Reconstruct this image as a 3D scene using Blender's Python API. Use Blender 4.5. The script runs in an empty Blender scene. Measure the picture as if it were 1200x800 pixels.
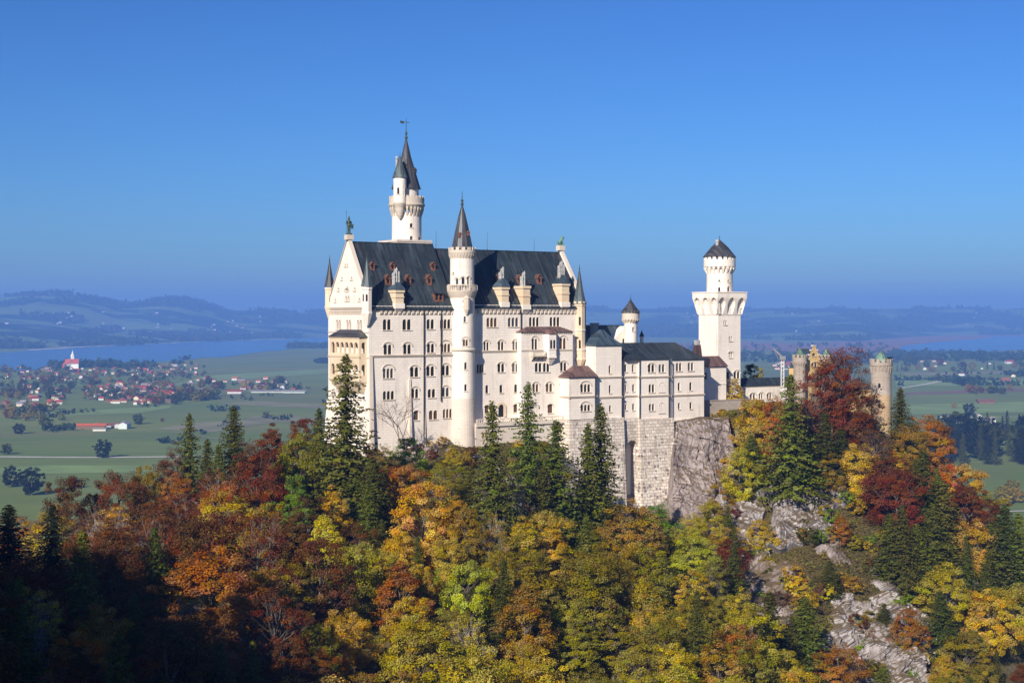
import bpy, math, random
import numpy as np
from mathutils import Vector, Matrix, noise
from mathutils.geometry import delaunay_2d_cdt
sc = bpy.context.scene
col = sc.collection
R = math.radians
random.seed(7)
rng = np.random.default_rng(7)
# ---------------------------------------------------------------- camera, sky, sun, exposure
F = 1720.0          # focal length in pixels of a 1200 x 800 picture
HY = 372.0          # the horizon's row in it
camd = bpy.data.cameras.new('camera')
camd.sensor_width = 36.0
camd.lens = 36.0 * F / 1200.0
camd.shift_y = -(400.0 - HY) / 1200.0
camd.clip_start = 1.0
camd.clip_end = 60000.0
cam = bpy.data.objects.new('camera', camd)
col.objects.link(cam)
cam.rotation_euler = (R(90), 0, 0)
sc.camera = cam
SUN_EL, SUN_AZ = R(28.0), R(24.0)      # azimuth: to the left of straight behind the camera
SUNV = Vector((-math.sin(SUN_AZ) * math.cos(SUN_EL), -math.cos(SUN_AZ) * math.cos(SUN_EL), math.sin(SUN_EL)))
world = bpy.data.worlds.new('World')
sc.world = world
world.use_nodes = True
wt = world.node_tree
sky = wt.nodes.new('ShaderNodeTexSky')
sky.sky_type = 'NISHITA'
sky.sun_disc = False
sky.sun_elevation = SUN_EL
sky.sun_rotation = math.atan2(SUNV.x, SUNV.y)
sky.altitude = 0
sky.air_density = 1.0
sky.dust_density = 0.6
sky.ozone_density = 10.0
bg = wt.nodes['Background']
bg.inputs['Strength'].default_value = 0.125
deep = wt.nodes.new('ShaderNodeVectorMath'); deep.operation = 'SCALE'; deep.inputs['Scale'].default_value = 0.405
gam = wt.nodes.new('ShaderNodeGamma'); gam.inputs['Gamma'].default_value = 1.42      # the deep blue of slide film
wt.links.new(sky.outputs[0], deep.inputs[0]); wt.links.new(deep.outputs[0], gam.inputs['Color'])
wt.links.new(gam.outputs[0], bg.inputs['Color'])
sund = bpy.data.lights.new('sun', 'SUN')
sund.energy = 5.0
sund.angle = R(0.5)
sund.color = (1.0, 0.91, 0.79)
sun = bpy.data.objects.new('sun', sund)
col.objects.link(sun)
sun.rotation_euler = SUNV.to_track_quat('Z', 'Y').to_euler()
sc.view_settings.view_transform = 'Standard'
sc.view_settings.look = 'None'
sc.view_settings.gamma = 1.0
sc.view_settings.use_curve_mapping = False
sc.view_settings.exposure = 0.5
sc.cycles.max_bounces = 6
sc.cycles.diffuse_bounces = 3
sc.cycles.volume_bounces = 1
sc.cycles.transparent_max_bounces = 4
sc.cycles.use_denoising = True

# ---------------------------------------------------------------- helpers
def tag(o, label=None, cat=None, group=None, kind=None):
    if label: o['label'] = label
    if cat: o['category'] = cat
    if group: o['group'] = group
    if kind: o['kind'] = kind
    return o

def ray(px, py, Y):
    return Vector(((px - 600) / F * Y, Y, (HY - py) / F * Y))

def proj(x, y, z):
    return 600 + F * x / y, HY - F * z / y

PLAIN = -190.0
def plain(px, py, dz=0.0):
    Y = F * (-PLAIN) / (py - HY)
    return Vector(((px - 600) / F * Y, Y, PLAIN + dz))

TH = R(33.0); cT, sT = math.cos(TH), math.sin(TH)
OX, OY = -39.07, 400.0
def u_at(px, v=0.0):
    k = (px - 600) / F
    return (k * (OY + v * cT) - OX + v * sT) / (cT - k * sT)
def v_at(px, u=0.0):
    k = (px - 600) / F
    return (OX + u * cT - k * (OY + u * sT)) / (sT + k * cT)
def dep(u, v): return OY + u * sT + v * cT
def z_at(py, u, v): return (HY - py) / F * dep(u, v)
def uv_at(px, Y):
    dx, dy = (px - 600) / F * Y - OX, Y - OY
    return dx * cT + dy * sT, -dx * sT + dy * cT
def c2w(u, v, z): return Vector((OX + u * cT - v * sT, OY + u * sT + v * cT, z))
def w2c(x, y):
    dx, dy = x - OX, y - OY
    return dx * cT + dy * sT, -dx * sT + dy * cT

BASE = {}
def empty(name, label, cat, loc, rz=0.0, group=None):
    o = bpy.data.objects.new(name, None)
    col.objects.link(o)
    o.empty_display_size = 1.0
    o.location = loc
    o.rotation_euler = (0, 0, rz)
    tag(o, label, cat, group)
    return o

def cthing(name, label, cat, u, v, z, group=None):
    """a thing of the castle, its parts given in the castle's own axes"""
    o = empty(name, label, cat, c2w(u, v, z), TH, group)
    BASE[o.name] = Vector((u, v, z))
    return o

class MB:
    def __init__(s): s.v, s.f, s.m = [], [], []
    def add(s, pts, faces, mi=0):
        o = len(s.v)
        s.v.extend([tuple(p) for p in pts])
        for f in faces:
            s.f.append(tuple(i + o for i in f)); s.m.append(mi)
    def poly(s, pts, mi=0): s.add(pts, [tuple(range(len(pts)))], mi)
    def box(s, a0, a1, b0, b1, c0, c1, mi=0):
        s.add([(a0, b0, c0), (a1, b0, c0), (a1, b1, c0), (a0, b1, c0), (a0, b0, c1), (a1, b0, c1), (a1, b1, c1), (a0, b1, c1)],
              [(0, 3, 2, 1), (4, 5, 6, 7), (0, 1, 5, 4), (1, 2, 6, 5), (2, 3, 7, 6), (3, 0, 4, 7)], mi)
    def prism(s, low, zl, top, zt, mi=0, cap=True, capmi=None):
        n = len(low)
        P = [(p[0], p[1], zl) for p in low] + [(p[0], p[1], zt) for p in top]
        s.add(P, [(i, (i + 1) % n, n + (i + 1) % n, n + i) for i in range(n)], mi)
        if cap:
            s.add(P, [tuple(range(n))[::-1], tuple(range(n, 2 * n))], mi if capmi is None else capmi)
    def lathe(s, cx, cy, prof, n=16, mi=0, a0=0.0, cap=True):
        P = []
        for r, z in prof:
            for k in range(n):
                a = a0 + 2 * math.pi * k / n
                P.append((cx + r * math.cos(a), cy + r * math.sin(a), z))
        fs = []
        for j in range(len(prof) - 1):
            for k in range(n):
                k2 = (k + 1) % n
                fs.append((j * n + k, j * n + k2, (j + 1) * n + k2, (j + 1) * n + k))
        if cap:
            fs.append(tuple(range(n))[::-1]); fs.append(tuple(range((len(prof) - 1) * n, len(prof) * n)))
        s.add(P, fs, mi)
    def tube(s, p, q, r0, r1, n=6, mi=0):
        p, q = Vector(p), Vector(q)
        d = q - p
        if d.length < 1e-6: return
        d.normalize()
        a = d.orthogonal().normalized(); b = d.cross(a)
        P = []
        for c, r in ((p, r0), (q, r1)):
            for k in range(n):
                t = 2 * math.pi * k / n
                P.append(c + a * (r * math.cos(t)) + b * (r * math.sin(t)))
        s.add(P, [(k, (k + 1) % n, n + (k + 1) % n, n + k) for k in range(n)] + [tuple(range(n))[::-1], tuple(range(n, 2 * n))], mi)
    def build(s, name, mats, parent=None, smooth=False, off=None):
        me = bpy.data.meshes.new(name)
        if off is None:
            r = parent
            while r is not None and r.name not in BASE: r = r.parent
            off = BASE[r.name] if r is not None else Vector((0, 0, 0))
        me.from_pydata([(x - off[0], y - off[1], z - off[2]) for x, y, z in s.v], [], s.f)
        if not isinstance(mats, (list, tuple)): mats = [mats]
        for m in mats: me.materials.append(m)
        if len(mats) > 1: me.polygons.foreach_set('material_index', s.m)
        if smooth: me.polygons.foreach_set('use_smooth', [True] * len(me.polygons))
        me.update()
        o = bpy.data.objects.new(name, me)
        col.objects.link(o)
        if parent is not None: o.parent = parent
        return o

# ---------------------------------------------------------------- materials
def newmat(name):
    m = bpy.data.materials.new(name)
    m.use_nodes = True
    nt = m.node_tree
    return m, nt, nt.nodes['Principled BSDF']
def N(nt, t, **kw):
    n = nt.nodes.new(t)
    for k, v in kw.items():
        if k.startswith('i_'):
            key = k[2:]
            key = int(key) if key.isdigit() else key.replace('_', ' ')
            n.inputs[key].default_value = v
        else: setattr(n, k, v)
    return n
def ramp(nt, fac, stops):
    r = nt.nodes.new('ShaderNodeValToRGB')
    el = r.color_ramp.elements
    while len(el) < len(stops): el.new(0.5)
    for e, (p, c) in zip(el, stops):
        e.position = p; e.color = (*c, 1) if len(c) == 3 else c
    nt.links.new(fac, r.inputs[0])
    return r.outputs[0]
def mixc(nt, fac, a, b, mode='MIX'):
    n = nt.nodes.new('ShaderNodeMix'); n.data_type = 'RGBA'; n.blend_type = mode
    for sock, val in ((n.inputs[0], fac), (n.inputs[6], a), (n.inputs[7], b)):
        if hasattr(val, 'is_linked'): nt.links.new(val, sock)
        elif isinstance(val, (int, float)): sock.default_value = val
        else: sock.default_value = (*val, 1)
    return n.outputs[2]
def wallcoord(nt):
    """(u + v, z, 0): one course pattern round every upright wall"""
    tc = N(nt, 'ShaderNodeTexCoord')
    sp = N(nt, 'ShaderNodeSeparateXYZ'); nt.links.new(tc.outputs['Object'], sp.inputs[0])
    ad = N(nt, 'ShaderNodeMath', operation='ADD'); nt.links.new(sp.outputs[0], ad.inputs[0]); nt.links.new(sp.outputs[1], ad.inputs[1])
    cb = N(nt, 'ShaderNodeCombineXYZ'); nt.links.new(ad.outputs[0], cb.inputs[0]); nt.links.new(sp.outputs[2], cb.inputs[1])
    return tc.outputs['Object'], cb.outputs[0]
def noisetex(nt, vec, scale, detail=4, rough=.55, stretch=None):
    if stretch:
        mp = N(nt, 'ShaderNodeMapping'); mp.inputs['Scale'].default_value = stretch
        nt.links.new(vec, mp.inputs[0]); vec = mp.outputs[0]
    n = N(nt, 'ShaderNodeTexNoise', i_Scale=scale, i_Detail=detail, i_Roughness=rough)
    nt.links.new(vec, n.inputs['Vector'])
    return n.outputs['Fac']
def bump(nt, b, h, strength, dist):
    n = N(nt, 'ShaderNodeBump', i_Strength=strength, i_Distance=dist)
    nt.links.new(h, n.inputs['Height']); nt.links.new(n.outputs[0], b.inputs['Normal'])

def stone(name, c1, c2, mortar, bw=1.1, bh=.5, contrast=.35, stain=(.45, .40, .34), stain_amt=.35, msize=.03, bstr=.4, bdist=.04):
    m, nt, b = newmat(name)
    ob, wc = wallcoord(nt)
    big = noisetex(nt, ob, .09, 4)
    base = mixc(nt, ramp(nt, big, [(.3, (0, 0, 0)), (.7, (1, 1, 1))]), c1, c2)
    br = N(nt, 'ShaderNodeTexBrick', i_Scale=1.0, i_Mortar_Size=msize, i_Mortar_Smooth=.2, i_Brick_Width=bw, i_Row_Height=bh, i_Bias=0.0)
    br.inputs['Color1'].default_value = (1, 1, 1, 1); br.inputs['Color2'].default_value = (1 - contrast * .55, 1 - contrast * .6, 1 - contrast * .65, 1)
    br.inputs['Mortar'].default_value = (*mortar, 1)
    nt.links.new(wc, br.inputs['Vector'])
    c = mixc(nt, contrast if contrast < 1 else 1.0, base, br.outputs['Color'], 'MULTIPLY')
    st = noisetex(nt, ob, .75, 6, .65, (1, 1, .09))
    st2 = noisetex(nt, ob, .16, 3)
    mu = N(nt, 'ShaderNodeMath', operation='MULTIPLY'); nt.links.new(ramp(nt, st, [(.5, (0, 0, 0)), (.72, (1, 1, 1))]), mu.inputs[0]); nt.links.new(ramp(nt, st2, [(.38, (0, 0, 0)), (.65, (1, 1, 1))]), mu.inputs[1])
    mu2 = N(nt, 'ShaderNodeMath', operation='MULTIPLY', i_1=stain_amt); nt.links.new(mu.outputs[0], mu2.inputs[0])
    c = mixc(nt, mu2.outputs[0], c, stain)
    nt.links.new(c, b.inputs['Base Color'])
    b.inputs['Roughness'].default_value = .85
    b.inputs['Specular IOR Level'].default_value = .25
    bump(nt, b, br.outputs['Fac'], -bstr, bdist)
    return m

def plainmat(name, c, rough=.7, metal=0.0, var=.18, scale=1.2, spec=.3):
    m, nt, b = newmat(name)
    tc = N(nt, 'ShaderNodeTexCoord')
    f = noisetex(nt, tc.outputs['Object'], scale, 5)
    lo = tuple(x * (1 - var) for x in c); hi = tuple(min(1, x * (1 + var)) for x in c)
    nt.links.new(mixc(nt, ramp(nt, f, [(.3, (0, 0, 0)), (.7, (1, 1, 1))]), lo, hi), b.inputs['Base Color'])
    b.inputs['Roughness'].default_value = rough; b.inputs['Metallic'].default_value = metal
    b.inputs['Specular IOR Level'].default_value = spec
    return m

M = {}
M['lime'] = stone('pale_limestone', (.86, .78, .68), (.78, .695, .60), (.45, .40, .34), bw=1.5, bh=.75, contrast=.31, stain=(.40, .33, .28), stain_amt=.75, msize=.05)
M['lime_low'] = stone('weathered_limestone', (.74, .65, .55), (.62, .53, .44), (.45, .40, .34), contrast=.40, stain=(.36, .31, .27), stain_amt=.7)
M['sand'] = stone('honey_sandstone', (.74, .61, .44), (.66, .51, .34), (.45, .36, .26), bw=.9, bh=.45, contrast=.35, stain_amt=.3)
M['trim'] = stone('carved_limestone', (.64, .56, .455), (.52, .44, .355), (.4, .36, .3), bw=2.0, bh=1.0, contrast=.12, stain_amt=.4)
def rubble(name):
    m, nt, b = newmat(name)
    ob, wc = wallcoord(nt)
    # hewn courses, a little uneven
    dn = N(nt, 'ShaderNodeTexNoise', i_Scale=.7, i_Detail=3); nt.links.new(wc, dn.inputs['Vector'])
    ds = N(nt, 'ShaderNodeVectorMath', operation='MULTIPLY_ADD'); ds.inputs[1].default_value = (.55, .35, 0)
    nt.links.new(dn.outputs['Color'], ds.inputs[0]); nt.links.new(wc, ds.inputs[2])
    br = N(nt, 'ShaderNodeTexBrick', i_Scale=1.0, i_Mortar_Size=.07, i_Mortar_Smooth=.35, i_Brick_Width=1.7, i_Row_Height=.95)
    br.inputs['Color1'].default_value = (1, 1, 1, 1); br.inputs['Color2'].default_value = (.66, .62, .58, 1); br.inputs['Mortar'].default_value = (.24, .2, .17, 1)
    nt.links.new(ds.outputs[0], br.inputs['Vector'])
    big = noisetex(nt, ob, .12, 4)
    base = mixc(nt, ramp(nt, big, [(.3, (0, 0, 0)), (.7, (1, 1, 1))]), (.88, .80, .69), (.70, .62, .53))
    c = mixc(nt, .9, base, br.outputs['Color'], 'MULTIPLY')
    # bare dark fieldstones show between the pale mortar lower down
    vo = N(nt, 'ShaderNodeTexVoronoi', i_Scale=.85, i_Randomness=1.0); nt.links.new(ds.outputs[0], vo.inputs['Vector'])
    sp = N(nt, 'ShaderNodeSeparateColor'); nt.links.new(vo.outputs['Color'], sp.inputs[0])
    spz = N(nt, 'ShaderNodeSeparateXYZ'); nt.links.new(ob, spz.inputs[0])
    lowf = N(nt, 'ShaderNodeMapRange', i_1=6.0, i_2=-14.0, i_3=0.0, i_4=.52); nt.links.new(spz.outputs[2], lowf.inputs[0])
    gt_ = N(nt, 'ShaderNodeMath', operation='LESS_THAN'); nt.links.new(sp.outputs[0], gt_.inputs[0]); nt.links.new(lowf.outputs[0], gt_.inputs[1])
    dl = ramp(nt, vo.outputs['Distance'], [(.34, (1, 1, 1)), (.5, (0, 0, 0))])
    mu = N(nt, 'ShaderNodeMath', operation='MULTIPLY'); nt.links.new(gt_.outputs[0], mu.inputs[0]); nt.links.new(dl, mu.inputs[1])
    c = mixc(nt, mu.outputs[0], c, mixc(nt, sp.outputs[1], (.20, .165, .15), (.36, .31, .28)))
    st = noisetex(nt, ob, .5, 6, .65, (1, 1, .14))
    c = mixc(nt, ramp(nt, st, [(.52, (0, 0, 0)), (.7, (.75, .75, .75))]), c, (.25, .20, .18))
    nt.links.new(c, b.inputs['Base Color']); b.inputs['Roughness'].default_value = .9; b.inputs['Specular IOR Level'].default_value = .15
    bump(nt, b, br.outputs['Fac'], -.9, .25)
    return m
M['rustic'] = rubble('rusticated_masonry')
M['gate_yellow'] = stone('yellow_plaster', (.66, .45, .19), (.56, .36, .14), (.4, .28, .14), contrast=.2, stain_amt=.4)
M['gate_stone'] = stone('grey_gate_limestone', (.50, .43, .36), (.33, .275, .225), (.26, .23, .2), bw=1.0, bh=.5, contrast=.55, stain=(.25, .2, .16), stain_amt=.6)

def roofmat(name, c1, c2, rough=.5, spec=.45, rust=.5):
    m, nt, b = newmat(name)
    ob, wc = wallcoord(nt)
    sp = N(nt, 'ShaderNodeSeparateXYZ'); nt.links.new(ob, sp.inputs[0])
    cb = N(nt, 'ShaderNodeCombineXYZ'); nt.links.new(sp.outputs[2], cb.inputs[0]); nt.links.new(sp.outputs[0], cb.inputs[1])
    br = N(nt, 'ShaderNodeTexBrick', i_Scale=1.0, i_Mortar_Size=.03, i_Brick_Width=5.0, i_Row_Height=.62)      # long metal sheets down the slope
    br.inputs['Color1'].default_value = (1.4, 1.4, 1.4, 1); br.inputs['Color2'].default_value = (.5, .5, .5, 1); br.inputs['Mortar'].default_value = (.35, .35, .35, 1)
    nt.links.new(cb.outputs[0], br.inputs['Vector'])
    f = noisetex(nt, ob, .25, 5, .6)
    f2 = noisetex(nt, ob, .8, 4, .6, (1, .15, .15))
    f3 = noisetex(nt, ob, .16, 5, .6)
    c = mixc(nt, ramp(nt, f, [(.3, (0, 0, 0)), (.7, (1, 1, 1))]), c1, c2)
    c = mixc(nt, ramp(nt, f2, [(.52, (0, 0, 0)), (.75, (.55, .55, .55))]), c, tuple(min(1, x * 1.9 + .012) for x in c2))
    c = mixc(nt, ramp(nt, f3, [(.55, (0, 0, 0)), (.68, (rust, rust, rust))]), c, (.062, .044, .040))
    c = mixc(nt, .8, c, br.outputs['Color'], 'MULTIPLY')
    nt.links.new(c, b.inputs['Base Color'])
    b.inputs['Roughness'].default_value = rough; b.inputs['Specular IOR Level'].default_value = spec
    return m
M['roof'] = roofmat('dark_copper_roof', (.018, .026, .033), (.032, .044, .054))
M['roof_blue'] = roofmat('blue_grey_copper_roof', (.035, .055, .072), (.055, .08, .10))
M['spire'] = roofmat('dark_slate_spire', (.035, .036, .042), (.06, .06, .066))
M['spire_blue'] = roofmat('verdigris_grey_spire', (.06, .085, .095), (.085, .11, .115))
M['green_cu'] = roofmat('green_copper', (.085, .16, .125), (.13, .22, .165))
M['roof_brown'] = roofmat('brown_tin_roof', (.10, .055, .05), (.15, .085, .075))
M['oak'] = plainmat('red_brown_dormer_wood', (.17, .075, .045), .7, var=.3)
M['glass'] = plainmat('dark_window_glass', (.018, .017, .018), .18, spec=.5, var=.4)
M['glass_brown'] = plainmat('oak_window', (.10, .055, .032), .45, var=.5, scale=3)
M['glass_pale'] = plainmat('pale_curtained_window', (.42, .37, .32), .5, var=.3, scale=3)
M['metal'] = plainmat('dark_iron', (.035, .036, .04), .5, .6)
M['bronze'] = plainmat('verdigris_bronze', (.06, .085, .055), .6, .2, var=.45, scale=3)
M['verdigris'] = plainmat('pale_verdigris_bronze', (.14, .26, .19), .6, .1, var=.3, scale=3)
M['pot'] = plainmat('pale_chimney_pots', (.36, .35, .34), .7)
M['white'] = plainmat('white_paint', (.62, .62, .60), .5)
M['crane_grey'] = plainmat('weathered_steel', (.25, .25, .26), .5, .4)
# ---------------------------------------------------------------- the land
ROWS = np.array([100, 150, 200, 240, 280, 310, 350, 380, 400, 420, 440, 470, 500, 560, 650, 800, 1000], float)
COLS = {
 -700: [10, -5, -15, -30, -45, -60, -80, -95, -104, -114, -125, -140, -155, -180, -194, -198, -200],
 -400: [-10, -20, -35, -45, -55, -62, -75, -90, -100, -112, -125, -140, -155, -180, -194, -198, -200],
 -100: [-42, -46, -53, -57, -60, -62, -68, -80, -90, -105, -120, -140, -155, -180, -194, -198, -200],
 0: [-46, -50, -55, -58, -60, -61, -63, -75, -88, -100, -115, -135, -155, -180, -194, -198, -200],
 100: [-55, -57, -58, -59, -60, -61, -61, -64, -74, -88, -105, -130, -150, -178, -194, -198, -200],
 200: [-70, -66, -62, -60.5, -59, -58.5, -57, -56, -58, -68, -85, -112, -138, -172, -192, -198, -200],
 300: [-86, -77, -70, -65, -60, -57, -50, -47, -47, -52, -66, -95, -125, -168, -190, -198, -200],
 385: [-100, -91, -80, -70, -63, -57, -48, -41.5, -38, -37, -40, -62, -95, -150, -185, -198, -200],
 430: [-106, -98, -86, -77, -69, -61, -50, -41.5, -36, -34, -34, -45, -80, -145, -180, -198, -200],
 540: [-112, -104, -92, -81, -70.5, -62, -51, -44, -38.5, -35, -32, -32, -55, -130, -175, -198, -200],
 640: [-114, -106, -95, -84, -73, -67, -60, -55, -50, -38, -32, -30, -42, -120, -170, -198, -200],
 700: [-115, -107, -96, -86, -77, -72, -66, -62, -59, -55, -46, -32, -38, -115, -168, -198, -200],
 740: [-116, -108, -97, -87, -78, -74, -70, -66, -64, -62, -60, -34, -35, -110, -165, -198, -200],
 820: [-118, -109, -99, -89, -81, -77, -73, -70, -67, -64.5, -62, -31, -30, -80, -160, -198, -200],
 858: [-119, -111, -101, -93, -87, -82, -78, -74, -70, -66, -62, -33, -28, -68, -156, -196, -200],
 890: [-119, -111, -103, -95, -91, -87, -83, -78, -72, -64, -53, -31, -28, -65, -155, -196, -200],
 950: [-120, -118, -114, -110, -106, -100, -87, -75, -67, -60, -51, -31, -29, -60, -150, -194, -200],
 1040: [-122, -120, -118, -116, -112, -105, -94, -84, -76, -68, -58, -41, -38, -75, -160, -196, -200],
 1120: [-125, -124, -122, -120, -116, -110, -101, -93, -86, -78, -71, -60, -58, -95, -170, -198, -200],
 1200: [-128, -128, -127, -126, -122, -117, -108, -101, -95, -90, -84, -79, -78, -115, -180, -198, -200],
 1350: [-135, -135, -135, -135, -133, -130, -125, -122, -120, -117, -115, -114, -117, -150, -190, -198, -200],
 1700: [-160, -160, -160, -162, -164, -166, -170, -174, -178, -180, -183, -186, -190, -196, -198, -200, -200]}
CK = np.array(sorted(COLS), float)
CT = np.array([COLS[int(k)] for k in CK], float)
def _interp(px, Y):
    px = np.clip(px, CK[0], CK[-1]); Y = np.clip(Y, ROWS[0], ROWS[-1])
    i = np.clip(np.searchsorted(CK, px) - 1, 0, len(CK) - 2)
    j = np.clip(np.searchsorted(ROWS, Y) - 1, 0, len(ROWS) - 2)
    a = (px - CK[i]) / (CK[i + 1] - CK[i]); b = (Y - ROWS[j]) / (ROWS[j + 1] - ROWS[j])
    return (CT[i, j] * (1 - a) + CT[i + 1, j] * a) * (1 - b) + (CT[i, j + 1] * (1 - a) + CT[i + 1, j + 1] * a) * b
def vnoise(x, y, s, seed=0):
    """smooth value noise, vectorised"""
    x = np.asarray(x) / s + seed * 17.3; y = np.asarray(y) / s + seed * 5.7
    xi, yi = np.floor(x).astype(np.int64), np.floor(y).astype(np.int64)
    fx, fy = x - xi, y - yi
    fx = fx * fx * (3 - 2 * fx); fy = fy * fy * (3 - 2 * fy)
    def h(a, b):
        n = (a * 374761393 + b * 668265263 + seed * 974711) & 0xffffffff
        n = ((n ^ (n >> 13)) * 1274126177) & 0xffffffff
        return ((n ^ (n >> 16)) & 0xffff) / 65535.0
    return (h(xi, yi) * (1 - fx) + h(xi + 1, yi) * fx) * (1 - fy) + (h(xi, yi + 1) * (1 - fx) + h(xi + 1, yi + 1) * fx) * fy
# the mountain shoulder left of and behind the viewpoint, whose shade lies on the near slope
SHOULDER = [(-520, 190, 80), (-420, 140, 92), (-300, 92, 101), (-240, 62, 104), (-196, 33, 102), (-165, 14, 93), (-135, -6, 69), (-112, -28, 33), (-88, -50, 2), (-60, -75, -45)]
def height(X, Y, rough=True):
    X = np.asarray(X, float); Y = np.asarray(Y, float)
    px = 600 + F * X / np.maximum(Y, 150.0)
    h = _interp(px, Y)
    if rough:
        h = h + (vnoise(X, Y, 26, 1) - .5) * 5 + (vnoise(X, Y, 11, 2) - .5) * 2.4
    h = np.where(Y < 100, h - np.clip(100 - Y, 0, 400) * -.02, h)
    best = np.full(np.shape(h), -999.0)
    for (x0, y0, z0), (x1, y1, z1) in zip(SHOULDER, SHOULDER[1:]):
        dx, dy = x1 - x0, y1 - y0
        t = np.clip(((X - x0) * dx + (Y - y0) * dy) / (dx * dx + dy * dy), 0, 1)
        ex, ey = X - (x0 + t * dx), Y - (y0 + t * dy)
        d = np.hypot(ex, ey)
        side = ex * .40 + ey * .92          # towards the scene it falls away steeply, behind it is gentle
        slope = np.where(side > 0, 1.45, .5)
        best = np.maximum(best, z0 + t * (z1 - z0) - d * slope + (vnoise(X, Y, 14, 5) - .5) * 8 + (vnoise(X, Y, 6.5, 9) ** 2) * 13 - 3)
    return np.maximum(h, best)
def hgt(x, y): return float(height(np.array([x]), np.array([y]))[0])

def gridmesh(name, xs, ys, Z, mat, smooth=True):
    nx, ny = len(xs), len(ys)
    XX, YY = np.meshgrid(xs, ys)
    V = np.stack([XX.ravel(), YY.ravel(), Z.ravel()], 1).astype(np.float32)
    i = np.arange(nx - 1); j = np.arange(ny - 1)
    a = (j[:, None] * nx + i[None, :]).ravel()
    Fc = np.stack([a, a + 1, a + nx + 1, a + nx], 1).astype(np.int32)
    me = bpy.data.meshes.new(name)
    me.vertices.add(len(V)); me.vertices.foreach_set('co', V.ravel())
    me.loops.add(Fc.size); me.loops.foreach_set('vertex_index', Fc.ravel())
    me.polygons.add(len(Fc)); me.polygons.foreach_set('loop_start', np.arange(0, Fc.size, 4, dtype=np.int32))
    me.polygons.foreach_set('loop_total', np.full(len(Fc), 4, np.int32))
    me.polygons.foreach_set('use_smooth', np.full(len(Fc), smooth))
    me.materials.append(mat)
    me.update(calc_edges=True)
    o = bpy.data.objects.new(name, me); col.objects.link(o)
    return o

# hillside: brown autumn turf, bare grey rock where it is steep
m, nt, b = newmat('autumn_turf_and_rock')
tc = N(nt, 'ShaderNodeTexCoord'); ob = tc.outputs['Object']
g1 = noisetex(nt, ob, .12, 6, .65)
g2 = noisetex(nt, ob, .9, 5, .7)
turf = ramp(nt, g1, [(.25, (.055, .06, .018)), (.45, (.10, .07, .028)), (.6, (.075, .045, .022)), (.78, (.12, .095, .03))])
turf = mixc(nt, .55, turf, ramp(nt, g2, [(.3, (.03, .028, .012)), (.55, (.12, .105, .035)), (.75, (.22, .165, .07))]))
r1 = noisetex(nt, ob, .35, 8, .7)
rock = ramp(nt, r1, [(.28, (.09, .08, .075)), (.48, (.26, .235, .225)), (.7, (.46, .43, .41))])
geo = N(nt, 'ShaderNodeNewGeometry')
sp = N(nt, 'ShaderNodeSeparateXYZ'); nt.links.new(geo.outputs['Normal'], sp.inputs[0])
ad = N(nt, 'ShaderNodeMath', operation='MULTIPLY_ADD', i_1=.45); nt.links.new(r1, ad.inputs[0]); nt.links.new(sp.outputs[2], ad.inputs[2])
msk = ramp(nt, ad.outputs[0], [(.86, (1, 1, 1)), (1.0, (0, 0, 0))])
nt.links.new(mixc(nt, msk, turf, rock), b.inputs['Base Color'])
b.inputs['Roughness'].default_value = .95; b.inputs['Specular IOR Level'].default_value = .1
bump(nt, b, r1, .8, .8)
M['hill'] = m
xs = np.arange(-560, 520.1, 3.2); ys = np.arange(-420, 900.1, 3.2)
XX, YY = np.meshgrid(xs, ys)
tag(gridmesh('castle_hill', xs, ys, height(XX, YY), M['hill']), kind='structure')

# bare limestone: faces of the rock crag
def rockmat(name, stops, stain):
    m, nt, b = newmat(name)
    tc = N(nt, 'ShaderNodeTexCoord'); ob = tc.outputs['Object']
    r1 = noisetex(nt, ob, .5, 9, .72)
    r2 = noisetex(nt, ob, .35, 6, .65, (1, 1, .22))
    c = ramp(nt, r1, stops)
    c = mixc(nt, ramp(nt, r2, [(.44, (0, 0, 0)), (.66, (.8, .8, .8))]), c, stain)
    geo = N(nt, 'ShaderNodeNewGeometry')
    sp = N(nt, 'ShaderNodeSeparateXYZ'); nt.links.new(geo.outputs['Normal'], sp.inputs[0])
    g = noisetex(nt, ob, .8, 4)
    ad = N(nt, 'ShaderNodeMath', operation='MULTIPLY_ADD', i_1=.5); nt.links.new(g, ad.inputs[0]); nt.links.new(sp.outputs[2], ad.inputs[2])
    c = mixc(nt, ramp(nt, ad.outputs[0], [(.86, (0, 0, 0)), (1.06, (.9, .9, .9))]), c, (.12, .085, .04))
    nt.links.new(c, b.inputs['Base Color'])
    b.inputs['Roughness'].default_value = .95; b.inputs['Specular IOR Level'].default_value = .1
    bump(nt, b, r1, 1.0, .6)
    return m
M['rock'] = rockmat('grey_crag_limestone', [(.3, (.13, .108, .10)), (.5, (.30, .25, .235)), (.7, (.47, .41, .385))], (.145, .115, .105))
M['rock_pale'] = rockmat('pale_crag_limestone', [(.28, (.09, .078, .074)), (.45, (.29, .262, .255)), (.68, (.52, .48, .46))], (.15, .12, .095))

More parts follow.
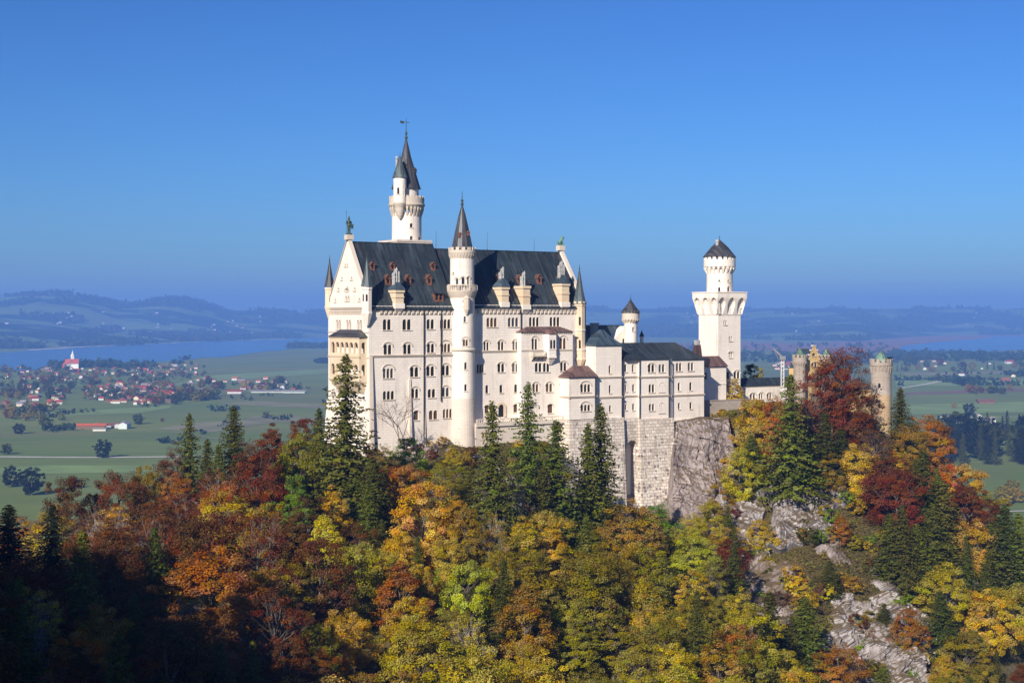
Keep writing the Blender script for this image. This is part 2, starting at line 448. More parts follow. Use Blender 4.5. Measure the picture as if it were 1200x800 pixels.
def on_hill(px, py, y0=230, y1=520):
    """the point of the hillside seen at px, py"""
    Ys = np.arange(y0, y1, .5); X = (px - 600) / F * Ys
    f = height(X, Ys) - (HY - py) / F * Ys
    k = np.where((f[:-1] < 0) & (f[1:] >= 0))[0]
    Y = float(Ys[k[0]]) if len(k) else 440.0
    return Vector(((px - 600) / F * Y, Y, (HY - py) / F * Y))
def crag(name, corners, matl, thick, amp, seed, nu=60, nv=60, blocky=1.0, ragged=1.0, zj=2.0, sharp=5.0, bulge=0.0):
    """a rough rock face: corners in world space (bottom-left, bottom-right, top-right, top-left), bulging to the open side"""
    bl, br, tr, tl = [Vector(c) for c in corners]
    nrm = (br - bl).cross(tl - bl).normalized()
    nrm.z *= .3; nrm.normalize()
    V = []
    for j in range(nv + 1):
        for i in range(nu + 1):
            s, t = i / nu, j / nv
            p = (bl * (1 - s) + br * s) * (1 - t) + (tl * (1 - s) + tr * s) * t
            q = Vector((p.x * .13 + seed * 7, p.y * .13, p.z * .07))
            n0 = noise.noise(q * 1.1 + Vector((31, 7, 3)))
            e = min(s, 1 - s, (t + .2) if ragged < .5 else t, 1 - t + (.02 if ragged < .5 else 0)) * 2
            edge = max(0.0, min(1.0, (e - ragged * (.22 + .55 * n0)) * sharp))
            n1 = noise.noise(q)
            n2 = noise.cell(Vector((p.x * .17 + p.z * .05 + .25 * n1, p.y * .17, p.z * .10 + p.x * .03 + seed)))
            n5 = noise.cell(Vector((p.x * .42 - p.z * .10, p.y * .42, p.z * .26 + p.x * .08 + .2 * n1 + seed)))
            n3 = -abs(noise.noise(q * 4.0)) * 1.6 + .4; n4 = noise.noise(q * 13.0)
            d = amp * (n1 * 1.6 + blocky * (.42 * n2 + .2 * n5) + .35 * n3 + .16 * n4)
            p = p + nrm * (edge * (d + thick + bulge * math.sin(math.pi * min(1, s * 1.15)) * (1 - .75 * t)) - (1 - edge) * 4.0)
            p.z += noise.noise(q * 2 + Vector((3, 1, 9))) * zj * (1 if t > .05 else 0)
            V.append(p)
    w = nu + 1
    fs = [(j * w + i, j * w + i + 1, (j + 1) * w + i + 1, (j + 1) * w + i) for j in range(nv) for i in range(nu)]
    me = bpy.data.meshes.new(name); me.from_pydata(V, [], fs); me.materials.append(matl); me.update()
    o = bpy.data.objects.new(name, me); col.objects.link(o)
    tag(o, kind='structure')
    return o
def outcrop(x0, x1, y0, y1, seed, mat='rock_pale', thick=1.2, amp=2.0, n=70, rg_=.75):
    crag('rock_outcrop', [on_hill(x0, y1), on_hill(x1, y1), on_hill(x1, y0), on_hill(x0, y0)], M[mat], thick, amp, seed, n, n, 1.0, rg_)
crag('cliff', [ray(782, 624, 441), ray(872, 624, 443), ray(858, 487, 460), ray(786, 488.5, 456)], M['rock'], .7, 2.1, 1, 110, 120, 1.0, .10, .6, 16.0, 3.5)
outcrop(832, 912, 572, 662, 2); outcrop(884, 1000, 540, 668, 3, 'rock_pale', 1.8, 2.6, 90, .6)
outcrop(945, 1112, 676, 850, 4, 'rock_pale', 1.6, 2.8, 110, .6); outcrop(1085, 1150, 668, 740, 5); outcrop(338, 378, 530, 620, 6)
outcrop(455, 590, 512, 612, 7, 'rock', .5, 2.0, 80, .8); outcrop(585, 700, 545, 640, 8, 'rock_pale', .3, 1.8, 80, .9); outcrop(855, 945, 640, 770, 9, 'rock', .3, 2.2, 80, .8)
outcrop(1010, 1060, 640, 700, 10, 'rock_pale', .6, 1.6, 60, .8); outcrop(940, 1010, 610, 690, 11, 'rock', 0, 1.6, 60, .9); outcrop(500, 520, 575, 625, 12, 'rock_pale', .6, 1.2, 40, .7)

# ---------------------------------------------------------------- valley floor, lakes, tracks
m, nt, b = newmat('meadow_fields')
tc = N(nt, 'ShaderNodeTexCoord'); ob = tc.outputs['Object']
mp = N(nt, 'ShaderNodeMapping'); mp.inputs['Scale'].default_value = (.0019, .0046, 1); mp.inputs['Rotation'].default_value = (0, 0, R(11))
nt.links.new(ob, mp.inputs[0])
vo = N(nt, 'ShaderNodeTexVoronoi', i_Scale=1.0, i_Randomness=.85); vo.distance = 'CHEBYCHEV'
nt.links.new(mp.outputs[0], vo.inputs['Vector'])
spc = N(nt, 'ShaderNodeSeparateColor'); nt.links.new(vo.outputs['Color'], spc.inputs[0])
fields = ramp(nt, spc.outputs[0], [(0, (.125, .18, .035)), (.35, (.17, .225, .045)), (.6, (.195, .215, .05)), (.8, (.14, .175, .048)), (.93, (.20, .18, .065)), (1, (.23, .19, .08))])
n1 = noisetex(nt, ob, .004, 6, .6)
fields = mixc(nt, .45, fields, ramp(nt, n1, [(.3, (.092, .14, .028)), (.7, (.225, .245, .06))]))
n2 = noisetex(nt, ob, .03, 5, .65, (.25, 1, 1))
fields = mixc(nt, .3, fields, ramp(nt, n2, [(.3, (.07, .11, .028)), (.7, (.165, .20, .06))]))
n3 = noisetex(nt, ob, .0011, 3, .5)
fields = mixc(nt, ramp(nt, n3, [(.56, (0, 0, 0)), (.62, (.5, .5, .5))]), fields, (.12, .135, .055))
nt.links.new(fields, b.inputs['Base Color'])
b.inputs['Roughness'].default_value = .95; b.inputs['Specular IOR Level'].default_value = .1
M['meadow'] = m
g = MB(); g.poly([(-15900, -650, PLAIN), (15900, -650, PLAIN), (15900, 23900, PLAIN), (-15900, 23900, PLAIN)])
tag(g.build('valley_ground', M['meadow']), kind='structure')

m, nt, b = newmat('lake_water')
tc = N(nt, 'ShaderNodeTexCoord')
b.inputs['Base Color'].default_value = (.03, .085, .17, 1); b.inputs['Roughness'].default_value = .22
bump(nt, b, noisetex(nt, tc.outputs['Object'], .05, 3), .25, 1.0)
M['water'] = m
def sheet(name, pix, mat, dz):
    g = MB(); P = [plain(x, y, dz) for x, y in pix]; g.poly(P)
    return tag(g.build(name, mat), kind='structure')
def jag(pix, step=6, amp=.5, seed=1):
    """a shoreline of pixel points made uneven"""
    rr = random.Random(seed); out = []
    for (x0, y0), (x1, y1) in zip(pix, pix[1:] + pix[:1]):
        n = max(1, int(abs(x1 - x0) / step))
        for k in range(n):
            t = k / n
            out.append((x0 + (x1 - x0) * t + rr.uniform(-1, 1), y0 + (y1 - y0) * t + rr.uniform(-amp, amp) * (0 if k == 0 else 1)))
    return out
sheet('lake', jag([(-700, 446), (-160, 440), (-40, 437), (30, 434), (80, 430), (130, 427), (165, 424.5), (205, 423), (240, 419), (262, 418.5), (300, 413), (345, 408.5), (400, 406), (520, 401), (520, 394), (400, 394.6), (330, 397.6), (270, 399.2), (220, 401.2), (160, 404), (100, 406.5), (40, 410.5), (-10, 413.5), (-160, 416), (-700, 420)], 5, .45, 3), M['water'], .8)
sheet('lake', jag([(1046, 410.5), (1075, 412), (1110, 412.4), (1150, 411.6), (1200, 410), (1330, 408), (1330, 395), (1205, 393.6), (1165, 394), (1148, 397), (1120, 399), (1090, 401.5), (1060, 404.5)], 6, .3, 5), M['water'], .8)
sheet('lake', jag([(748, 392), (775, 394.5), (812, 394), (818, 390), (790, 386.5), (752, 386.8)], 6, .2, 6), M['water'], .8)
M['shore'] = plainmat('pale_gravel_shore', (.42, .37, .30), .95, scale=.05)
M['reed'] = plainmat('brown_reed_marsh', (.22, .115, .075), .95, var=.4, scale=.01)
M['track'] = plainmat('gravel_track', (.50, .46, .38), .95, scale=.05)
M['fallow'] = plainmat('mown_straw_field', (.20, .19, .09), .95, var=.25, scale=.01)
M['light_grass'] = plainmat('fresh_mown_meadow', (.18, .25, .065), .95, var=.2, scale=.012)
M['plough'] = plainmat('brown_stubble_field', (.16, .10, .055), .95, var=.25, scale=.01)
sheet('lake_shore', jag([(32, 411.3), (60, 409.8), (110, 406.8), (170, 404.4), (250, 400.8), (335, 397.9), (335, 396.9), (250, 399.6), (170, 403), (110, 405.2), (60, 407.8), (32, 409.6)], 8, .15, 8), M['shore'], .4)
sheet('marsh', jag([(700, 412), (850, 409), (985, 414), (1046, 414), (1060, 408), (1100, 402), (1165, 395.5), (1200, 395), (1200, 392.4), (1130, 391.6), (1080, 394), (1010, 399), (985, 400), (940, 402), (860, 400), (700, 405)], 7, .5, 9), M['reed'], .4)
def strip(name, pts, wid, mat, dz=.45):
    P = [plain(x, y, dz) for x, y in pts]; L, Rr = [], []
    for i, p in enumerate(P):
        d = (P[min(i + 1, len(P) - 1)] - P[max(i - 1, 0)]); d.z = 0; d.normalize()
        n = Vector((-d.y, d.x, 0)) * wid / 2
        L.append(p + n); Rr.append(p - n)
    g = MB()
    for i in range(len(P) - 1): g.poly([Rr[i], Rr[i + 1], L[i + 1], L[i]])
    return tag(g.build(name, mat), kind='structure')
strip('country_road', [(-500, 532), (-80, 534.6), (0, 535.2), (60, 535.8), (120, 536), (200, 535.2), (330, 533)], 15, M['track'])
strip('country_road', [(1055, 455), (1085, 450), (1100, 447), (1112, 443), (1109, 438)], 14, M['track'])
strip('country_road', [(1060, 489.5), (1100, 489.8), (1160, 488.5), (1230, 488)], 8, M['track'])
strip('country_road', [(1170, 599.5), (1260, 597)], 7, M['track'])
strip('country_road', [(200, 506), (240, 512), (300, 520), (384, 528)], 9, M['fallow'])
sheet('straw_field', [(250, 473), (384, 479), (384, 474), (300, 470)], M['fallow'], .42)
sheet('straw_field', [(285, 491), (384, 499), (384, 490), (300, 487)], M['fallow'], .42)
sheet('straw_field', [(180, 503), (250, 506), (330, 494), (300, 492), (230, 495)], M['fallow'], .40)
sheet('straw_field', [(60, 488), (160, 484), (200, 478), (200, 475), (120, 480)], M['light_grass'], .41)
sheet('straw_field', [(200, 452), (240, 440), (384, 432), (384, 437), (260, 446)], M['light_grass'], .41)
sheet('straw_field', [(0, 548), (60, 545), (190, 546), (190, 553), (0, 556)], M['light_grass'], .41)
sheet('straw_field', [(1060, 474), (1200, 471), (1200, 483), (1060, 486)], M['light_grass'], .41)
sheet('straw_field', [(1050, 446), (1200, 444), (1200, 450), (1120, 452), (1050, 453)], M['light_grass'], .41)
sheet('stubble_field', jag([(1060, 463), (1200, 458.6), (1200, 454), (1180, 455), (1060, 459.6)], 10, .4, 3), M['plough'], .42)
sheet('straw_field', jag([(1060, 440), (1130, 439), (1200, 437), (1200, 434.6), (1130, 436), (1060, 437)], 10, .3, 4), M['fallow'], .42)

# hills beyond the lakes
m, nt, b = newmat('far_hills')
tc = N(nt, 'ShaderNodeTexCoord'); ob = tc.outputs['Object']
h1 = noisetex(nt, ob, .0016, 7, .62, (.6, 1, 1))
h2 = noisetex(nt, ob, .0006, 4, .5)
ad = N(nt, 'ShaderNodeMath', operation='ADD'); nt.links.new(h1, ad.inputs[0]); nt.links.new(h2, ad.inputs[1])
c = ramp(nt, ad.outputs[0], [(.90, (.14, .19, .06)), (1.0, (.10, .15, .05)), (1.03, (.012, .026, .012)), (1.1, (.015, .03, .013))])
nt.links.new(c, b.inputs['Base Color']); b.inputs['Roughness'].default_value = 1.0; b.inputs['Specular IOR Level'].default_value = 0.0
M['farhill'] = m
CRX = [-400, 0, 28, 45, 75, 100, 118, 132, 148, 165, 185, 205, 222, 240, 262, 280, 300, 320, 345, 385, 460, 560, 640, 700, 780, 860, 900, 940, 980, 1040, 1100, 1150, 1200, 1600]
CRY = [352, 349, 346.5, 345, 344, 346, 350, 355, 357.4, 355.5, 351.8, 351.2, 353, 357, 361, 364.8, 364.2, 365, 366.5, 366, 365, 363, 362, 360.5, 361.5, 363, 360.5, 361.5, 360.5, 362, 361, 362.5, 361, 362]
SHX = [-400, 0, 160, 385, 560, 700, 1000, 1100, 1200, 1600]
SHY = [8200, 8500, 10200, 14000, 15000, 14500, 11500, 15200, 15900, 15500]
xs = np.arange(-9500, 9501, 85.0); ys = np.arange(7600, 23800, 110.0)
XX, YY = np.meshgrid(xs, ys)
PX = 600 + F * XX / YY
cy = np.interp(PX, CRX, CRY); y0 = np.interp(PX, SHX, SHY); yc = np.maximum(np.interp(PX, [0, 385, 700, 1200], [15500, 18500, 19500, 20000]), y0 + 2500)
top = (HY - cy) / F * yc
t = np.clip((YY - y0 - 150) / (yc - y0 - 150), 0, 1); s = t * t * (3 - 2 * t)
Z = PLAIN - 6 + (top - PLAIN + 6) * (.30 * t + .70 * s ** 1.6)
amp = np.clip(t * 4, 0, 1) * np.clip((1 - t) * 3 + .12, 0, 1)
Z += amp * ((vnoise(XX, YY, 1900, 3) - .5) * 110 + (vnoise(XX, YY, 700, 4) - .5) * 45) + np.clip(t * 4, 0, 1) * (vnoise(XX, YY, 240, 6) - .5) * 14
Z = np.where(t <= 0, PLAIN - 6, np.maximum(Z, PLAIN - 5))
Z = np.where(YY > yc, np.minimum(Z, top - (YY - yc) * .12), Z)
tag(gridmesh('far_hills', xs, ys, Z, M['farhill']), kind='structure')
def farz(x, y):
    i = int(round((x - xs[0]) / 85.0)); j = int(round((y - ys[0]) / 110.0))
    if 0 <= i < len(xs) and 0 <= j < len(ys): return max(PLAIN, float(Z[j, i]))
    return PLAIN

# the blue autumn air of the valley
hz = MB(); hz.box(-16000, 16000, -700, 24000, -202, 330)
m = bpy.data.materials.new('autumn_haze'); m.use_nodes = True; nt = m.node_tree
nt.nodes.remove(nt.nodes['Principled BSDF'])
pv = N(nt, 'ShaderNodeVolumePrincipled')
pv.inputs['Color'].default_value = (.20, .42, 1.0, 1); pv.inputs['Density'].default_value = 8.6e-5; pv.inputs['Anisotropy'].default_value = 0.0
nt.links.new(pv.outputs[0], nt.nodes['Material Output'].inputs['Volume'])
tag(hz.build('haze', m), kind='stuff')
# ---------------------------------------------------------------- the castle
M['dormer_roof'] = plainmat('brown_dormer_roof', (.11, .055, .04), .7, var=.3)
def arch_loop(a0, a1, z0, z1, arched=True, seg=6):
    if not arched: return [(a0, z0), (a1, z0), (a1, z1), (a0, z1)]
    r = (a1 - a0) / 2; zs = z1 - r; am = (a0 + a1) / 2
    return [(a0, z0), (a1, z0)] + [(am + r * math.cos(math.pi * k / seg), zs + r * math.sin(math.pi * k / seg)) for k in range(seg + 1)]
def inside(p, poly):
    x, y = p; c = False; n = len(poly)
    for i in range(n):
        x0, y0 = poly[i]; x1, y1 = poly[i - 1]
        if (y0 > y) != (y1 > y) and x < (x1 - x0) * (y - y0) / (y1 - y0) + x0: c = not c
    return c
def facade(mb, fmap, outline, holes, mi=0, dep_=.4, steiner=()):
    pts, edges = [], []
    for loop in [outline] + holes:
        o = len(pts); n = len(loop); pts += [Vector(p) for p in loop]
        edges += [(o + i, o + (i + 1) % n) for i in range(n)]
    pts += [Vector(p) for p in steiner]
    vs, es, fs = delaunay_2d_cdt(pts, edges, [], 0, 1e-5)[:3]
    bb = [(min(p[0] for p in h), max(p[0] for p in h), min(p[1] for p in h), max(p[1] for p in h)) for h in holes]
    keep = []
    for f in fs:
        cx = sum(vs[i].x for i in f) / len(f); cy = sum(vs[i].y for i in f) / len(f)
        if not inside((cx, cy), outline): continue
        if any(b[0] <= cx <= b[1] and b[2] <= cy <= b[3] and inside((cx, cy), h) for b, h in zip(bb, holes)): continue
        keep.append(tuple(f))
    mb.add([fmap(p.x, p.y, 0) for p in vs], keep, mi)
    for h in holes:
        n = len(h)
        for i in range(n):
            p, q = h[i], h[(i + 1) % n]
            mb.poly([fmap(p[0], p[1], 0), fmap(q[0], q[1], 0), fmap(q[0], q[1], dep_), fmap(p[0], p[1], dep_)], mi)
def south(v):
    return lambda a, z, d: Vector((a, v + d, z))
def west(u):
    return lambda a, z, d: Vector((u + d, a, z))
def drum(cx, cy, rad, cn):
    """a runs round the drum, 0 towards the viewer"""
    def fm(a, z, d):
        r = (rad(z) if callable(rad) else rad) - d
        t = a / (rad(z) if callable(rad) else rad) + cn
        return Vector((cx + r * math.cos(t), cy + r * math.sin(t), z))
    return fm

WR = random.Random(17)
M['glass_sky_tint'] = plainmat('sky_painted_window_glass', (.06, .068, .08), .08, spec=.8, var=.4)  # paler blue-grey base: reflected sky painted into the pane colour
def windows(parent, fmap, specs, dep_=.4, trim=None):
    """specs: (a0, a1, z0, z1, lights, hood, pane). One window each: sill, hood mould; its panes a sub-part. Returns the openings."""
    holes = []
    for (a0, a1, z0, z1, n, hood, pane) in specs:
        w = a1 - a0; a0 -= w * .03; a1 += w * .03; w = a1 - a0; gap = .0 if n == 1 else min(.2, w * .085)
        lw = (w - gap * (n - 1)) / n
        mb, pb = MB(), MB()
        for k in range(n):
            l0 = a0 + k * (lw + gap); loop = arch_loop(l0, l0 + lw, z0, z1)
            holes.append(loop)
            pb.poly([fmap(p[0], p[1], dep_ * .8) for p in loop])
            if k:      # colonnette between the lights
                c = l0 - gap / 2
                for (h0, h1, hw, pr) in ((z0, z1 - lw * .5, gap * .42, .06), (z1 - lw * .62, z1 - lw * .42, gap * .8, .10)):
                    P = [fmap(c - hw, h0, -pr), fmap(c + hw, h0, -pr), fmap(c + hw, h1, -pr), fmap(c - hw, h1, -pr), fmap(c - hw, h0, .05), fmap(c + hw, h0, .05), fmap(c + hw, h1, .05), fmap(c - hw, h1, .05)]
                    mb.add(P, [(0, 1, 2, 3), (0, 4, 5, 1), (3, 2, 6, 7), (0, 3, 7, 4), (1, 5, 6, 2)])
        # sill
        s0, s1 = a0 - .22, a1 + .22
        P = [fmap(s0, z0 - .26, -.2), fmap(s1, z0 - .26, -.2), fmap(s1, z0 - .02, -.2), fmap(s0, z0 - .02, -.2), fmap(s0, z0 - .26, .1), fmap(s1, z0 - .26, .1), fmap(s1, z0 - .02, .1), fmap(s0, z0 - .02, .1)]
        mb.add(P, [(0, 1, 2, 3), (0, 4, 5, 1), (3, 2, 6, 7), (0, 3, 7, 4), (1, 5, 6, 2)])
        if hood:
            am = (a0 + a1) / 2; r = w / 2 + .2; zs = z1 - lw / 2 - (0 if n > 1 else 0)
            r2 = r + .26; ry = min(r, hood)
            prev = None
            for k in range(11):
                t = math.pi * k / 10; ci, si = math.cos(t), math.sin(t)
                q = (fmap(am + r * ci, zs + ry * si, -.2), fmap(am + r2 * ci, zs + (ry + .26) * si, -.2), fmap(am + r * ci, zs + ry * si, .02), fmap(am + r2 * ci, zs + (ry + .26) * si, .02))
                if prev:
                    mb.poly([prev[0], prev[1], q[1], q[0]]); mb.poly([prev[1], prev[3], q[3], q[1]]); mb.poly([prev[0], q[0], q[2], prev[2]])
                prev = q
        wo = mb.build('window', trim or M['trim'], parent)
        pb.build('pane', M[pane if pane != 'glass' or WR.random() > .25 else WR.choice(['glass_brown', 'glass_sky_tint', 'glass_sky_tint'])], wo)
    return holes

def pxs(v, lst, side='s', dflt='glass'):
    """window specs from pixel boxes (px0, px1, py0, py1, lights, hood[, pane]) on an upright plane of the castle"""
    out = []
    for q in lst:
        x0, x1, y0, y1, n, hd = q[:6]; pn = q[6] if len(q) > 6 else dflt
        if side == 's':
            a0, a1 = u_at(x0, v), u_at(x1, v); u, vv = (a0 + a1) / 2, v
        else:
            a0, a1 = v_at(x1, v), v_at(x0, v); u, vv = v, (a0 + a1) / 2
        out.append((a0, a1, z_at(y1, u, vv), z_at(y0, u, vv), n, hd, pn))
    return out

def band(mb, fmap, a0, a1, z, h=.45, pr=.42, mi=0):
    P = [fmap(a0, z - h, -pr * .5), fmap(a1, z - h, -pr * .5), fmap(a1, z, -pr), fmap(a0, z, -pr), fmap(a0, z - h - .1, .05), fmap(a1, z - h - .1, .05), fmap(a1, z + .12, .05), fmap(a0, z + .12, .05)]
    mb.add(P, [(0, 1, 2, 3), (0, 4, 5, 1), (3, 2, 6, 7), (0, 3, 7, 4), (1, 5, 6, 2)], mi)
def corbels(mb, fmap, a0, a1, z0, z1, step=.95, pr=.45, mi=0, frac=.45):
    """a frieze of little corbels carrying a cornice"""
    n = max(1, int((a1 - a0) / step)); st = (a1 - a0) / n
    for k in range(n):
        c = a0 + (k + .5) * st; w = st * frac / 2; zm = z0 + (z1 - z0) * .35
        P = [fmap(c - w, z1, -pr), fmap(c + w, z1, -pr), fmap(c + w, zm, -pr), fmap(c - w, zm, -pr), fmap(c - w, z1, .02), fmap(c + w, z1, .02), fmap(c + w, z0, .02), fmap(c - w, z0, .02)]
        mb.add(P, [(0, 3, 2, 1), (3, 7, 6, 2), (0, 4, 7, 3), (1, 2, 6, 5)], mi)
    P = [fmap(a0, z1, -pr - .06), fmap(a1, z1, -pr - .06), fmap(a1, z1 + .3, -pr - .06), fmap(a0, z1 + .3, -pr - .06), fmap(a0, z1, .02), fmap(a1, z1, .02), fmap(a1, z1 + .3, .02), fmap(a0, z1 + .3, .02)]
    mb.add(P, [(0, 1, 2, 3), (0, 4, 5, 1), (3, 2, 6, 7), (0, 3, 7, 4), (1, 5, 6, 2)], mi)

def gable_roof(mb, u0, u1, v0, v1, ze, zr, over=.5, rib=1.25, th=.25):
    """a standing-seam saddle roof along u"""
    vm = (v0 + v1) / 2
    sl = (zr - ze) / (vm - v0)
    for s in (-1, 1):
        ve = v0 - over if s < 0 else v1 + over; z0 = ze - over * sl
        mb.add([(u0, ve, z0), (u1, ve, z0), (u1, vm, zr), (u0, vm, zr), (u0, ve, z0 - th), (u1, ve, z0 - th), (u1, vm, zr - th), (u0, vm, zr - th)],
               [(0, 1, 2, 3), (0, 4, 5, 1), (1, 5, 6, 2), (0, 3, 7, 4), (4, 7, 6, 5)])
        n = int((u1 - u0) / rib)
        for k in range(1, n):
            u = u0 + (u1 - u0) * k / n; w = .07; h = .16
            mb.add([(u - w, ve, z0), (u + w, ve, z0), (u + w, vm, zr), (u - w, vm, zr), (u - w, ve, z0 + h), (u + w, ve, z0 + h), (u + w, vm, zr + h), (u - w, vm, zr + h)],
                   [(4, 5, 6, 7), (0, 3, 7, 4), (1, 5, 6, 2), (0, 4, 5, 1)])
    mb.box(u0, u1, vm - .18, vm + .18, zr - .05, zr + .22)
    for k in range(1):
        mb.box(u0, u1, v0 - over - .16, v0 - over - .003, ze - over * sl - .2, ze - over * sl + .06)

def merlons(mb, cx, cy, r, z0, h, n, th=.35, mi=0, frac=.55, a0=0.0):
    for k in range(n):
        t0 = a0 + 2 * math.pi * (k + .5 - frac / 2) / n; t1 = a0 + 2 * math.pi * (k + .5 + frac / 2) / n
        c = [(cx + q * math.cos(t), cy + q * math.sin(t)) for q, t in ((r, t0), (r, t1), (r - th, t1), (r - th, t0))]
        mb.prism(c, z0, c, z0 + h, mi)
def machic(mb, cx, cy, r0, r1, z0, z1, n, mi=0, frac=.5):
    """corbels swelling from the shaft to a wider crown"""
    for k in range(n):
        t0 = 2 * math.pi * (k + .5 - frac / 2) / n; t1 = 2 * math.pi * (k + .5 + frac / 2) / n
        lo = [(cx + q * math.cos(t), cy + q * math.sin(t)) for q, t in ((r0 + .08, t0), (r0 + .08, t1), (r0 - .2, t1), (r0 - .2, t0))]
        hi = [(cx + q * math.cos(t), cy + q * math.sin(t)) for q, t in ((r1, t0), (r1, t1), (r0 - .2, t1), (r0 - .2, t0))]
        mb.prism(lo, z0, hi, z0 + (z1 - z0) * .7, mi); mb.prism(hi, z0 + (z1 - z0) * .7, hi, z1, mi)
def finial(mb, u, v, z, h, r=.3):
    mb.lathe(u, v, [(r * .5, z - .3), (r, z + h * .1), (r * .4, z + h * .2), (r * .9, z + h * .33), (r * .25, z + h * .45), (.06, z + h)], 8)
def spire(name, mat, parent, u, v, prof, n=8, a0=0.0, fin=2.0, finmat=None):
    mb = MB(); mb.lathe(u, v, prof, n, a0=a0)
    if n >= 8:     # seams
        for k in range(n):
            t = a0 + 2 * math.pi * k / n
            for (r, z), (r2, z2) in zip(prof, prof[1:]):
                mb.tube((u + r * math.cos(t), v + r * math.sin(t), z), (u + r2 * math.cos(t), v + r2 * math.sin(t), z2), .05, .04, 4)
    o = mb.build(name, mat, parent)
    if fin:
        f = MB(); finial(f, u, v, prof[-1][1], fin, min(.35, fin * .13)); f.build('finial', finmat or M['bronze'], o)
    return o
CN = -math.pi / 2 - TH        # towards the viewer, in the castle's axes
def cn_at(u, v):
    X = OX + u * cT - v * sT; Y = dep(u, v)
    return math.atan2(-Y, -X) - TH
def drum_specs(u, v, R_, lst, dflt='glass'):
    """window boxes in pixels on a drum standing at u, v"""
    Y = dep(u, v); pc = 600 + F * (OX + u * cT - v * sT) / Y; Yf = Y - R_
    out = []
    for q in lst:
        x0, x1, y0, y1, n, hd = q[:6]; pn = q[6] if len(q) > 6 else dflt
        t = math.asin(max(-.97, min(.97, ((x0 + x1) / 2 - pc) / F * Yf / R_)))
        w = (x1 - x0) / F * Yf / max(.35, math.cos(t))
        out.append((R_ * t - w / 2, R_ * t + w / 2, (HY - y1) / F * Yf, (HY - y0) / F * Yf, n, hd, pn))
    return out
def drum_wall(parent, u, v, R_, z0, z1, specs, mat, name='wall', dep_=.35):
    fm = drum(u, v, R_, cn_at(u, v))
    Rv = R_ if not callable(R_) else R_(z1)
    L = math.pi * Rv
    holes = windows(parent, fm, specs, dep_)
    mb = MB()
    st = [(-L + 2 * L * i / 40, z0 + (z1 - z0) * j / max(2, int((z1 - z0) / 1.6))) for i in range(1, 40) for j in range(0, max(2, int((z1 - z0) / 1.6)) + 1)]
    st = [p for p in st if not any(inside(p, h) for h in holes)]
    facade(mb, fm, [(-L, z0), (L, z0), (L, z1), (-L, z1)], holes, 0, dep_, st)
    return mb.build(name, mat, parent)

# ===== the palace
ZB = -46.0
W_ = 25.0
ze = z_at(359, 0, 0); zr = z_at(283.5, 0, W_ / 2)
U1 = u_at(531, 0); U2s = u_at(556, 1.0); U2 = 73.7; V2 = 1.0
zr2 = z_at(293, 40, V2 + W_ / 2); ze2 = z_at(358, 48, V2)
pal = cthing('palace_building', 'great cream limestone palace with two steep dark copper roofs and a tall west gable', 'palace', 0, 0, -36)
zs_ = lambda y, u=12, v=0: z_at(y, u, v)

P1 = [(449, 458, 374, 386.5, 2, 0), (472, 481.4, 374, 386.5, 2, 0), (500.3, 508.6, 374, 385.5, 2, 0), (516, 527.6, 374, 384.8, 3, 0),
      (450, 458.7, 403.6, 415.2, 2, 1.1), (473, 481.6, 403.4, 414.6, 2, 1.1), (500.8, 508.8, 402.6, 413, 2, 1.1), (516.6, 527.6, 402.6, 412.6, 3, 1.4),
      (449.2, 460.6, 431.6, 443, 3, 1.5), (481, 490.2, 430, 441.4, 2, 1.1), (500, 508.8, 429, 440.4, 2, 1.1), (518, 526.3, 428, 439.6, 2, 1.1),
      (449.2, 461.6, 458, 468, 3, 0), (482.4, 490.2, 455.4, 466.4, 2, 1.1), (501.6, 510, 455.6, 465.6, 2, 0), (518.2, 526.2, 454, 464.4, 2, 1.1),
      (485.2, 490.2, 480, 492, 1, .5, 'glass_brown'), (503, 512.4, 480.6, 491.2, 2, 0, 'glass_brown'), (519.4, 529.4, 479, 489.6, 3, 0, 'glass_brown')]
P2 = [(570.6, 582.2, 372.2, 383, 3, 0), (595.6, 607.2, 372, 382.6, 3, 0), (620.4, 631.4, 371.6, 382.3, 3, 0), (644.6, 655.6, 371.4, 382.2, 3, 0),
      (567, 572.8, 400.6, 410.6, 2, .9), (583.8, 590.2, 400, 410.2, 2, .9), (600.8, 607, 399.6, 409.8, 2, .9),
      (559, 567.2, 426.6, 436.6, 3, 0), (583.4, 591, 425.8, 435.9, 2, .9), (600.2, 607.8, 425.4, 435.6, 2, .9),
      (569, 572.4, 451, 460.6, 1, 0), (585.6, 589, 450.6, 460, 1, 0), (602.8, 606.2, 450, 459.6, 1, 0),
      (568.2, 572.6, 473.5, 484, 1, .4, 'glass_brown'), (602, 607.4, 472.2, 482.8, 1, .6, 'glass_brown')]
fmS1, fmS2, fmW = south(0), south(V2), west(0)
h1 = windows(pal, fmS1, pxs(0, P1)); h2 = windows(pal, fmS2, pxs(V2, P2))
WW = [(393.8, 399.4, 374.6, 386, 2, 0, 'glass_pale'), (405.6, 411.4, 374.6, 386.2, 2, 0, 'glass_pale'), (418.2, 424.2, 374.8, 386.4, 2, 0, 'glass_pale'),
      (424.2, 427.6, 402, 414, 1, .4, 'glass_pale'), (424.4, 427.8, 428.6, 440, 1, .4), (388.5, 391.5, 460, 470, 1, 0),
      (403.6, 405.4, 309, 312, 1, 0), (406.2, 408, 309, 312, 1, 0), (399.6, 401.6, 324.6, 327.8, 1, 0), (410.8, 413, 324.4, 327.8, 1, 0),
      (395.6, 397.8, 337, 340.6, 1, 0), (405, 408.8, 335.8, 341.2, 1, .5), (414.6, 417, 337, 340.6, 1, 0), (391.8, 394, 350, 353.6, 1, 0), (404.6, 409.6, 346.5, 352.5, 2, 0), (420, 422.4, 349, 352.8, 1, 0)]
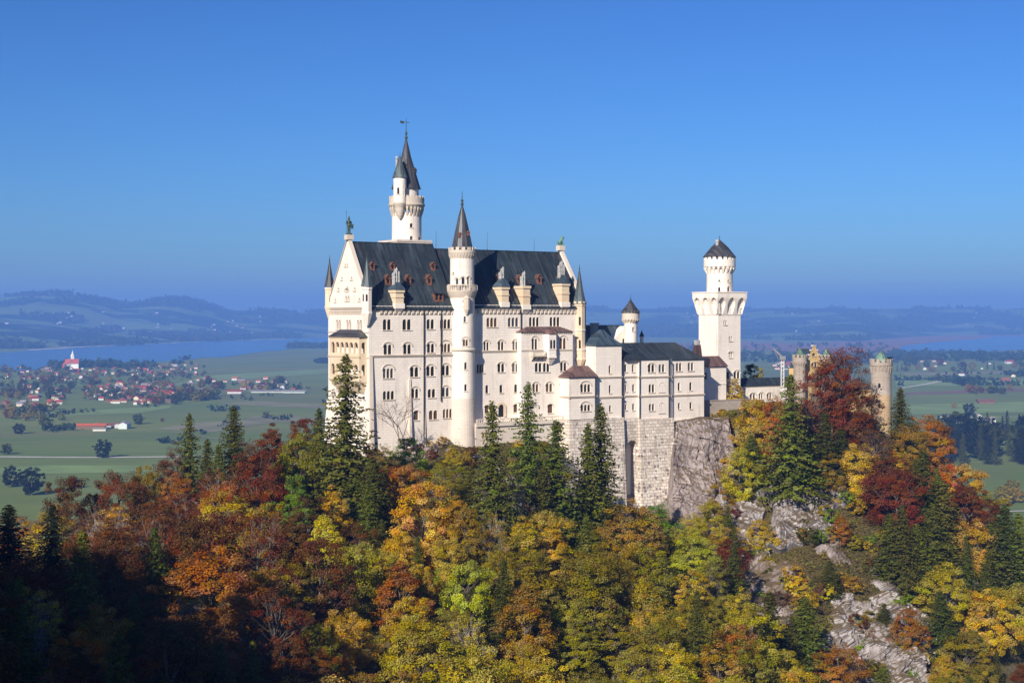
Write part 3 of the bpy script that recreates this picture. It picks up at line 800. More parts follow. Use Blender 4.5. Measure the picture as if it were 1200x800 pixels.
hW = windows(pal, fmW, pxs(0, WW, 'w', 'glass_pale'), .3)
mb = MB()
facade(mb, fmS1, [(0, ZB), (U1 + 2.5, ZB), (U1 + 2.5, ze + .2), (0, ze + .2)], h1)
facade(mb, fmW, [(0, ZB), (W_, ZB), (W_, ze + .6), (W_ / 2, zr + .9), (0, ze + .6)], hW, 0, .3)
mb.box(U1 + 2.2, U1 + 2.5, .003, W_, ZB, ze)
mb.box(.3, U1 + 2.2, W_ - .4, W_, ZB, ze)
# the east part stands back a little, its end wall carries a gable too
facade(mb, fmS2, [(U1 + 2.5, ZB), (U2, ZB), (U2, ze2 + .2), (U1 + 2.5, ze2 + .2)], h2)
gE = [(V2, ZB), (V2 + W_, ZB), (V2 + W_, ze2 + .7), (V2 + W_ / 2, zr2 + 1.0), (V2, ze2 + .7)]
mb.add([(U2, a, z) for a, z in gE] + [(U2 - .9, a, z) for a, z in gE], [(0, 1, 2, 3, 4), (5, 9, 8, 7, 6), (2, 7, 8, 3), (3, 8, 9, 4), (4, 9, 5, 0)])
mb.box(U1 + 2.6, U2 - .9, V2 + W_ - .4, V2 + W_, ZB, ze2)
# thickened battered foot of the west end
zf = z_at(470, 0, 10)
mb.prism([(-1.7, -.3), (-.05, -.3), (-.05, W_ + 1.2), (-1.7, W_ + 1.2)], ZB, [(-.28, .8), (-.05, .8), (-.05, W_ + .3), (-.28, W_ + .3)], zf)
mb.build('wall', M['lime'], pal)
# corner pier and buttresses of the south front
bt = MB()
zp = z_at(417, 0, 0)
def bu(px0, px1, top, pr0, pr1, low=ZB, v=0.0):
    a0, a1 = u_at(px0, v), u_at(px1, v); zt = z_at(top, a0, v)
    bt.prism([(a0 - .1, v - pr0), (a1 + .1, v - pr0), (a1 + .1, v - .003), (a0 - .1, v - .003)], low, [(a0, v - pr1), (a1, v - pr1), (a1, v - .003), (a0, v - .003)], zt)
bu(432.3, 436.2, 416, 1.5, .35); bu(478.6, 481, 444, 1.5, .25); bu(496.6, 498, 470, .8, .15)
bt.build('buttress', M['lime_low'], pal)
mb = MB()
zc = z_at(416.6, 0, 0)
band(mb, fmS1, .5, U1 + 2.4, zc); band(mb, fmS2, U1 + 2.6, u_at(611, V2), z_at(410.6, 45, V2))
band(mb, fmW, -.05, W_ + .2, ze - .2, .6, .55); band(mb, fmW, 0, W_, z_at(389, 0, 12), .25, .2); band(mb, fmW, 0, W_, z_at(417.4, 0, 12), .4, .3)
corbels(mb, fmS1, 3, U1 + .5, z_at(369.4, 12, 0), z_at(363.4, 12, 0), 1.35, .42)
corbels(mb, fmS2, U1 + 2.7, U2 - .4, z_at(368.8, 50, V2), z_at(362.6, 50, V2), 1.35, .42)
corbels(mb, fmW, 1.5, W_ - .5, z_at(369, 0, 10), z_at(365, 0, 10), 1.0, .3)
# coping of the two gables
for u, vv, za, zb in ((-.25, 0, ze, zr), (U2 - 1.0, V2, ze2, zr2)):
    for s in (0, 1):
        v0 = vv - .25 if s == 0 else vv + W_ + .25
        p, q = (v0, za + .45), (vv + W_ / 2, zb + 1.15)
        P = [(u, p[0], p[1]), (u + 1.1, p[0], p[1]), (u + 1.1, q[0], q[1]), (u, q[0], q[1])]
        mb.add(P + [(x, y, z + .35) for x, y, z in P], [(0, 3, 2, 1), (4, 5, 6, 7), (0, 1, 5, 4), (1, 2, 6, 5), (2, 3, 7, 6), (3, 0, 4, 7)])
mb.box(-.7, 1.3, W_ / 2 - 1.0, W_ / 2 + 1.0, zr + .6, zr + 2.0)
mb.box(U2 - 1.6, U2 + .5, V2 + W_ / 2 - 1.0, V2 + W_ / 2 + 1.0, zr2 + .7, zr2 + 2.2)
mb.build('cornice', M['trim'], pal)
mb = MB(); gable_roof(mb, .85, U1 + .6, 0, W_, ze, zr); mb.build('roof', M['roof'], pal)
mb = MB(); gable_roof(mb, U1 - .6, U2 - 1.0, V2, V2 + W_, ze2, zr2); mb.build('roof', M['roof'], pal)
# rain pipes
for px, v, y0, y1 in ((496.4, 0, 364, 520), (516.4, 0, 364, 470), (610, V2, 364, 486)):
    mb = MB(); a = u_at(px, v); mb.tube((a, v - .28, z_at(y0, a, v)), (a, v - .28, z_at(y1, a, v)), .17, .17, 6)
    mb.build('downpipe', M['metal'], pal)
# lightning rods
for px, y0, vv in ((511, 270, W_ / 2), (571, 272, V2 + W_ / 2), (626, 279, V2 + W_ / 2)):
    u = u_at(px, vv); mb = MB(); mb.tube((u, vv, zr2 - .2), (u, vv, z_at(y0, u, vv)), .07, .03, 5); mb.build('lightning_rod', M['metal'], pal)

def roofv(z, ze_, zr_, v0):          # the south slope: v at height z
    return v0 + (z - ze_) / (zr_ - ze_) * W_ / 2
def on_slope(px, py, ze_, zr_, v0):
    v = v0 + 4
    for _ in range(12):
        u = u_at(px, v); z = z_at(py, u, v); v += .7 * (roofv(z, ze_, zr_, v0) - v)
    return u, v, z
def dormer(px, y0, y1, wpx, ze_, zr_, v0):
    u, v, zb = on_slope(px, y1, ze_, zr_, v0)
    h = (y1 - y0) * .88 / F * dep(u, v); w = wpx * .7 / F * dep(u, v) / cT / 2
    mb = MB(); vb = v + h * (W_ / 2) / (zr_ - ze_) + .4; vf = v - .25
    hh = h * .62
    mb.box(u - w, u - w * .55, vf, vb, zb - .3, zb + hh); mb.box(u + w * .55, u + w, vf, vb, zb - .3, zb + hh)
    mb.box(u - w * .55, u + w * .55, vf, vb, zb - .3, zb + h * .12); mb.box(u - w * .55, u + w * .55, vf, vb, zb + hh * .86, zb + hh)
    mb.add([(u - w, vf, zb + hh), (u + w, vf, zb + hh), (u, vf, zb + h), (u - w, vb + 1, zb + hh), (u + w, vb + 1, zb + hh), (u, vb + 1, zb + h)], [(0, 1, 2)])
    d = mb.build('dormer', M['oak'], pal)
    g = MB(); g.poly([(u - w * .55, vf + .3, zb), (u + w * .55, vf + .3, zb), (u + w * .55, vf + .3, zb + hh), (u - w * .55, vf + .3, zb + hh)]); g.build('pane', M['glass'], d)
    r = MB(); e = w + .18
    for s in (-1, 1):
        r.add([(u + s * e, vf - .25, zb + hh - .12), (u, vf - .25, zb + h + .1), (u, vb + 1.2, zb + h + .1), (u + s * e, vb + 1.2, zb + hh - .12), (u + s * e, vf - .25, zb + hh - .28), (u, vf - .25, zb + h - .06), (u, vb + 1.2, zb + h - .06), (u + s * e, vb + 1.2, zb + hh - .28)],
              [(0, 1, 2, 3), (0, 4, 5, 1), (4, 7, 6, 5), (0, 3, 7, 4)])
    r.build('roof', M['dormer_roof'], d)
for q in ((436.5, 305.5, 315.5, 6.5), (460, 306, 316, 6.5), (507.6, 306, 316, 6.5), (454.6, 320, 333, 7.6), (478.6, 320, 333, 7.6), (503, 320, 333, 7.6)): dormer(*q, ze, zr, 0)
for q in ((584.6, 321, 332.5, 7), (609, 320.6, 332, 7), (632, 320, 332, 7), (656, 322, 332, 6)): dormer(*q, ze2, zr2, V2)
# the broad low dormer by the stair tower
u, v, zb = on_slope(514, 352.5, ze, zr, 0); mb = MB()
mb.box(u - 1.5, u + 1.5, v - .2, v + 2.0, zb - .3, zb + .25)
for k in (-1.5, -.2, 1.1): mb.box(u + k, u + k + .4, v - .2, v + 2.0, zb + .25, zb + 1.9)
mb.box(u - 1.5, u + 1.5, v - .2, v + 2.0, zb + 1.9, zb + 2.2)
d = mb.build('dormer', M['oak'], pal)
mb = MB(); mb.box(u - 1.1, u + 1.1, v + .1, v + .2, zb + .25, zb + 1.9); mb.build('pane', M['glass'], d)
mb = MB(); mb.add([(u - 1.9, v - .6, zb + 2.2), (u + 1.9, v - .6, zb + 2.2), (u + 1.9, v + 4.2, zb + 3.6), (u - 1.9, v + 4.2, zb + 3.6), (u - 1.9, v - .6, zb + 2.0), (u + 1.9, v - .6, zb + 2.0), (u + 1.9, v + 4.2, zb + 3.4), (u - 1.9, v + 4.2, zb + 3.4)], [(0, 1, 2, 3), (0, 4, 5, 1), (4, 7, 6, 5), (0, 3, 7, 4), (1, 5, 6, 2)]); mb.build('roof', M['roof'], d)

def chimney(px, ytop, ycap, ybody, ybot, wpx, v, capped, npots):
    """a stone chimney breast on the eaves, a hipped cap and a cluster of pots"""
    u = u_at(px, v); s = dep(u, v) / F; w = wpx * s / 2
    zt, zk, zb_, z0 = [z_at(y, u, v) for y in (ytop, ycap, ybody, ybot)]
    mb = MB()
    mb.prism([(u - w * .85, v - w * .8), (u + w * .85, v - w * .8), (u + w * .85, v + w + 2), (u - w * .85, v + w + 2)], z0, [(u - w * .85, v - w * .8), (u + w * .85, v - w * .8), (u + w * .85, v + w + 2), (u - w * .85, v + w + 2)], zb_ - .75)
    mb.box(u - w, u + w, v - w, v + w + 2.1, zb_ - .75, zb_); mb.box(u - w * .95, u + w * .95, v - w * .92, v + w, z0 + (zb_ - z0) * .42, z0 + (zb_ - z0) * .5)
    c = mb.build('chimney', M['sand'], pal)
    mb = MB()
    mb.prism([(u - w * .5, v - .1), (u + w * .5, v - .1), (u + w * .5, v + .3), (u - w * .5, v + .3)], z0 - 2.9, [(u - w * .95, v - w * .9), (u + w * .95, v - w * .9), (u + w * .95, v + .5), (u - w * .95, v + .5)], z0 - 1.4)
    mb.box(u - w, u + w, v - w * .95, v + .5, z0 - 1.4, z0 - .003); mb.build('bracket', M['lime'], c)
    if capped:
        k = MB(); e = w * 1.12
        k.prism([(u - e, v - e), (u + e, v - e), (u + e, v + w + 2.3), (u - e, v + w + 2.3)], zb_, [(u - w * .35, v - w * .1), (u + w * .35, v - w * .1), (u + w * .35, v + w * .8), (u - w * .35, v + w * .8)], zk)
        k.build('cap', M['roof_blue'], c)
    p = MB()
    for i in range(npots):
        x = u + (i - (npots - 1) / 2) * .72
        zz = zt - (0 if i == npots // 2 else 1.1)
        p.lathe(x, v + w * .4, [(.30, zk - 1.2), (.30, zk + .9), (.38, zk + 1.0), (.38, zk + 1.25), (.27, zk + 1.3), (.27, zz - 1.0), (.36, zz - .9), (.36, zz - .6), (.24, zz - .5), (.2, zz)], 8)
        p.lathe(x, v + w * .4 + .8, [(.30, zk - 1.2), (.30, zk + .9), (.38, zk + 1.0), (.38, zk + 1.25), (.27, zk + 1.3), (.27, zz - 1.3), (.36, zz - 1.2), (.36, zz - .9), (.24, zz - .8), (.2, zz - .4)], 8)
    p.build('chimney_pot', M['pot'], c)
chimney(466, 313, 330.5, 339.5, 355.5, 12.5, .2, True, 3)
chimney(589.6, 312.5, 326, 336, 354, 11.5, V2 + .4, True, 2)
chimney(614.6, 317.5, 330, 335, 357, 11.5, V2 + .2, False, 2)
chimney(660, 305, 322, 332, 354, 12, V2 + .4, True, 3)

# corner turrets of the west gable, and of the east end
def turret(name, u, v, R_, y_apex, y_base, y_low, y_corb, n, spmat, wmat, crenel=False, wins=(), fin=1.6, a0=None):
    t = MB(); a0 = CN + math.pi / n if a0 is None else a0
    za, zb_, zl, zk = [z_at(y, u, v) for y in (y_apex, y_base, y_low, y_corb)]
    t.lathe(u, v, [(R_ * .35, zk - .6), (R_ * .5, zk), (R_ * 1.12, zl - .3), (R_ * 1.12, zl), (R_, zl + .15), (R_, zb_ - .8), (R_ * 1.1, zb_ - .6), (R_ * 1.1, zb_)], n, a0=a0)
    if crenel: merlons(t, u, v, R_ * 1.13, zb_ + .003, .75, n, .35, 0, .62, a0)
    o = t.build('turret', wmat, pal)
    g = MB()
    for (ang, z0, z1, w) in wins:
        rr = R_ * math.cos(math.pi / n) + .04; tt = CN + ang
        cx, cy = u + rr * math.cos(tt), v + rr * math.sin(tt); tx, ty = -math.sin(tt), math.cos(tt)
        for (a, z) in [(0, 0)]:
            L = arch_loop(-w / 2, w / 2, z_at(z0, u, v), z_at(z1, u, v), True, 4)
            g.poly([(cx + tx * p[0], cy + ty * p[0], p[1]) for p in L])
    if g.v: g.build('pane', M['glass'], o)
    s = spire('spire', spmat, o, u, v, [(R_ * 1.2, zb_ + (.2 if not crenel else .003)), (R_ * .62, zb_ + (za - zb_) * .45), (.08, za)], n, a0, 0)
    f = MB(); finial(f, u, v, za, fin, .22); f.build('finial', M['bronze'], o)
uS, vS = .6, .4
turret('turret', u_at(430, -.2), -.2, 1.42, 303, 336.5, 366, 379, 8, M['spire_blue'], M['lime'], False, [(.05, 353, 344.6, .55), (-.74, 353, 344.6, .5)])
turret('turret', .3, v_at(386.2, .3), 1.3, 305.5, 336.8, 359, 371, 8, M['spire'], M['sand'], False, [(.3, 354, 345, .5)])
ue = u_at(679, V2 + .3)
tE = turret('turret', ue, V2 + .3, 1.72, 315, 356, 420, 430, 8, M['spire_blue'], M['sand'], True, [(.02, 381, 371, .6), (.02, 408, 398, .6)], 1.4)
mb = MB(); mb.lathe(ue, V2 + .3, [(.95, ZB + 3), (.95, z_at(428, ue, V2))], 8); mb.lathe(ue, V2 + .3, [(1.95, z_at(387.5, ue, V2)), (1.95, z_at(386, ue, V2))], 8, a0=CN + math.pi / 8)
mb.lathe(ue, V2 + .3, [(1.95, z_at(410, ue, V2)), (1.95, z_at(408.6, ue, V2))], 8, a0=CN + math.pi / 8); mb.build('corner_shaft', M['lime'], pal)

# two-storey loggia on the west front
ul = -2.4
va, vb = v_at(421, ul), v_at(386.4, ul)
lo = MB()
zt_, zf1, zf2, zlow = z_at(394.5, ul, 12), z_at(415.5, ul, 12), z_at(440, ul, 12), z_at(446, ul, 12)
span = vb - va; fml = west(ul)
arc = []
for (ztop, zbot) in ((z_at(400.5, ul, 12), z_at(413.5, ul, 12)), (z_at(426, ul, 12), z_at(439, ul, 12))):
    for k in range(6):
        c = va + span * (k + .7) / 6.4
        arc.append((c - span * .062, c + span * .062, zbot, ztop, 1, 0, 'glass'))
wl = [arch_loop(a0, a1, z0, z1) for a0, a1, z0, z1, *_ in arc]
facade(lo, fml, [(va, zlow), (vb, zlow), (vb, zt_), (va, zt_)], wl, 0, .5)
fms = south(va)
wl2 = [arch_loop(ul + .7, -.5, z0, z1) for z0, z1 in ((z_at(413.5, ul, 12), z_at(400.5, ul, 12)), (z_at(439, ul, 12), z_at(426, ul, 12)))]
facade(lo, fms, [(ul, zlow), (0, zlow), (0, zt_), (ul, zt_)], wl2, 0, .5)
lo.box(ul, 0, vb - .3, vb, zlow, zt_)
for z in (zlow, zf1 - .4): lo.box(ul + .5, -.004, va + .5, vb - .3, z, z + .3)
lo.prism([(-.3, va + 1.5), (-.003, va + 1.5), (-.003, vb - 1.5), (-.3, vb - 1.5)], zlow - 3.2, [(ul, va), (-.003, va), (-.003, vb), (ul, vb)], zlow)
band(lo, fml, va - .2, vb + .2, zf1 - .2, .5, .25); band(lo, fml, va - .2, vb + .2, zlow + .5, .5, .25); band(lo, fml, va - .2, vb + .2, zt_, .4, .3)
lg = lo.build('loggia', M['sand'], pal)
mb = MB(); mb.prism([(ul - .5, va - .5), (.0, va - .5), (.0, vb + .4), (ul - .5, vb + .4)], zt_ + .01, [(-.9, va + 3.4), (-.003, va + 3.4), (-.003, vb - 3.6), (-.9, vb - 3.6)], z_at(386, ul, 12)); mb.build('roof', M['spire'], lg)

# the throne-room bay that stands forward of the south front, with its oriel and balcony
vbay = V2 - 2.3
ba0, ba1 = u_at(610.8, vbay), u_at(671.2, vbay)
PB = [(623.4, 629.6, 396.8, 410.2, 2, 1.3), (656, 663.2, 396, 409.4, 2, 1.2, 'glass_brown'),
      (627, 630.6, 425, 435.6, 1, 0), (631.4, 634.8, 425, 435.6, 1, 0), (636.6, 640, 425, 435.6, 1, 0), (640.6, 644, 425, 435.6, 1, 0), (656.8, 663.8, 424.4, 434.6, 2, .9),
      (624.4, 631, 449.6, 459.2, 2, 1.0, 'glass_brown'), (640, 647.2, 449.2, 458.8, 2, 1.0, 'glass_brown'), (656.4, 663.6, 448.8, 458.4, 2, 1.0, 'glass_brown'),
      (642, 647.6, 472, 483.8, 1, .6, 'glass_brown'), (659, 665.4, 471.4, 483, 1, .6, 'glass_brown')]
bay = MB(); zbt = z_at(389, 55, vbay)
fmb = south(vbay)
hb = windows(pal, fmb, pxs(vbay, PB))
facade(bay, fmb, [(ba0, ZB), (ba1, ZB), (ba1, zbt), (ba0, zbt)], hb)
bay.box(ba0, ba0 + .4, vbay + .003, V2 - .003, ZB, zbt - .004); bay.box(ba1 - .4, ba1, vbay + .003, V2 - .003, ZB, zbt - .004)
bo = bay.build('bay', M['lime'], pal)
mb = MB()
mb.prism([(ba0 - .5, vbay - .55), (ba1 + .5, vbay - .55), (ba1 + .5, V2 - .003), (ba0 - .5, V2 - .003)], zbt + .003, [(ba0 + 3.4, V2 - .4), (ba1 - 3.6, V2 - .4), (ba1 - 3.6, V2 - .003), (ba0 + 3.4, V2 - .003)], z_at(382.6, 55, V2))
mb.build('roof', M['roof_brown'], bo)
mb = MB(); band(mb, fmb, ba0, ba1, z_at(409.8, 55, vbay), .4, .25); corbels(mb, fmb, ba0 + .5, ba1 - .5, z_at(392, 55, vbay), z_at(390, 55, vbay), .8, .2); mb.build('cornice', M['trim'], bo)
oc0, oc1 = u_at(636.6, vbay), u_at(651.8, vbay)
mb = MB(); w = oc1 - oc0
ring = lambda e: [(oc0 - e, vbay - .003), (oc0 + w * .22 - e * .3, vbay - 1.5 - e), (oc1 - w * .22 + e * .3, vbay - 1.5 - e), (oc1 + e, vbay - .003)]
zo0, zo1 = z_at(417.6, 58, vbay), z_at(391, 58, vbay)
mb.prism(ring(0), zo0, ring(0), zo1); mb.prism(ring(.18), zo0 - .4, ring(.18), zo0 + .1); mb.prism(ring(.12), z_at(409.5, 58, vbay), ring(.12), z_at(409.5, 58, vbay) + .3)
mb.prism([(oc0 + w * .4, vbay - .003), (oc0 + w * .42, vbay - .3), (oc1 - w * .42, vbay - .3), (oc1 - w * .4, vbay - .003)], zo0 - 2.4, ring(0), zo0 - .4)
orl = mb.build('oriel', M['lime'], bo)
mb = MB()
for k in (0, 1):
    c = oc0 + w * (.38 + .24 * k); L = arch_loop(c - w * .075, c + w * .075, z_at(408.6, 58, vbay), z_at(398, 58, vbay))
    mb.poly([(p[0], vbay - 1.52, p[1]) for p in L])
mb.build('pane', M['glass'], orl)
mb = MB(); mb.prism(ring(.35), zo1, [(p[0] * .6 + (oc0 + oc1) * .2, p[1] * .5 + vbay * .5) for p in ring(0)], zo1 + 1.2); mb.build('roof', M['roof_brown'], orl)
bc0, bc1 = u_at(621.6, vbay), u_at(637, vbay)
mb = MB(); zb_ = z_at(416.4, 56, vbay)
mb.box(bc0, bc1, vbay - 1.5, vbay - .003, zb_ - .3, zb_)
n = 12
for k in range(n + 1): x = bc0 + .1 + (bc1 - bc0 - .2) * k / n; mb.box(x - .05, x + .05, vbay - 1.45, vbay - 1.3, zb_, zb_ + 1.0)
mb.box(bc0, bc1, vbay - 1.5, vbay - 1.22, zb_ + 1.0, zb_ + 1.2); mb.box(bc0, bc0 + .15, vbay - 1.5, vbay - .003, zb_, zb_ + 1.15)
for k in range(4):
    x = bc0 + .4 + k * (bc1 - bc0 - .8) / 3
    mb.prism([(x - .17, vbay - .25), (x + .17, vbay - .25), (x + .17, vbay - .003), (x - .17, vbay - .003)], zb_ - 1.5, [(x - .17, vbay - 1.4), (x + .17, vbay - 1.4), (x + .17, vbay - .003), (x - .17, vbay - .003)], zb_ - .3)
mb.build('balcony', M['trim'], bo)

# arched garden door and the terrace along the foot of the east part
u0, u1 = u_at(584, V2), u_at(590, V2)
mb = MB(); L = arch_loop(u0, u1, z_at(488, 45, V2), z_at(473.4, 45, V2), True, 8)
mb.poly([(p[0], V2 - .05, p[1]) for p in L]); dr = mb.build('door', M['glass'], pal)
mb = MB(); L2 = arch_loop(u0 - .8, u1 + .8, z_at(488, 45, V2), z_at(470.6, 45, V2), True, 8)
for i in range(1, len(L) - 1):
    mb.poly([(L[i][0], V2 - .3, L[i][1]), (L[i + 1][0], V2 - .3, L[i + 1][1]), (L2[i + 1][0], V2 - .3, L2[i + 1][1]), (L2[i][0], V2 - .3, L2[i][1])])
    mb.poly([(L[i][0], V2 - .3, L[i][1]), (L[i + 1][0], V2 - .3, L[i + 1][1]), (L[i + 1][0], V2, L[i + 1][1]), (L[i][0], V2, L[i][1])])
mb.build('door_frame', M['sand'], dr)
vt = V2 - 4.6
t0, t1 = u_at(558.5, vt), u_at(671, vt)
zt = z_at(492.5, 55, vt)
mb = MB()
mb.box(t0, t1, vt, V2 - .003, zt - 1.0, zt)
mb.box(t0, t1 - 6, vt + .5, V2 - .004, ZB, zt - 1.0)
mb.box(t0, t1, vt - .15, vt + .15, zt + .95, zt + 1.2)
n = 46
for k in range(n + 1):
    x = t0 + .2 + (t1 - t0 - .4) * k / n; wd = .34 if k % 6 == 0 else .10
    mb.box(x - wd, x + wd, vt - .10, vt + .10, zt, zt + .95)
for k in range(8):
    x = t1 - 6.2 + k * .85
    mb.prism([(x - .2, vt + 2.5), (x + .2, vt + 2.5), (x + .2, V2), (x - .2, V2)], zt - 3.4, [(x - .2, vt + .1), (x + .2, vt + .1), (x + .2, V2), (x - .2, V2)], zt - 1.0)
mb.build('terrace', M['lime_low'], pal)

# ===== statues standing on the gables
def figure(name, label, u, v, z):
    t = cthing(name, label, 'statue', u, v, z)
    mb = MB()
    mb.lathe(u, v, [(.9, z), (.9, z + .35), (.6, z + .5)], 8)
    for s in (-1, 1):
        mb.tube((u + s * .26, v, z + .5), (u + s * .24, v - .05, z + 1.5), .2, .22, 8); mb.tube((u + s * .24, v - .05, z + 1.5), (u + s * .16, v, z + 2.5), .23, .32, 8)
    mb.lathe(u, v, [(.46, z + 2.3), (.56, z + 2.6), (.46, z + 3.0), (.62, z + 3.6), (.58, z + 3.9), (.22, z + 4.1), (.18, z + 4.3)], 10)
    mb.lathe(u, v, [(.12, z + 4.15), (.30, z + 4.3), (.33, z + 4.55), (.26, z + 4.8), (.1, z + 4.95), (.16, z + 5.1), (.03, z + 5.4)], 10)
    mb.tube((u - .58, v, z + 3.75), (u - .95, v - .1, z + 3.1), .18, .15, 7); mb.tube((u - .95, v - .1, z + 3.1), (u - 1.0, v - .45, z + 3.4), .14, .11, 7)
    mb.tube((u + .58, v, z + 3.75), (u + .85, v - .1, z + 3.0), .18, .15, 7); mb.tube((u + .85, v - .1, z + 3.0), (u + .75, v - .4, z + 2.5), .14, .11, 7)
    mb.build('body', M['bronze'], t)
    mb = MB(); mb.tube((u - 1.05, v - .45, z + .4), (u - 1.0, v - .45, z + 6.2), .05, .05, 5); mb.lathe(u - 1.0, v - .45, [(.02, z + 5.9), (.14, z + 6.2), (.01, z + 6.7)], 6); mb.build('lance', M['bronze'], t)
    mb = MB(); mb.prism([(u + .4, v - .55), (u + 1.1, v - .5), (u + 1.1, v - .42), (u + .4, v - .47)], z + 1.7, [(u + .3, v - .55), (u + 1.2, v - .5), (u + 1.2, v - .42), (u + .3, v - .47)], z + 2.9); mb.build('shield', M['bronze'], t)
figure('knight_statue', 'green bronze knight holding a lance on the peak of the west gable', .3, W_ / 2, zr + 2.0)
ul_, vl_, zl_ = U2 - .55, V2 + W_ / 2, zr2 + 2.2
t = cthing('lion_statue', 'pale green bronze lion sitting on the peak of the east gable', 'statue', ul_, vl_, zl_)
mb = MB()
mb.box(ul_ - 1.0, ul_ + 1.0, vl_ - .5, vl_ + .5, zl_, zl_ + .25)
mb.tube((ul_ - .7, vl_, zl_ + .7), (ul_ + .35, vl_, zl_ + 1.75), .5, .52, 8); mb.tube((ul_ + .35, vl_, zl_ + 1.75), (ul_ + .6, vl_, zl_ + 2.3), .55, .45, 8)
mb.lathe(ul_ + .75, vl_, [(.1, zl_ + 2.05), (.42, zl_ + 2.25), (.45, zl_ + 2.55), (.3, zl_ + 2.85), (.05, zl_ + 2.95)], 8); mb.tube((ul_ + .9, vl_, zl_ + 2.4), (ul_ + 1.35, vl_, zl_ + 2.35), .26, .18, 7)
for s in (-.28, .28):
    mb.tube((ul_ + .45, vl_ + s, zl_ + 1.6), (ul_ + .75, vl_ + s, zl_ + .25), .22, .15, 7); mb.tube((ul_ - .6, vl_ + s, zl_ + .6), (ul_ + .1, vl_ + s, zl_ + .32), .3, .16, 7)
mb.tube((ul_ - 1.0, vl_, zl_ + .5), (ul_ - 1.25, vl_, zl_ + 1.3), .1, .07, 5); mb.tube((ul_ - 1.25, vl_, zl_ + 1.3), (ul_ - 1.0, vl_, zl_ + 1.7), .07, .12, 5)
mb.build('body', M['verdigris'], t)

# ===== round stair tower on the south front
vS = .6
uS = u_at(541.6, vS); RS = 3.42
st = cthing('stair_tower', 'slim round white stair tower with battlements and dark spire on the palace front', 'tower', uS, vS, -36)
zst = lambda y: (HY - y) / F * (dep(uS, vS))
drum_wall(st, uS, vS, RS, zst(345), zst(296.5), drum_specs(uS, vS, RS, [(541, 544.4, 324.6, 333, 1, .8), (534, 537, 326, 333, 1, .8), (547.6, 550, 324.6, 333, 1, .8), (530, 532, 318.6, 320.8, 1, 0)]), M['lime'])
drum_wall(st, uS, vS, RS + .12, ZB, zst(345.2), drum_specs(uS, vS, RS + .12, [(543.4, 546, 352, 359, 1, .5), (543.4, 546, 370.5, 377.4, 1, 0), (542.4, 548.6, 397.6, 405.2, 2, 1.0), (544.2, 547, 424.4, 432.6, 1, 0), (544.2, 547, 450, 458, 1, 0), (544.8, 547.6, 476, 484, 1, 0)]), M['lime'])
mb = MB()
mb.lathe(uS, vS, [(RS + .1, zst(349.5)), (RS + .55, zst(345)), (RS + .85, zst(341.5)), (RS + .85, zst(340.3)), (RS - .1, zst(340.3))], 32, cap=False)
mb.lathe(uS, vS, [(RS + .85, zst(334.6)), (RS + .85, zst(333.4)), (RS + .6, zst(333.4)), (RS + .6, zst(334.6)), (RS + .85, zst(334.6))], 32, cap=False)
for k in range(32):
    t_ = 2 * math.pi * k / 32; wd = .32 if k % 4 == 0 else .13
    cx, cy = uS + (RS + .74) * math.cos(t_), vS + (RS + .74) * math.sin(t_)
    mb.box(cx - wd / 1.4, cx + wd / 1.4, cy - wd / 1.4, cy + wd / 1.4, zst(340.4), zst(334.5))
mb.build('balcony', M['trim'], st)
mb = MB()
mb.lathe(uS, vS, [(RS, zst(303)), (RS + .25, zst(299)), (RS + .5, zst(296.6)), (RS + .5, zst(293.4)), (RS + .15, zst(293.4)), (RS + .15, zst(296)), (.5, zst(296))], 32, cap=False)
machic(mb, uS, vS, RS, RS + .42, zst(303), zst(297.4), 26)
merlons(mb, uS, vS, RS + .5, zst(293.5), zst(290) - zst(293.5), 14, .35)
mb.build('battlement', M['trim'], st)
mb = MB(); mb.lathe(uS, vS, [(RS + .5, zst(410.5)), (RS + .5, zst(409)), (RS + .1, zst(407.6))], 32, cap=False); mb.build('cornice', M['trim'], st); mb = MB(); mb.lathe(uS, vS, [(RS + 1.0, ZB), (RS + .3, zst(480)), (RS + .16, zst(466))], 32, cap=False); mb.build('plinth', M['lime_low'], st)
sp_ = spire('spire', M['spire'], st, uS, vS, [(RS - .35, zst(295.5)), (RS - .55, zst(289)), (RS - 1.5, zst(270)), (.95, zst(252)), (.12, zst(240.5))], 12, 0, 0)
mb = MB()
for (dx, y) in ((-.35, 276), (.9, 274)):
    rr = 2.0; tt = cn_at(uS, vS) + dx
    cx, cy = uS + rr * math.cos(tt), vS + rr * math.sin(tt)
    mb.box(cx - .45, cx + .45, cy - .5, cy + .3, zst(y + 3), zst(y - 1)); mb.prism([(cx - .55, cy - .6), (cx + .55, cy - .6), (cx + .55, cy + .4), (cx - .55, cy + .4)], zst(y - 1), [(cx, cy - .6), (cx + .01, cy - .6), (cx + .01, cy + .4), (cx, cy + .4)], zst(y - 3.5))
mb.build('dormer', M['oak'], sp_)
mb = MB(); finial(mb, uS, vS, zst(240.5), zst(224) - zst(240.5), .5); mb.build('finial', M['bronze'], st)
# small corbelled oriel on its flank
tt = cn_at(uS, vS) + .35; cx, cy = uS + (RS + .25) * math.cos(tt), vS + (RS + .25) * math.sin(tt)
mb = MB(); mb.lathe(cx, cy, [(.25, zst(369)), (.9, zst(363)), (.9, zst(350)), (1.05, zst(349.6)), (.1, zst(346))], 8); mb.build('oriel', M['trim'], st)

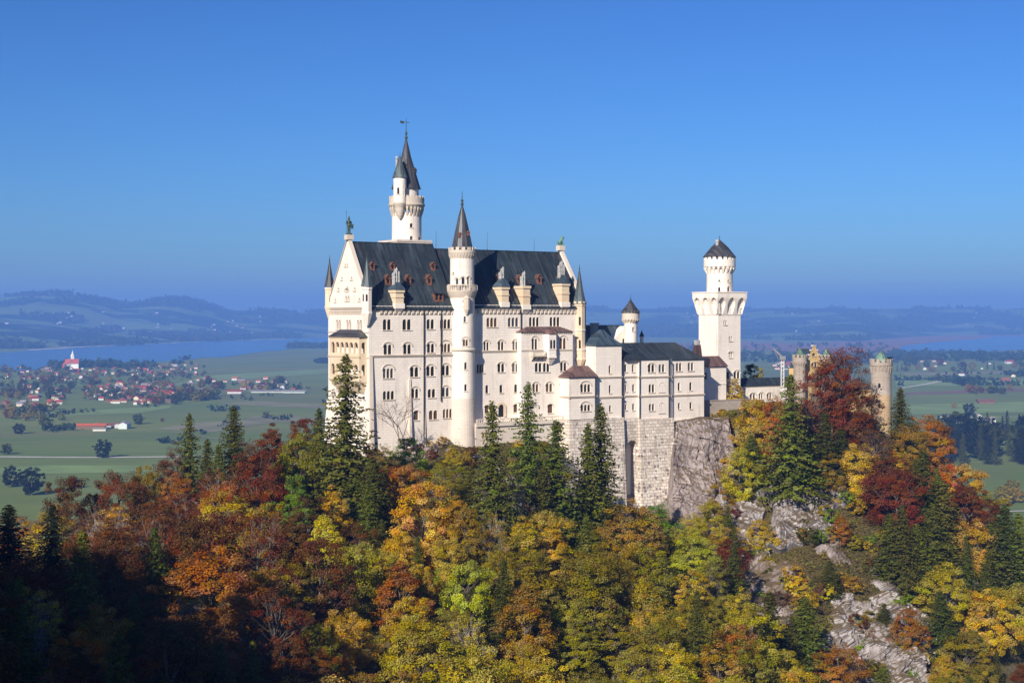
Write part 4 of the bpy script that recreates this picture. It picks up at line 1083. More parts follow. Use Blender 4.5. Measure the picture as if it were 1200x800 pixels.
# ===== tall north tower
vN = 31.0; uN = u_at(476.6, vN); YN = dep(uN, vN); zN = lambda y: (HY - y) / F * YN; sN = YN / F
nt_ = cthing('north_tower', 'tallest round tower with a corbelled gallery, side turret and pointed grey spire', 'tower', uN, vN, -30)
RN = 17.3 * sN
drum_wall(nt_, uN, vN, RN, zN(300), zN(250), drum_specs(uN, vN, RN, [(480.4, 483.6, 261.4, 266.4, 1, 0), (480.4, 483.8, 276.4, 281, 1, 0), (490.4, 493, 276.4, 281, 1, 0)]), M['lime'])
mb = MB(); mb.box(uN - 25 * sN, uN + 20 * sN, vN - 23 * sN, vN + 23 * sN, -30, zN(284.5)); mb.box(uN - 25.6 * sN, uN + 20.6 * sN, vN - 23.6 * sN, vN + 23.6 * sN, zN(284.5), zN(282.2)); mb.build('base', M['lime_low'], nt_)
mb = MB()
RG = 20.6 * sN
machic(mb, uN, vN, RN, RG - .1, zN(254), zN(242.5), 26)
mb.lathe(uN, vN, [(RN, zN(245)), (RG, zN(242.5)), (RG + .25, zN(241)), (RG + .25, zN(239.8)), (RG, zN(239.4)), (RG, zN(233.4)), (RG - .4, zN(233.4)), (RG - .4, zN(239)), (1, zN(239))], 36, cap=False)
merlons(mb, uN, vN, RG, zN(233.5), zN(230.4) - zN(233.5), 20, .4)
mb.build('gallery', M['trim'], nt_)
uD, vD = u_at(476.0, vN + .3), vN + .3
drum_wall(nt_, uD, vD, 14.6 * sN, zN(240), zN(220.5), drum_specs(uD, vD, 14.6 * sN, [(489, 491.4, 224, 230, 1, 0)]), M['lime'], 'upper_drum')
so = spire('spire', M['spire'], nt_, uD, vD, [(17.3 * sN, zN(221.6)), (15.4 * sN, zN(216)), (10.6 * sN, zN(200)), (5.6 * sN, zN(184)), (.2, zN(163))], 16, 0, 0)
mb = MB(); xx = u_at(475, vN); mb.lathe(uD, vD, [(.3, zN(164)), (.5, zN(161)), (.2, zN(159)), (.42, zN(156)), (.12, zN(153)), (.07, zN(138.5))], 8)
mb.box(uD - 1.3, uD + 1.2, vD - .05, vD + .05, zN(143.6), zN(143)); mb.poly([(uD - 2.1, vD, zN(144.6)), (uD - .9, vD, zN(145.4)), (uD - .7, vD, zN(142.6)), (uD - 2.0, vD, zN(141.8))])
mb.build('weather_vane', M['bronze'], nt_)
mb = MB()
for t_, y in ((cn_at(uD, vD) + 1.25, 199), (cn_at(uD, vD) - .3, 193)):
    cx, cy = uD + 10.2 * sN * math.cos(t_), vD + 10.2 * sN * math.sin(t_)
    mb.box(cx - .5, cx + .5, cy - .5, cy + .5, zN(y + 4), zN(y)); mb.prism([(cx - .6, cy - .6), (cx + .6, cy - .6), (cx + .6, cy + .6), (cx - .6, cy + .6)], zN(y), [(cx, cy), (cx + .01, cy), (cx + .01, cy + .01), (cx, cy + .01)], zN(y - 3))
mb.build('dormer', M['spire'], so)
vT = vN - 3.0; uT = u_at(468.7, vT)
drum_wall(nt_, uT, vT, 7.6 * sN, zN(240), zN(210), drum_specs(uT, vT, 7.6 * sN, [(465.4, 467.8, 219.6, 227.4, 1, 0), (475, 476.6, 219, 228, 1, 0)]), M['lime'], 'side_turret')
mb = MB(); mb.lathe(uT, vT, [(.3, zN(258)), (.9, zN(254)), (1.3, zN(249)), (1.5, zN(245)), (7.9 * sN, zN(240.4)), (7.9 * sN, zN(239))], 20); mb.build('corbel', M['trim'], nt_)
spire('spire', M['spire_blue'], nt_, uT, vT, [(8.8 * sN, zN(210.4)), (5.4 * sN, zN(200)), (.15, zN(186))], 16, 0, 1.4)
mb = MB(); x = u_at(465, vN + 1); mb.lathe(x, vN + 1, [(.38, zN(212)), (.38, zN(187)), (.5, zN(186.6)), (.5, zN(185.4)), (.25, zN(183.4))], 8); mb.build('chimney', M['pot'], nt_)

# ===== east wing of stepped blocks on a masonry base (the bower)
bw = cthing('bower_wing', 'low stepped cream wing with dark hipped roofs between the palace and the square tower', 'castle wing', 74, -4, -36)
def block(px0, px1, v, ytop, ybot, depth_, wins, mat='lime', yref=None, bands=()):
    a0, a1 = u_at(px0, v), u_at(px1, v); um = (a0 + a1) / 2
    zt, zb_ = z_at(ytop, um, v), z_at(ybot, um, v)
    fm = south(v)
    sp = pxs(v, wins); hs = windows(bw, fm, sp)
    mb = MB(); facade(mb, fm, [(a0, zb_), (a1, zb_), (a1, zt), (a0, zt)], hs)
    fw = west(a0); facade(mb, fw, [(v, zb_), (v + depth_, zb_), (v + depth_, zt), (v, zt)], [])
    mb.box(a1 - .3, a1 - .003, v + .003, v + depth_, zb_, zt - .003)
    mb.box(a0 + .003, a1 - .3, v + depth_ - .3, v + depth_ - .003, zb_, zt - .004)
    mb.build('wall', M[mat], bw)
    for y in bands:
        t = MB(); z = z_at(y, um, v); band(t, fm, a0 - .4, a1 + .2, z, .45, .42); band(t, fw, v - .4, v + depth_ * .5, z, .45, .42); t.build('cornice', M['trim'], bw)
    return a0, a1, zt, zb_
V0, V1_, V2_, V3_ = -6.2, -5.0, -3.4, -2.6
k0 = block(667, 699, V0, 441, 491, 9, [(680.6, 691.6, 450, 459.4, 3, 1.4), (680.8, 691.6, 474, 481.4, 3, 1.4)], bands=(464,))
k1 = block(698.4, 728.4, V1_, 404.6, 491, 10, [(713.4, 715.8, 428, 437.4, 1, 0), (713.6, 716, 451, 460.6, 1, 0), (713.8, 716.2, 474.6, 482.4, 1, 0)], bands=(441.2, 464.6))
k2 = block(731, 750, V2_, 420.4, 491, 14, [(732, 734.4, 426.6, 435.6, 1, 0), (740.6, 743, 426.6, 435.6, 1, 0), (732.6, 734.6, 450, 458.6, 1, 0), (741, 743.4, 450, 458.6, 1, 0), (732.6, 734.6, 473, 480.4, 1, 0), (741, 743.4, 472.6, 480.6, 1, 0)], bands=(440.6, 463))
k3 = block(749.6, 783.4, V2_ - .9, 420, 491, 14, [(759.6, 766.8, 426.6, 436, 2, .9), (772, 778.8, 426.6, 436, 2, 0), (760.4, 766.8, 450, 459.6, 2, 0), (760.6, 766.8, 473, 481, 2, 0)], bands=(440.8, 463))
k4 = block(787, 825, V3_, 420.4, 491, 15, [(792.4, 798.6, 425, 434.6, 2, 0), (806.2, 812.6, 424.6, 434.2, 2, 0), (794.4, 797, 448, 457.6, 1, 0), (808, 810.8, 447.6, 457.2, 1, 0), (794.6, 797, 471.6, 479.4, 1, 0), (808.2, 810.8, 471, 479, 1, 0)], bands=(439.8, 462))
# splayed link between the two, with its rain pipe
mb = MB(); a, b_ = k3[1], k4[0]
mb.prism([(a - .5, V2_ - .85), (b_ + .5, V3_ + .05), (b_ + .5, V3_ + 6), (a - .5, V3_ + 6)], k3[3], [(a - .5, V2_ - .85), (b_ + .5, V3_ + .05), (b_ + .5, V3_ + 6), (a - .5, V3_ + 6)], k3[2] - .2)
mb.build('wall', M['lime'], bw)
for px, v, y0, y1 in ((784.6, V2_ - .9, 421, 490), (749.2, V2_ - 1.1, 420, 490), (697.4, V0 - .2, 441, 490)):
    mb = MB(); a = u_at(px, v); mb.tube((a, v - .2, z_at(y0, a, v)), (a, v - .2, z_at(y1, a, v)), .16, .16, 6); mb.build('downpipe', M['metal'], bw)
# blind arches
mb = MB()
for (x0, x1, y0, y1) in ((772, 779, 448, 459.5), (772, 779, 472, 484)):
    a0, a1 = u_at(x0, V2_ - .9), u_at(x1, V2_ - .9); L = arch_loop(a0, a1, z_at(y1, 95, V2_ - .9), z_at(y0, 95, V2_ - .9), True, 10)
    for p, q in zip(L[2:], L[3:]): mb.tube((p[0], V2_ - .92, p[1]), (q[0], V2_ - .92, q[1]), .11, .11, 5)
    mb.box(a0 - .2, a1 + .2, V2_ - 1.1, V2_ - .9, z_at(y1, 95, V2_) - .2, z_at(y1, 95, V2_))
mb.build('blind_arch', M['trim'], bw)
def hip(name, mat, a0, a1, v0, v1, z0, z1, ra0, ra1, rv0, rv1, over=.5, concave=0.0):
    mb = MB()
    lo = [(a0 - over, v0 - over), (a1 + over, v0 - over), (a1 + over, v1 + over), (a0 - over, v1 + over)]
    hi = [(ra0, rv0), (ra1, rv0), (ra1, rv1), (ra0, rv1)]
    prev, pz = lo, z0
    K = 6 if concave else 1
    mb.prism(lo, z0 - .25, lo, z0)
    for k in range(1, K + 1):
        t = k / K; tz = t if not concave else t - concave * math.sin(math.pi * t)
        cur = [(l[0] + (h[0] - l[0]) * t, l[1] + (h[1] - l[1]) * t) for l, h in zip(lo, hi)]
        cz = z0 + (z1 - z0) * tz
        mb.prism(prev, pz, cur, cz, cap=(k == K)); prev, pz = cur, cz
    # seams
    n = int((a1 - a0) / 1.3)
    for k in range(1, n):
        t = k / n; x0 = a0 - over + (a1 - a0 + 2 * over) * t; x1 = ra0 + (ra1 - ra0) * t
        if not concave: mb.tube((x0, v0 - over, z0), (x1, rv0, z1), .07, .07, 4)
    return mb.build(name, mat, bw)
hip('roof', M['roof_brown'], k0[0], k0[1] - .2, V0, V0 + 7, k0[2], z_at(428.6, 75, V0), k0[0] + 4.6, k0[1] - .2, V0 + 4, V0 + 5, .5)
um = (k1[0] + k1[1]) / 2
hip('roof', M['roof_blue'], k1[0], k1[1], V1_, V1_ + 10, k1[2] + .2, z_at(386.4, um, V1_ + 5), um + .4, um + 1.6, V1_ + 4.6, V1_ + 5.4, .45, .10)
hip('roof', M['roof'], k2[0], k3[1], V2_ - .9, V2_ + 14, k3[2], z_at(401.5, 90, 4), k2[0] + 1, k3[1] - 4, V2_ + 6, V2_ + 7.2, .45)
hip('roof', M['roof'], k3[1] - 6, k4[1], V3_, V3_ + 15, k4[2], z_at(401.5, 100, 4), k3[1] - 4, k4[1] - 6.5, V3_ + 6.4, V3_ + 7.4, .45)
# little skylights and the squat chimney at the east end
mb = MB(); u = u_at(738, 0); mb.box(u - .9, u + .9, -1.2, 1.5, z_at(411, u, -1), z_at(408, u, -1)); mb.build('dormer', M['roof_blue'], bw)
mb = MB(); vv = 2.0; u = u_at(817, vv); mb.prism([(u - 1.6, vv - 1), (u + 1.5, vv - 1), (u + 1.5, vv + 1), (u - 1.6, vv + 1)], z_at(423, u, vv), [(u - .9, vv - .7), (u + .9, vv - .7), (u + .9, vv + .7), (u - .9, vv + .7)], z_at(404, u, vv)); ch = mb.build('chimney', M['roof_brown'], bw)
mb = MB(); mb.box(u - .75, u + .75, vv - .6, vv + .6, z_at(404, u, vv), z_at(398.6, u, vv)); mb.build('chimney_pot', M['pot'], ch)
# rusticated substructure with the tall arched recess
zB0 = -72.0
def ruswall(x0, x1, v, y_top, holes=(), dpt=1.2, lean=1.6, vd=8.0):
    a0, a1 = u_at(x0, v), u_at(x1, v); um = (a0 + a1) / 2; zt = z_at(y_top, um, v)
    fm = lambda a, z, d: Vector((a, v - lean * max(0, (zt - z)) / 30.0 + d, z))
    mb = MB(); facade(mb, fm, [(a0, zB0), (a1, zB0), (a1, zt), (a0, zt)], list(holes), 0, dpt, [(a0 + (a1 - a0) * i / 6, zB0 + (zt - zB0) * j / 12) for i in range(1, 6) for j in range(1, 12) if not any(inside((a0 + (a1 - a0) * i / 6, zB0 + (zt - zB0) * j / 12), h) for h in holes)])
    for aa in (a0, a1): mb.poly([fm(aa, zB0, 0), fm(aa, zt, 0), Vector((aa, v + vd, zt)), Vector((aa, v + vd, zB0))])
    mb.poly([fm(a0, zt, 0), fm(a1, zt, 0), Vector((a1, v + vd, zt)), Vector((a0, v + vd, zt))])
    return mb
mb = ruswall(667, 731.2, V1_ - 1.0, 490.3); mb.build('rusticated_base', M['rustic'], bw)
va_ = V2_ - 1.25
ah0, ah1 = u_at(733.4, va_), u_at(747.8, va_); zah = z_at(515.5, 88, va_)
mb = ruswall(731.5, 749.5, va_, 490.2, [arch_loop(ah0, ah1, zB0 + .5, zah, True, 10)], 3.2, .4, 7.0)
q = u_at(743.6, va_); mb.box(q - .3, q + .3, va_ - .06, va_ + .0, z_at(498.6, q, va_), z_at(494, q, va_)) 
mb.build('rusticated_base', M['rustic'], bw)
mb = MB(); mb.poly([(ah0 - .2, va_ + 3.15, zB0), (ah1 + .2, va_ + 3.15, zB0), (ah1 + .2, va_ + 3.15, zah + .5), (ah0 - .2, va_ + 3.15, zah + .5)]); mb.build('recess', M['lime_low'], bw)
mb = ruswall(749.2, 789, V2_ - 1.7, 490.2, (), 1, 1.6); mb.build('rusticated_base', M['rustic'], bw)
mb = ruswall(788.4, 826, V3_ - .5, 490.4, (), 1, 0.3); mb.build('rusticated_base', M['rustic'], bw)
# quoins on the outer corner
mb = MB(); a = u_at(788.6, V2_ - 1.6); zt = z_at(490.4, a, V2_)
for k in range(26):
    z = zt - 1.15 * k; w = 1.1 if k % 2 else .7; vv = V2_ - 1.7 - 1.6 * max(0, zt - z) / 30
    mb.box(a - w, a + .15, vv - .22, vv + 1.0, z - 1.0, z)
mb.build('quoin', M['rustic'], bw)

# ===== knights' house behind, with its round tower
kh = cthing('knights_house', 'blue roofed house behind the wing with a pale stone gable', 'castle house', 95, 14, -30)
vk = 15.0; ka, kb = u_at(690, vk), u_at(746, vk)
zke, zkr = z_at(425, 90, vk), z_at(381.5, 95, vk + 6)
mb = MB(); mb.box(ka, kb, vk, vk + 13, -34, zke)
g = [(vk, zke), (vk + 13, zke), (vk + 6.5, zkr + .6)]
mb.build('wall', M['lime'], kh)
mb = MB()
gu0, gu1 = u_at(719.5, vk - .5), u_at(747, vk - .5)
zg = z_at(382, 100, vk)
mb.add([(gu0, vk - .5, -34), (gu1, vk - .5, -34), (gu1, vk - .5, z_at(383, gu1, vk)), (u_at(733, vk), vk - .5, zg), (gu0, vk - .5, z_at(397, gu0, vk)), (gu0, vk + 3, -34), (gu1, vk + 3, -34), (gu1, vk + 3, z_at(383, gu1, vk)), (u_at(733, vk), vk + 3, zg), (gu0, vk + 3, z_at(397, gu0, vk))],
       [(0, 1, 2, 3, 4), (5, 9, 8, 7, 6), (0, 4, 9, 5), (4, 3, 8, 9), (3, 2, 7, 8), (1, 6, 7, 2)])
gw = mb.build('gable', M['lime'], kh)
mb = MB(); uu = u_at(730.6, vk - .5); L = arch_loop(uu - .4, uu + .4, z_at(402, uu, vk), z_at(396.6, uu, vk)); mb.poly([(p[0], vk - .53, p[1]) for p in L]); mb.build('pane', M['glass'], gw)
mb = MB(); gable_roof(mb, ka - 2, u_at(731, vk + 6), vk - 4, vk + 17, zke - 3, zkr, .6); mb.build('roof', M['roof_blue'], kh)
mb = MB(); u = u_at(697, 11); mb.box(u - .9, u + .9, 10.4, 12, z_at(400, u, 11), z_at(378.5, u, 11)); mb.box(u - 1.15, u + 1.15, 10.2, 12.2, z_at(380, u, 11), z_at(378.3, u, 11)); u = u_at(701.5, 11); mb.box(u - .7, u + .7, 10.4, 12, z_at(400, u, 11), z_at(386, u, 11)); mb.build('chimney', M['pot'], kh)
vr = 12.6; ur = u_at(739, vr); sr = dep(ur, vr) / F; zr_ = lambda y: (HY - y) / F * dep(ur, vr)
rt = cthing('round_tower', 'small round white tower with a crenellated crown and black cone roof behind the wing', 'tower', ur, vr, -30)
drum_wall(rt, ur, vr, 7.6 * sr, -30, zr_(375), drum_specs(ur, vr, 7.6 * sr, [(741, 743, 383, 388, 1, 0)]), M['lime'])
mb = MB(); mb.lathe(ur, vr, [(7.6 * sr, zr_(377)), (10.2 * sr, zr_(374)), (10.2 * sr, zr_(366.8)), (9 * sr, zr_(366.8))], 28, cap=False); machic(mb, ur, vr, 7.6 * sr, 10.5 * sr, zr_(379), zr_(373.6), 18); merlons(mb, ur, vr, 10.4 * sr, zr_(368), .9, 16, .3); mb.build('battlement', M['trim'], rt)
spire('spire', M['spire'], rt, ur, vr, [(11.6 * sr, zr_(366.2)), (5.5 * sr, zr_(358.5)), (.1, zr_(351))], 16, 0, 1.6)
v4 = 17.0; u4 = u_at(752, v4); s4 = dep(u4, v4) / F; z4 = lambda y: (HY - y) / F * dep(u4, v4)
tt_ = cthing('stair_turret', 'tiny pale turret with a pointed cap rising behind the wing roof', 'turret', u4, v4, -30)
mb = MB(); mb.lathe(u4, v4, [(2.1 * s4, -30), (2.1 * s4, z4(395.6)), (2.5 * s4, z4(395)), (2.5 * s4, z4(394))], 12); mb.build('wall', M['lime'], tt_)
spire('spire', M['spire'], tt_, u4, v4, [(2.9 * s4, z4(394.2)), (.08, z4(388))], 10, 0, .6)

# ===== square tower
Yq = 480.0; uq, vq = uv_at(841.5, Yq); sq = 9.7
tq = cthing('square_tower', 'tall square white tower with arched corbels and a crenellated round lantern under a black cone', 'tower', uq + sq / 2, vq + sq / 2, -30)
zq = lambda y: (HY - y) / F * dep(uq, vq)
fS, fW_ = south(vq), west(uq)
WQ = [(848, 849.6, 375.4, 380.4, 1, 0), (850.2, 851.8, 375.4, 380.4, 1, 0), (854.2, 855.8, 394, 399.6, 1, 0), (856.4, 858, 394, 399.6, 1, 0), (854.2, 855.8, 412, 419, 1, .3), (856.4, 858, 412, 419, 1, .3), (847, 854.4, 435.4, 443.8, 2, 1.0), (860, 866.8, 435, 443.4, 2, 1.0)]
hs = windows(tq, fS, pxs(vq, WQ), .4)
mb = MB(); zt = zq(344)
facade(mb, fS, [(uq, -34), (uq + sq, -34), (uq + sq, zt), (uq, zt)], hs)
facade(mb, fW_, [(vq, -34), (vq + sq, -34), (vq + sq, zt), (vq, zt)], [])
mb.box(uq + sq - .3, uq + sq - .003, vq + .003, vq + sq, -34, zt); mb.box(uq + .003, uq + sq - .3, vq + sq - .3, vq + sq, -34, zt)
z1_, z0_ = zq(425), -34
mb.prism([(uq - 1.5, vq - 1.5), (uq + sq + 1.5, vq - 1.5), (uq + sq + 1.5, vq + .5), (uq - 1.5, vq + .5)], z0_, [(uq - .02, vq - .02), (uq + sq + .02, vq - .02), (uq + sq + .02, vq + .4), (uq - .02, vq + .4)], zq(462), cap=False)
mb.build('wall', M['lime'], tq)
# crown: pointed-arch corbels on each face under a parapet
cr = 1.5; zc0, zc1, zc2 = zq(370), zq(345.5), zq(341.6)
mb = MB()
mb.box(uq - cr, uq + sq + cr, vq - cr, vq + sq + cr, zc1, zc2 - .35)
mb.box(uq - cr - .15, uq + sq + cr + .15, vq - cr - .15, vq + sq + cr + .15, zc2 - .35, zc2)
def crown_face(fm, L):
    n = 3; st_ = (L + 2 * cr) / n; pier = st_ * .24
    fm2 = lambda a, z, d: fm(a, z, -cr * min(1, max(0, (z - zc0) / (zc1 - zc0 - 1.0))) ** .8 + d)
    loops = []
    for k in range(n):
        c = -cr + (k + .5) * st_; w = st_ / 2 - pier / 2
        loops.append([(c - w * .7, zc0 + .6), (c + w * .7, zc0 + .6), (c + w, zc1 - w * 1.9), (c + w * .86, zc1 - w * 1.25), (c + w * .5, zc1 - w * .75), (c, zc1 - w * .5), (c - w * .5, zc1 - w * .75), (c - w * .86, zc1 - w * 1.25), (c - w, zc1 - w * 1.9)])
    out = [(-.05, zc0), (L + .05, zc0), (L + cr * .5, zc0 + (zc1 - zc0) * .4), (L + cr, zc1 - 1), (L + cr, zc1), (-cr, zc1), (-cr, zc1 - 1), (-cr * .5, zc0 + (zc1 - zc0) * .4)]
    stn = [(-cr + (L + 2 * cr) * i / 12, zc0 + (zc1 - zc0) * j / 6) for i in range(1, 12) for j in range(1, 6)]
    stn = [p for p in stn if inside(p, out) and not any(inside(p, h) for h in loops)]
    facade(mb, fm2, out, loops, 0, .95, stn)
    for h in loops:
        mb.poly([fm2(p[0], p[1], .9) for p in h])
crown_face(lambda a, z, d: Vector((uq + a, vq + d, z)), sq)
crown_face(lambda a, z, d: Vector((uq + d, vq + a, z)), sq)
mb.box(uq + sq, uq + sq + cr - .01, vq - .2, vq + sq + cr - .01, zc0 + 2.5, zc1); mb.box(uq, uq + sq, vq + sq - .01, vq + sq + cr - .02, zc0 + 2.5, zc1)
mb.build('crown', M['lime'], tq)
uc, vc = uq + sq / 2, vq + sq / 2; Yc_ = dep(uc, vc); zl = lambda y: (HY - y) / F * Yc_; sl = Yc_ / F
drum_wall(tq, uc, vc, 15.2 * sl, zl(345), zl(316), drum_specs(uc, vc, 15.2 * sl, [(841.8, 843.8, 327.6, 329.8, 1, 0), (852.6, 854.6, 327.6, 329.8, 1, 0), (841.6, 844, 336.4, 341.6, 1, 0), (852.4, 855, 335.6, 341.4, 1, 0)]), M['lime'], 'lantern')
mb = MB(); Rl = 18.6 * sl
machic(mb, uc, vc, 15.2 * sl, Rl - .05, zl(320.6), zl(313), 20, 0, .42)
mb.lathe(uc, vc, [(15.2 * sl, zl(315)), (Rl, zl(312.6)), (Rl, zl(304.6)), (Rl - .4, zl(304.6)), (Rl - .4, zl(310)), (.5, zl(310))], 32, cap=False)
merlons(mb, uc, vc, Rl, zl(304.7), zl(300.6) - zl(304.7), 18, .4, 0, .62); mb.build('battlement', M['lime'], tq)
spire('spire', M['spire'], tq, uc, vc, [(19.4 * sl, zl(301.4)), (10 * sl, zl(290)), (.12, zl(281))], 18, 0, 1.0)
mb = MB(); uu = u_at(839, vc); mb.lathe(uu, vc - .6, [(.55, zl(300)), (.55, zl(284)), (.7, zl(283.8)), (.7, zl(282.4)), (.4, zl(281))], 8); mb.build('chimney', M['pot'], tq)
mb = MB(); mb.tube((uc, vc, zl(282)), (uc, vc, zl(276.6)), .08, .05, 5); mb.lathe(uc, vc, [(.05, zl(278.8)), (.25, zl(278)), (.05, zl(277.2))], 8); mb.build('weather_vane', M['bronze'], tq)

# ===== low house at the foot of the square tower, gallery wing, crane, gatehouse, gate tower
lh = cthing('courtyard_house', 'low white house with a dark lean-to roof at the foot of the square tower', 'castle house', uq - 6, vq - 2, -30)
vh = vq - 3; a0, a1 = u_at(822, vh), u_at(851, vh)
fm = south(vh); hs = windows(lh, fm, pxs(vh, [(825.6, 828.4, 436.4, 444, 1, 0)]))
mb = MB(); zt = z_at(429, a0, vh); facade(mb, fm, [(a0, -34), (a1, -34), (a1, zt), (a0, zt)], hs); mb.box(a0, a0 + .3, vh + .003, vh + 6, -34, zt - .003); mb.box(a1 - .3, a1, vh + .003, vh + 2.9, -34, zt - .003)
band(mb, fm, a0, a1, z_at(450, a0, vh), .3, .2); mb.build('wall', M['lime'], lh)
mb = MB(); mb.add([(a0 - .4, vh - .5, zt), (a1 + .4, vh - .5, zt), (a1 - .6, vh + 2.9, z_at(417.6, a0, vh)), (a0 - .4, vh + 2.9, z_at(417.6, a0, vh)), (a0 - .4, vh - .5, zt - .25), (a1 + .4, vh - .5, zt - .25), (a1 - .6, vh + 2.9, zt - .25), (a0 - .4, vh + 2.9, zt - .25)], [(0, 1, 2, 3), (0, 4, 5, 1), (1, 5, 6, 2), (0, 3, 7, 4), (4, 7, 6, 5)]); mb.build('roof', M['roof_brown'], lh)

gl = cthing('gallery_wing', 'long low white gallery with a flat dark roof joining the square tower to the gatehouse', 'castle wing', uq + sq + 4, vq + 2, -30)
vg = vq + 3.5; a0, a1 = uq + sq - .5, u_at(950, vg)
fm = south(vg); hs = windows(gl, fm, pxs(vg, [(879, 885, 461, 467.6, 2, .8), (889.6, 894, 460.6, 467.4, 2, .7), (899, 904, 460.6, 467.4, 2, .7)]))
mb = MB(); zt = z_at(452.4, a0 + 5, vg); facade(mb, fm, [(a0, -36), (a1, -36), (a1, zt), (a0, zt)], hs); mb.box(a0, a1, vg + 5, vg + 5.4, -36, zt); band(mb, fm, a0 + .6, a1, zt - .1, .3, .25); mb.build('wall', M['lime'], gl)
mb = MB(); mb.prism([(a0 + .6, vg - .5), (a1, vg - .5), (a1, vg + 6), (a0 + .6, vg + 6)], zt, [(a0 + .6, vg + 2), (a1, vg + 2), (a1, vg + 3), (a0 + .6, vg + 3)], z_at(443.6, a0 + 5, vg)); mb.build('roof', M['roof'], gl)

# building crane
X0 = ray(917, 470, 492)
cr_ = empty('tower_crane', 'small white building crane with a folded grey jib beside the gatehouse', 'crane', (X0.x, X0.y, -30))
BASE[cr_.name] = Vector((X0.x, X0.y, -30))
zz = lambda y: (HY - y) / F * 492
mb = MB()
for sx in (-.45, .45):
    for sy in (-.45, .45): mb.tube((X0.x + sx, X0.y + sy, -30), (X0.x + sx, X0.y + sy, zz(421)), .08, .08, 5)
k = -30.0
while k < zz(422):
    for (ax, ay, bx, by) in ((-.45, -.45, .45, -.45), (.45, -.45, .45, .45), (-.45, .45, -.45, -.45)): mb.tube((X0.x + ax, X0.y + ay, k), (X0.x + bx, X0.y + by, k + 1.3), .05, .05, 4); mb.tube((X0.x + bx, X0.y + by, k), (X0.x + ax, X0.y + ay, k + 1.3), .05, .05, 4)
    k += 1.3
mb.build('mast', M['white'], cr_)
mb = MB(); mb.box(X0.x - 1.0, X0.x + .9, X0.y - .8, X0.y + .8, zz(421.5), zz(417)); mb.build('cab', M['crane_grey'], cr_)
mb = MB(); p0 = Vector((X0.x, X0.y, zz(419))); p1 = Vector((X0.x - 10 * 492 / F, X0.y + 1, zz(409)))
for o in ((0, 0, .4), (0, -.4, -.3), (0, .4, -.3)): mb.tube(p0 + Vector(o), p1 + Vector(o) * .6, .16, .13, 5)
for k in range(8):
    a = p0.lerp(p1, k / 8); b_ = p0.lerp(p1, (k + 1) / 8); mb.tube(a + Vector((0, 0, .4)), b_ + Vector((0, -.4, -.3)), .09, .09, 4); mb.tube(a + Vector((0, -.4, -.3)), b_ + Vector((0, 0, .4)), .09, .09, 4)
mb.tube(p1, p1 + Vector((1.6, 0, -3.2)), .1, .1, 4); mb.build('jib', M['crane_grey'], cr_)

# gatehouse: yellow stepped gable between turrets
Yg = 500.0
ug, vg2 = uv_at(945, Yg)
gh = cthing('gatehouse', 'yellow plastered gatehouse with a stepped gable and round green capped turrets behind a red beech', 'gatehouse', ug + 4, vg2 + 3, -32)
zg_ = lambda y: (HY - y) / F * dep(ug, vg2)
g0, g1 = u_at(943, vg2), u_at(1022, vg2)
ga0, ga1 = u_at(944, vg2), u_at(964, vg2); gm = (ga0 + ga1) / 2
fm = south(vg2)
stp = [(ga0, -34), (ga1, -34)]
N_ = 5; zl0, zl1 = zg_(432), zg_(405.5)
for k in range(N_):
    z = zl0 + (zl1 - zl0) * (k + 1) / N_; x = ga1 - (ga1 - gm) * k / N_; x2 = ga1 - (ga1 - gm) * (k + 1) / N_ * .94
    stp += [(x, z), (x2, z)]
for k in range(N_ - 1, -1, -1):
    z = zl0 + (zl1 - zl0) * (k + 1) / N_; x = ga0 + (gm - ga0) * k / N_; x2 = ga0 + (gm - ga0) * (k + 1) / N_ * .94
    stp += [(x2, z), (x, z)]
hs = windows(gh, fm, pxs(vg2, [(951, 957, 424.6, 428.6, 2, .8), (947, 950.6, 440, 446, 1, 0), (956.6, 960, 440, 446, 1, 0), (951.6, 955.6, 413.6, 417, 1, 0)]))
mb = MB(); facade(mb, fm, stp, hs)
mb.add([(ga0, vg2 + 8, -34), (ga1, vg2 + 8, -34), (ga1, vg2 + 8, zl0), (ga0, vg2 + 8, zl0)], [(0, 1, 2, 3)]); mb.box(ga0, ga0 + .3, vg2 + .003, vg2 + 8, -34, zl0)
mb.box(ga1 + .003, u_at(1022, vg2 + 2), vg2 + 2, vg2 + 8, -42, zg_(458)); mb.build('wall', M['gate_yellow'], gh)
mb = MB()
for i in range(1, len(stp) - 1):
    if abs(stp[i][1] - stp[i + 1][1]) < 1e-6 and stp[i][1] > -30:
        x0, x1 = sorted((stp[i][0], stp[i + 1][0])); mb.box(x0 - .15, x1 + .15, vg2 - .2, vg2 + .5, stp[i][1], stp[i][1] + .35)
mb.build('coping', M['lime'], gh)
mb = MB(); mb.add([(ga0, vg2 + .5, zl0), (gm, vg2 + .5, zl1 - 1), (ga1, vg2 + .5, zl0), (ga0, vg2 + 8, zl0), (gm, vg2 + 8, zl1 - 1), (ga1, vg2 + 8, zl0)], [(0, 1, 4, 3), (1, 2, 5, 4), (3, 4, 5)])
mb.prism([(ga1 + .01, vg2 + 1.5), (u_at(1022, vg2 + 2), vg2 + 1.5), (u_at(1022, vg2 + 2), vg2 + 8.5), (ga1 + .01, vg2 + 8.5)], zg_(458) + .003, [(ga1 + .01, vg2 + 4.5), (u_at(1022, vg2 + 2), vg2 + 4.5), (u_at(1022, vg2 + 2), vg2 + 5.5), (ga1 + .01, vg2 + 5.5)], zg_(452.6)); mb.build('roof', M['roof_blue'], gh)
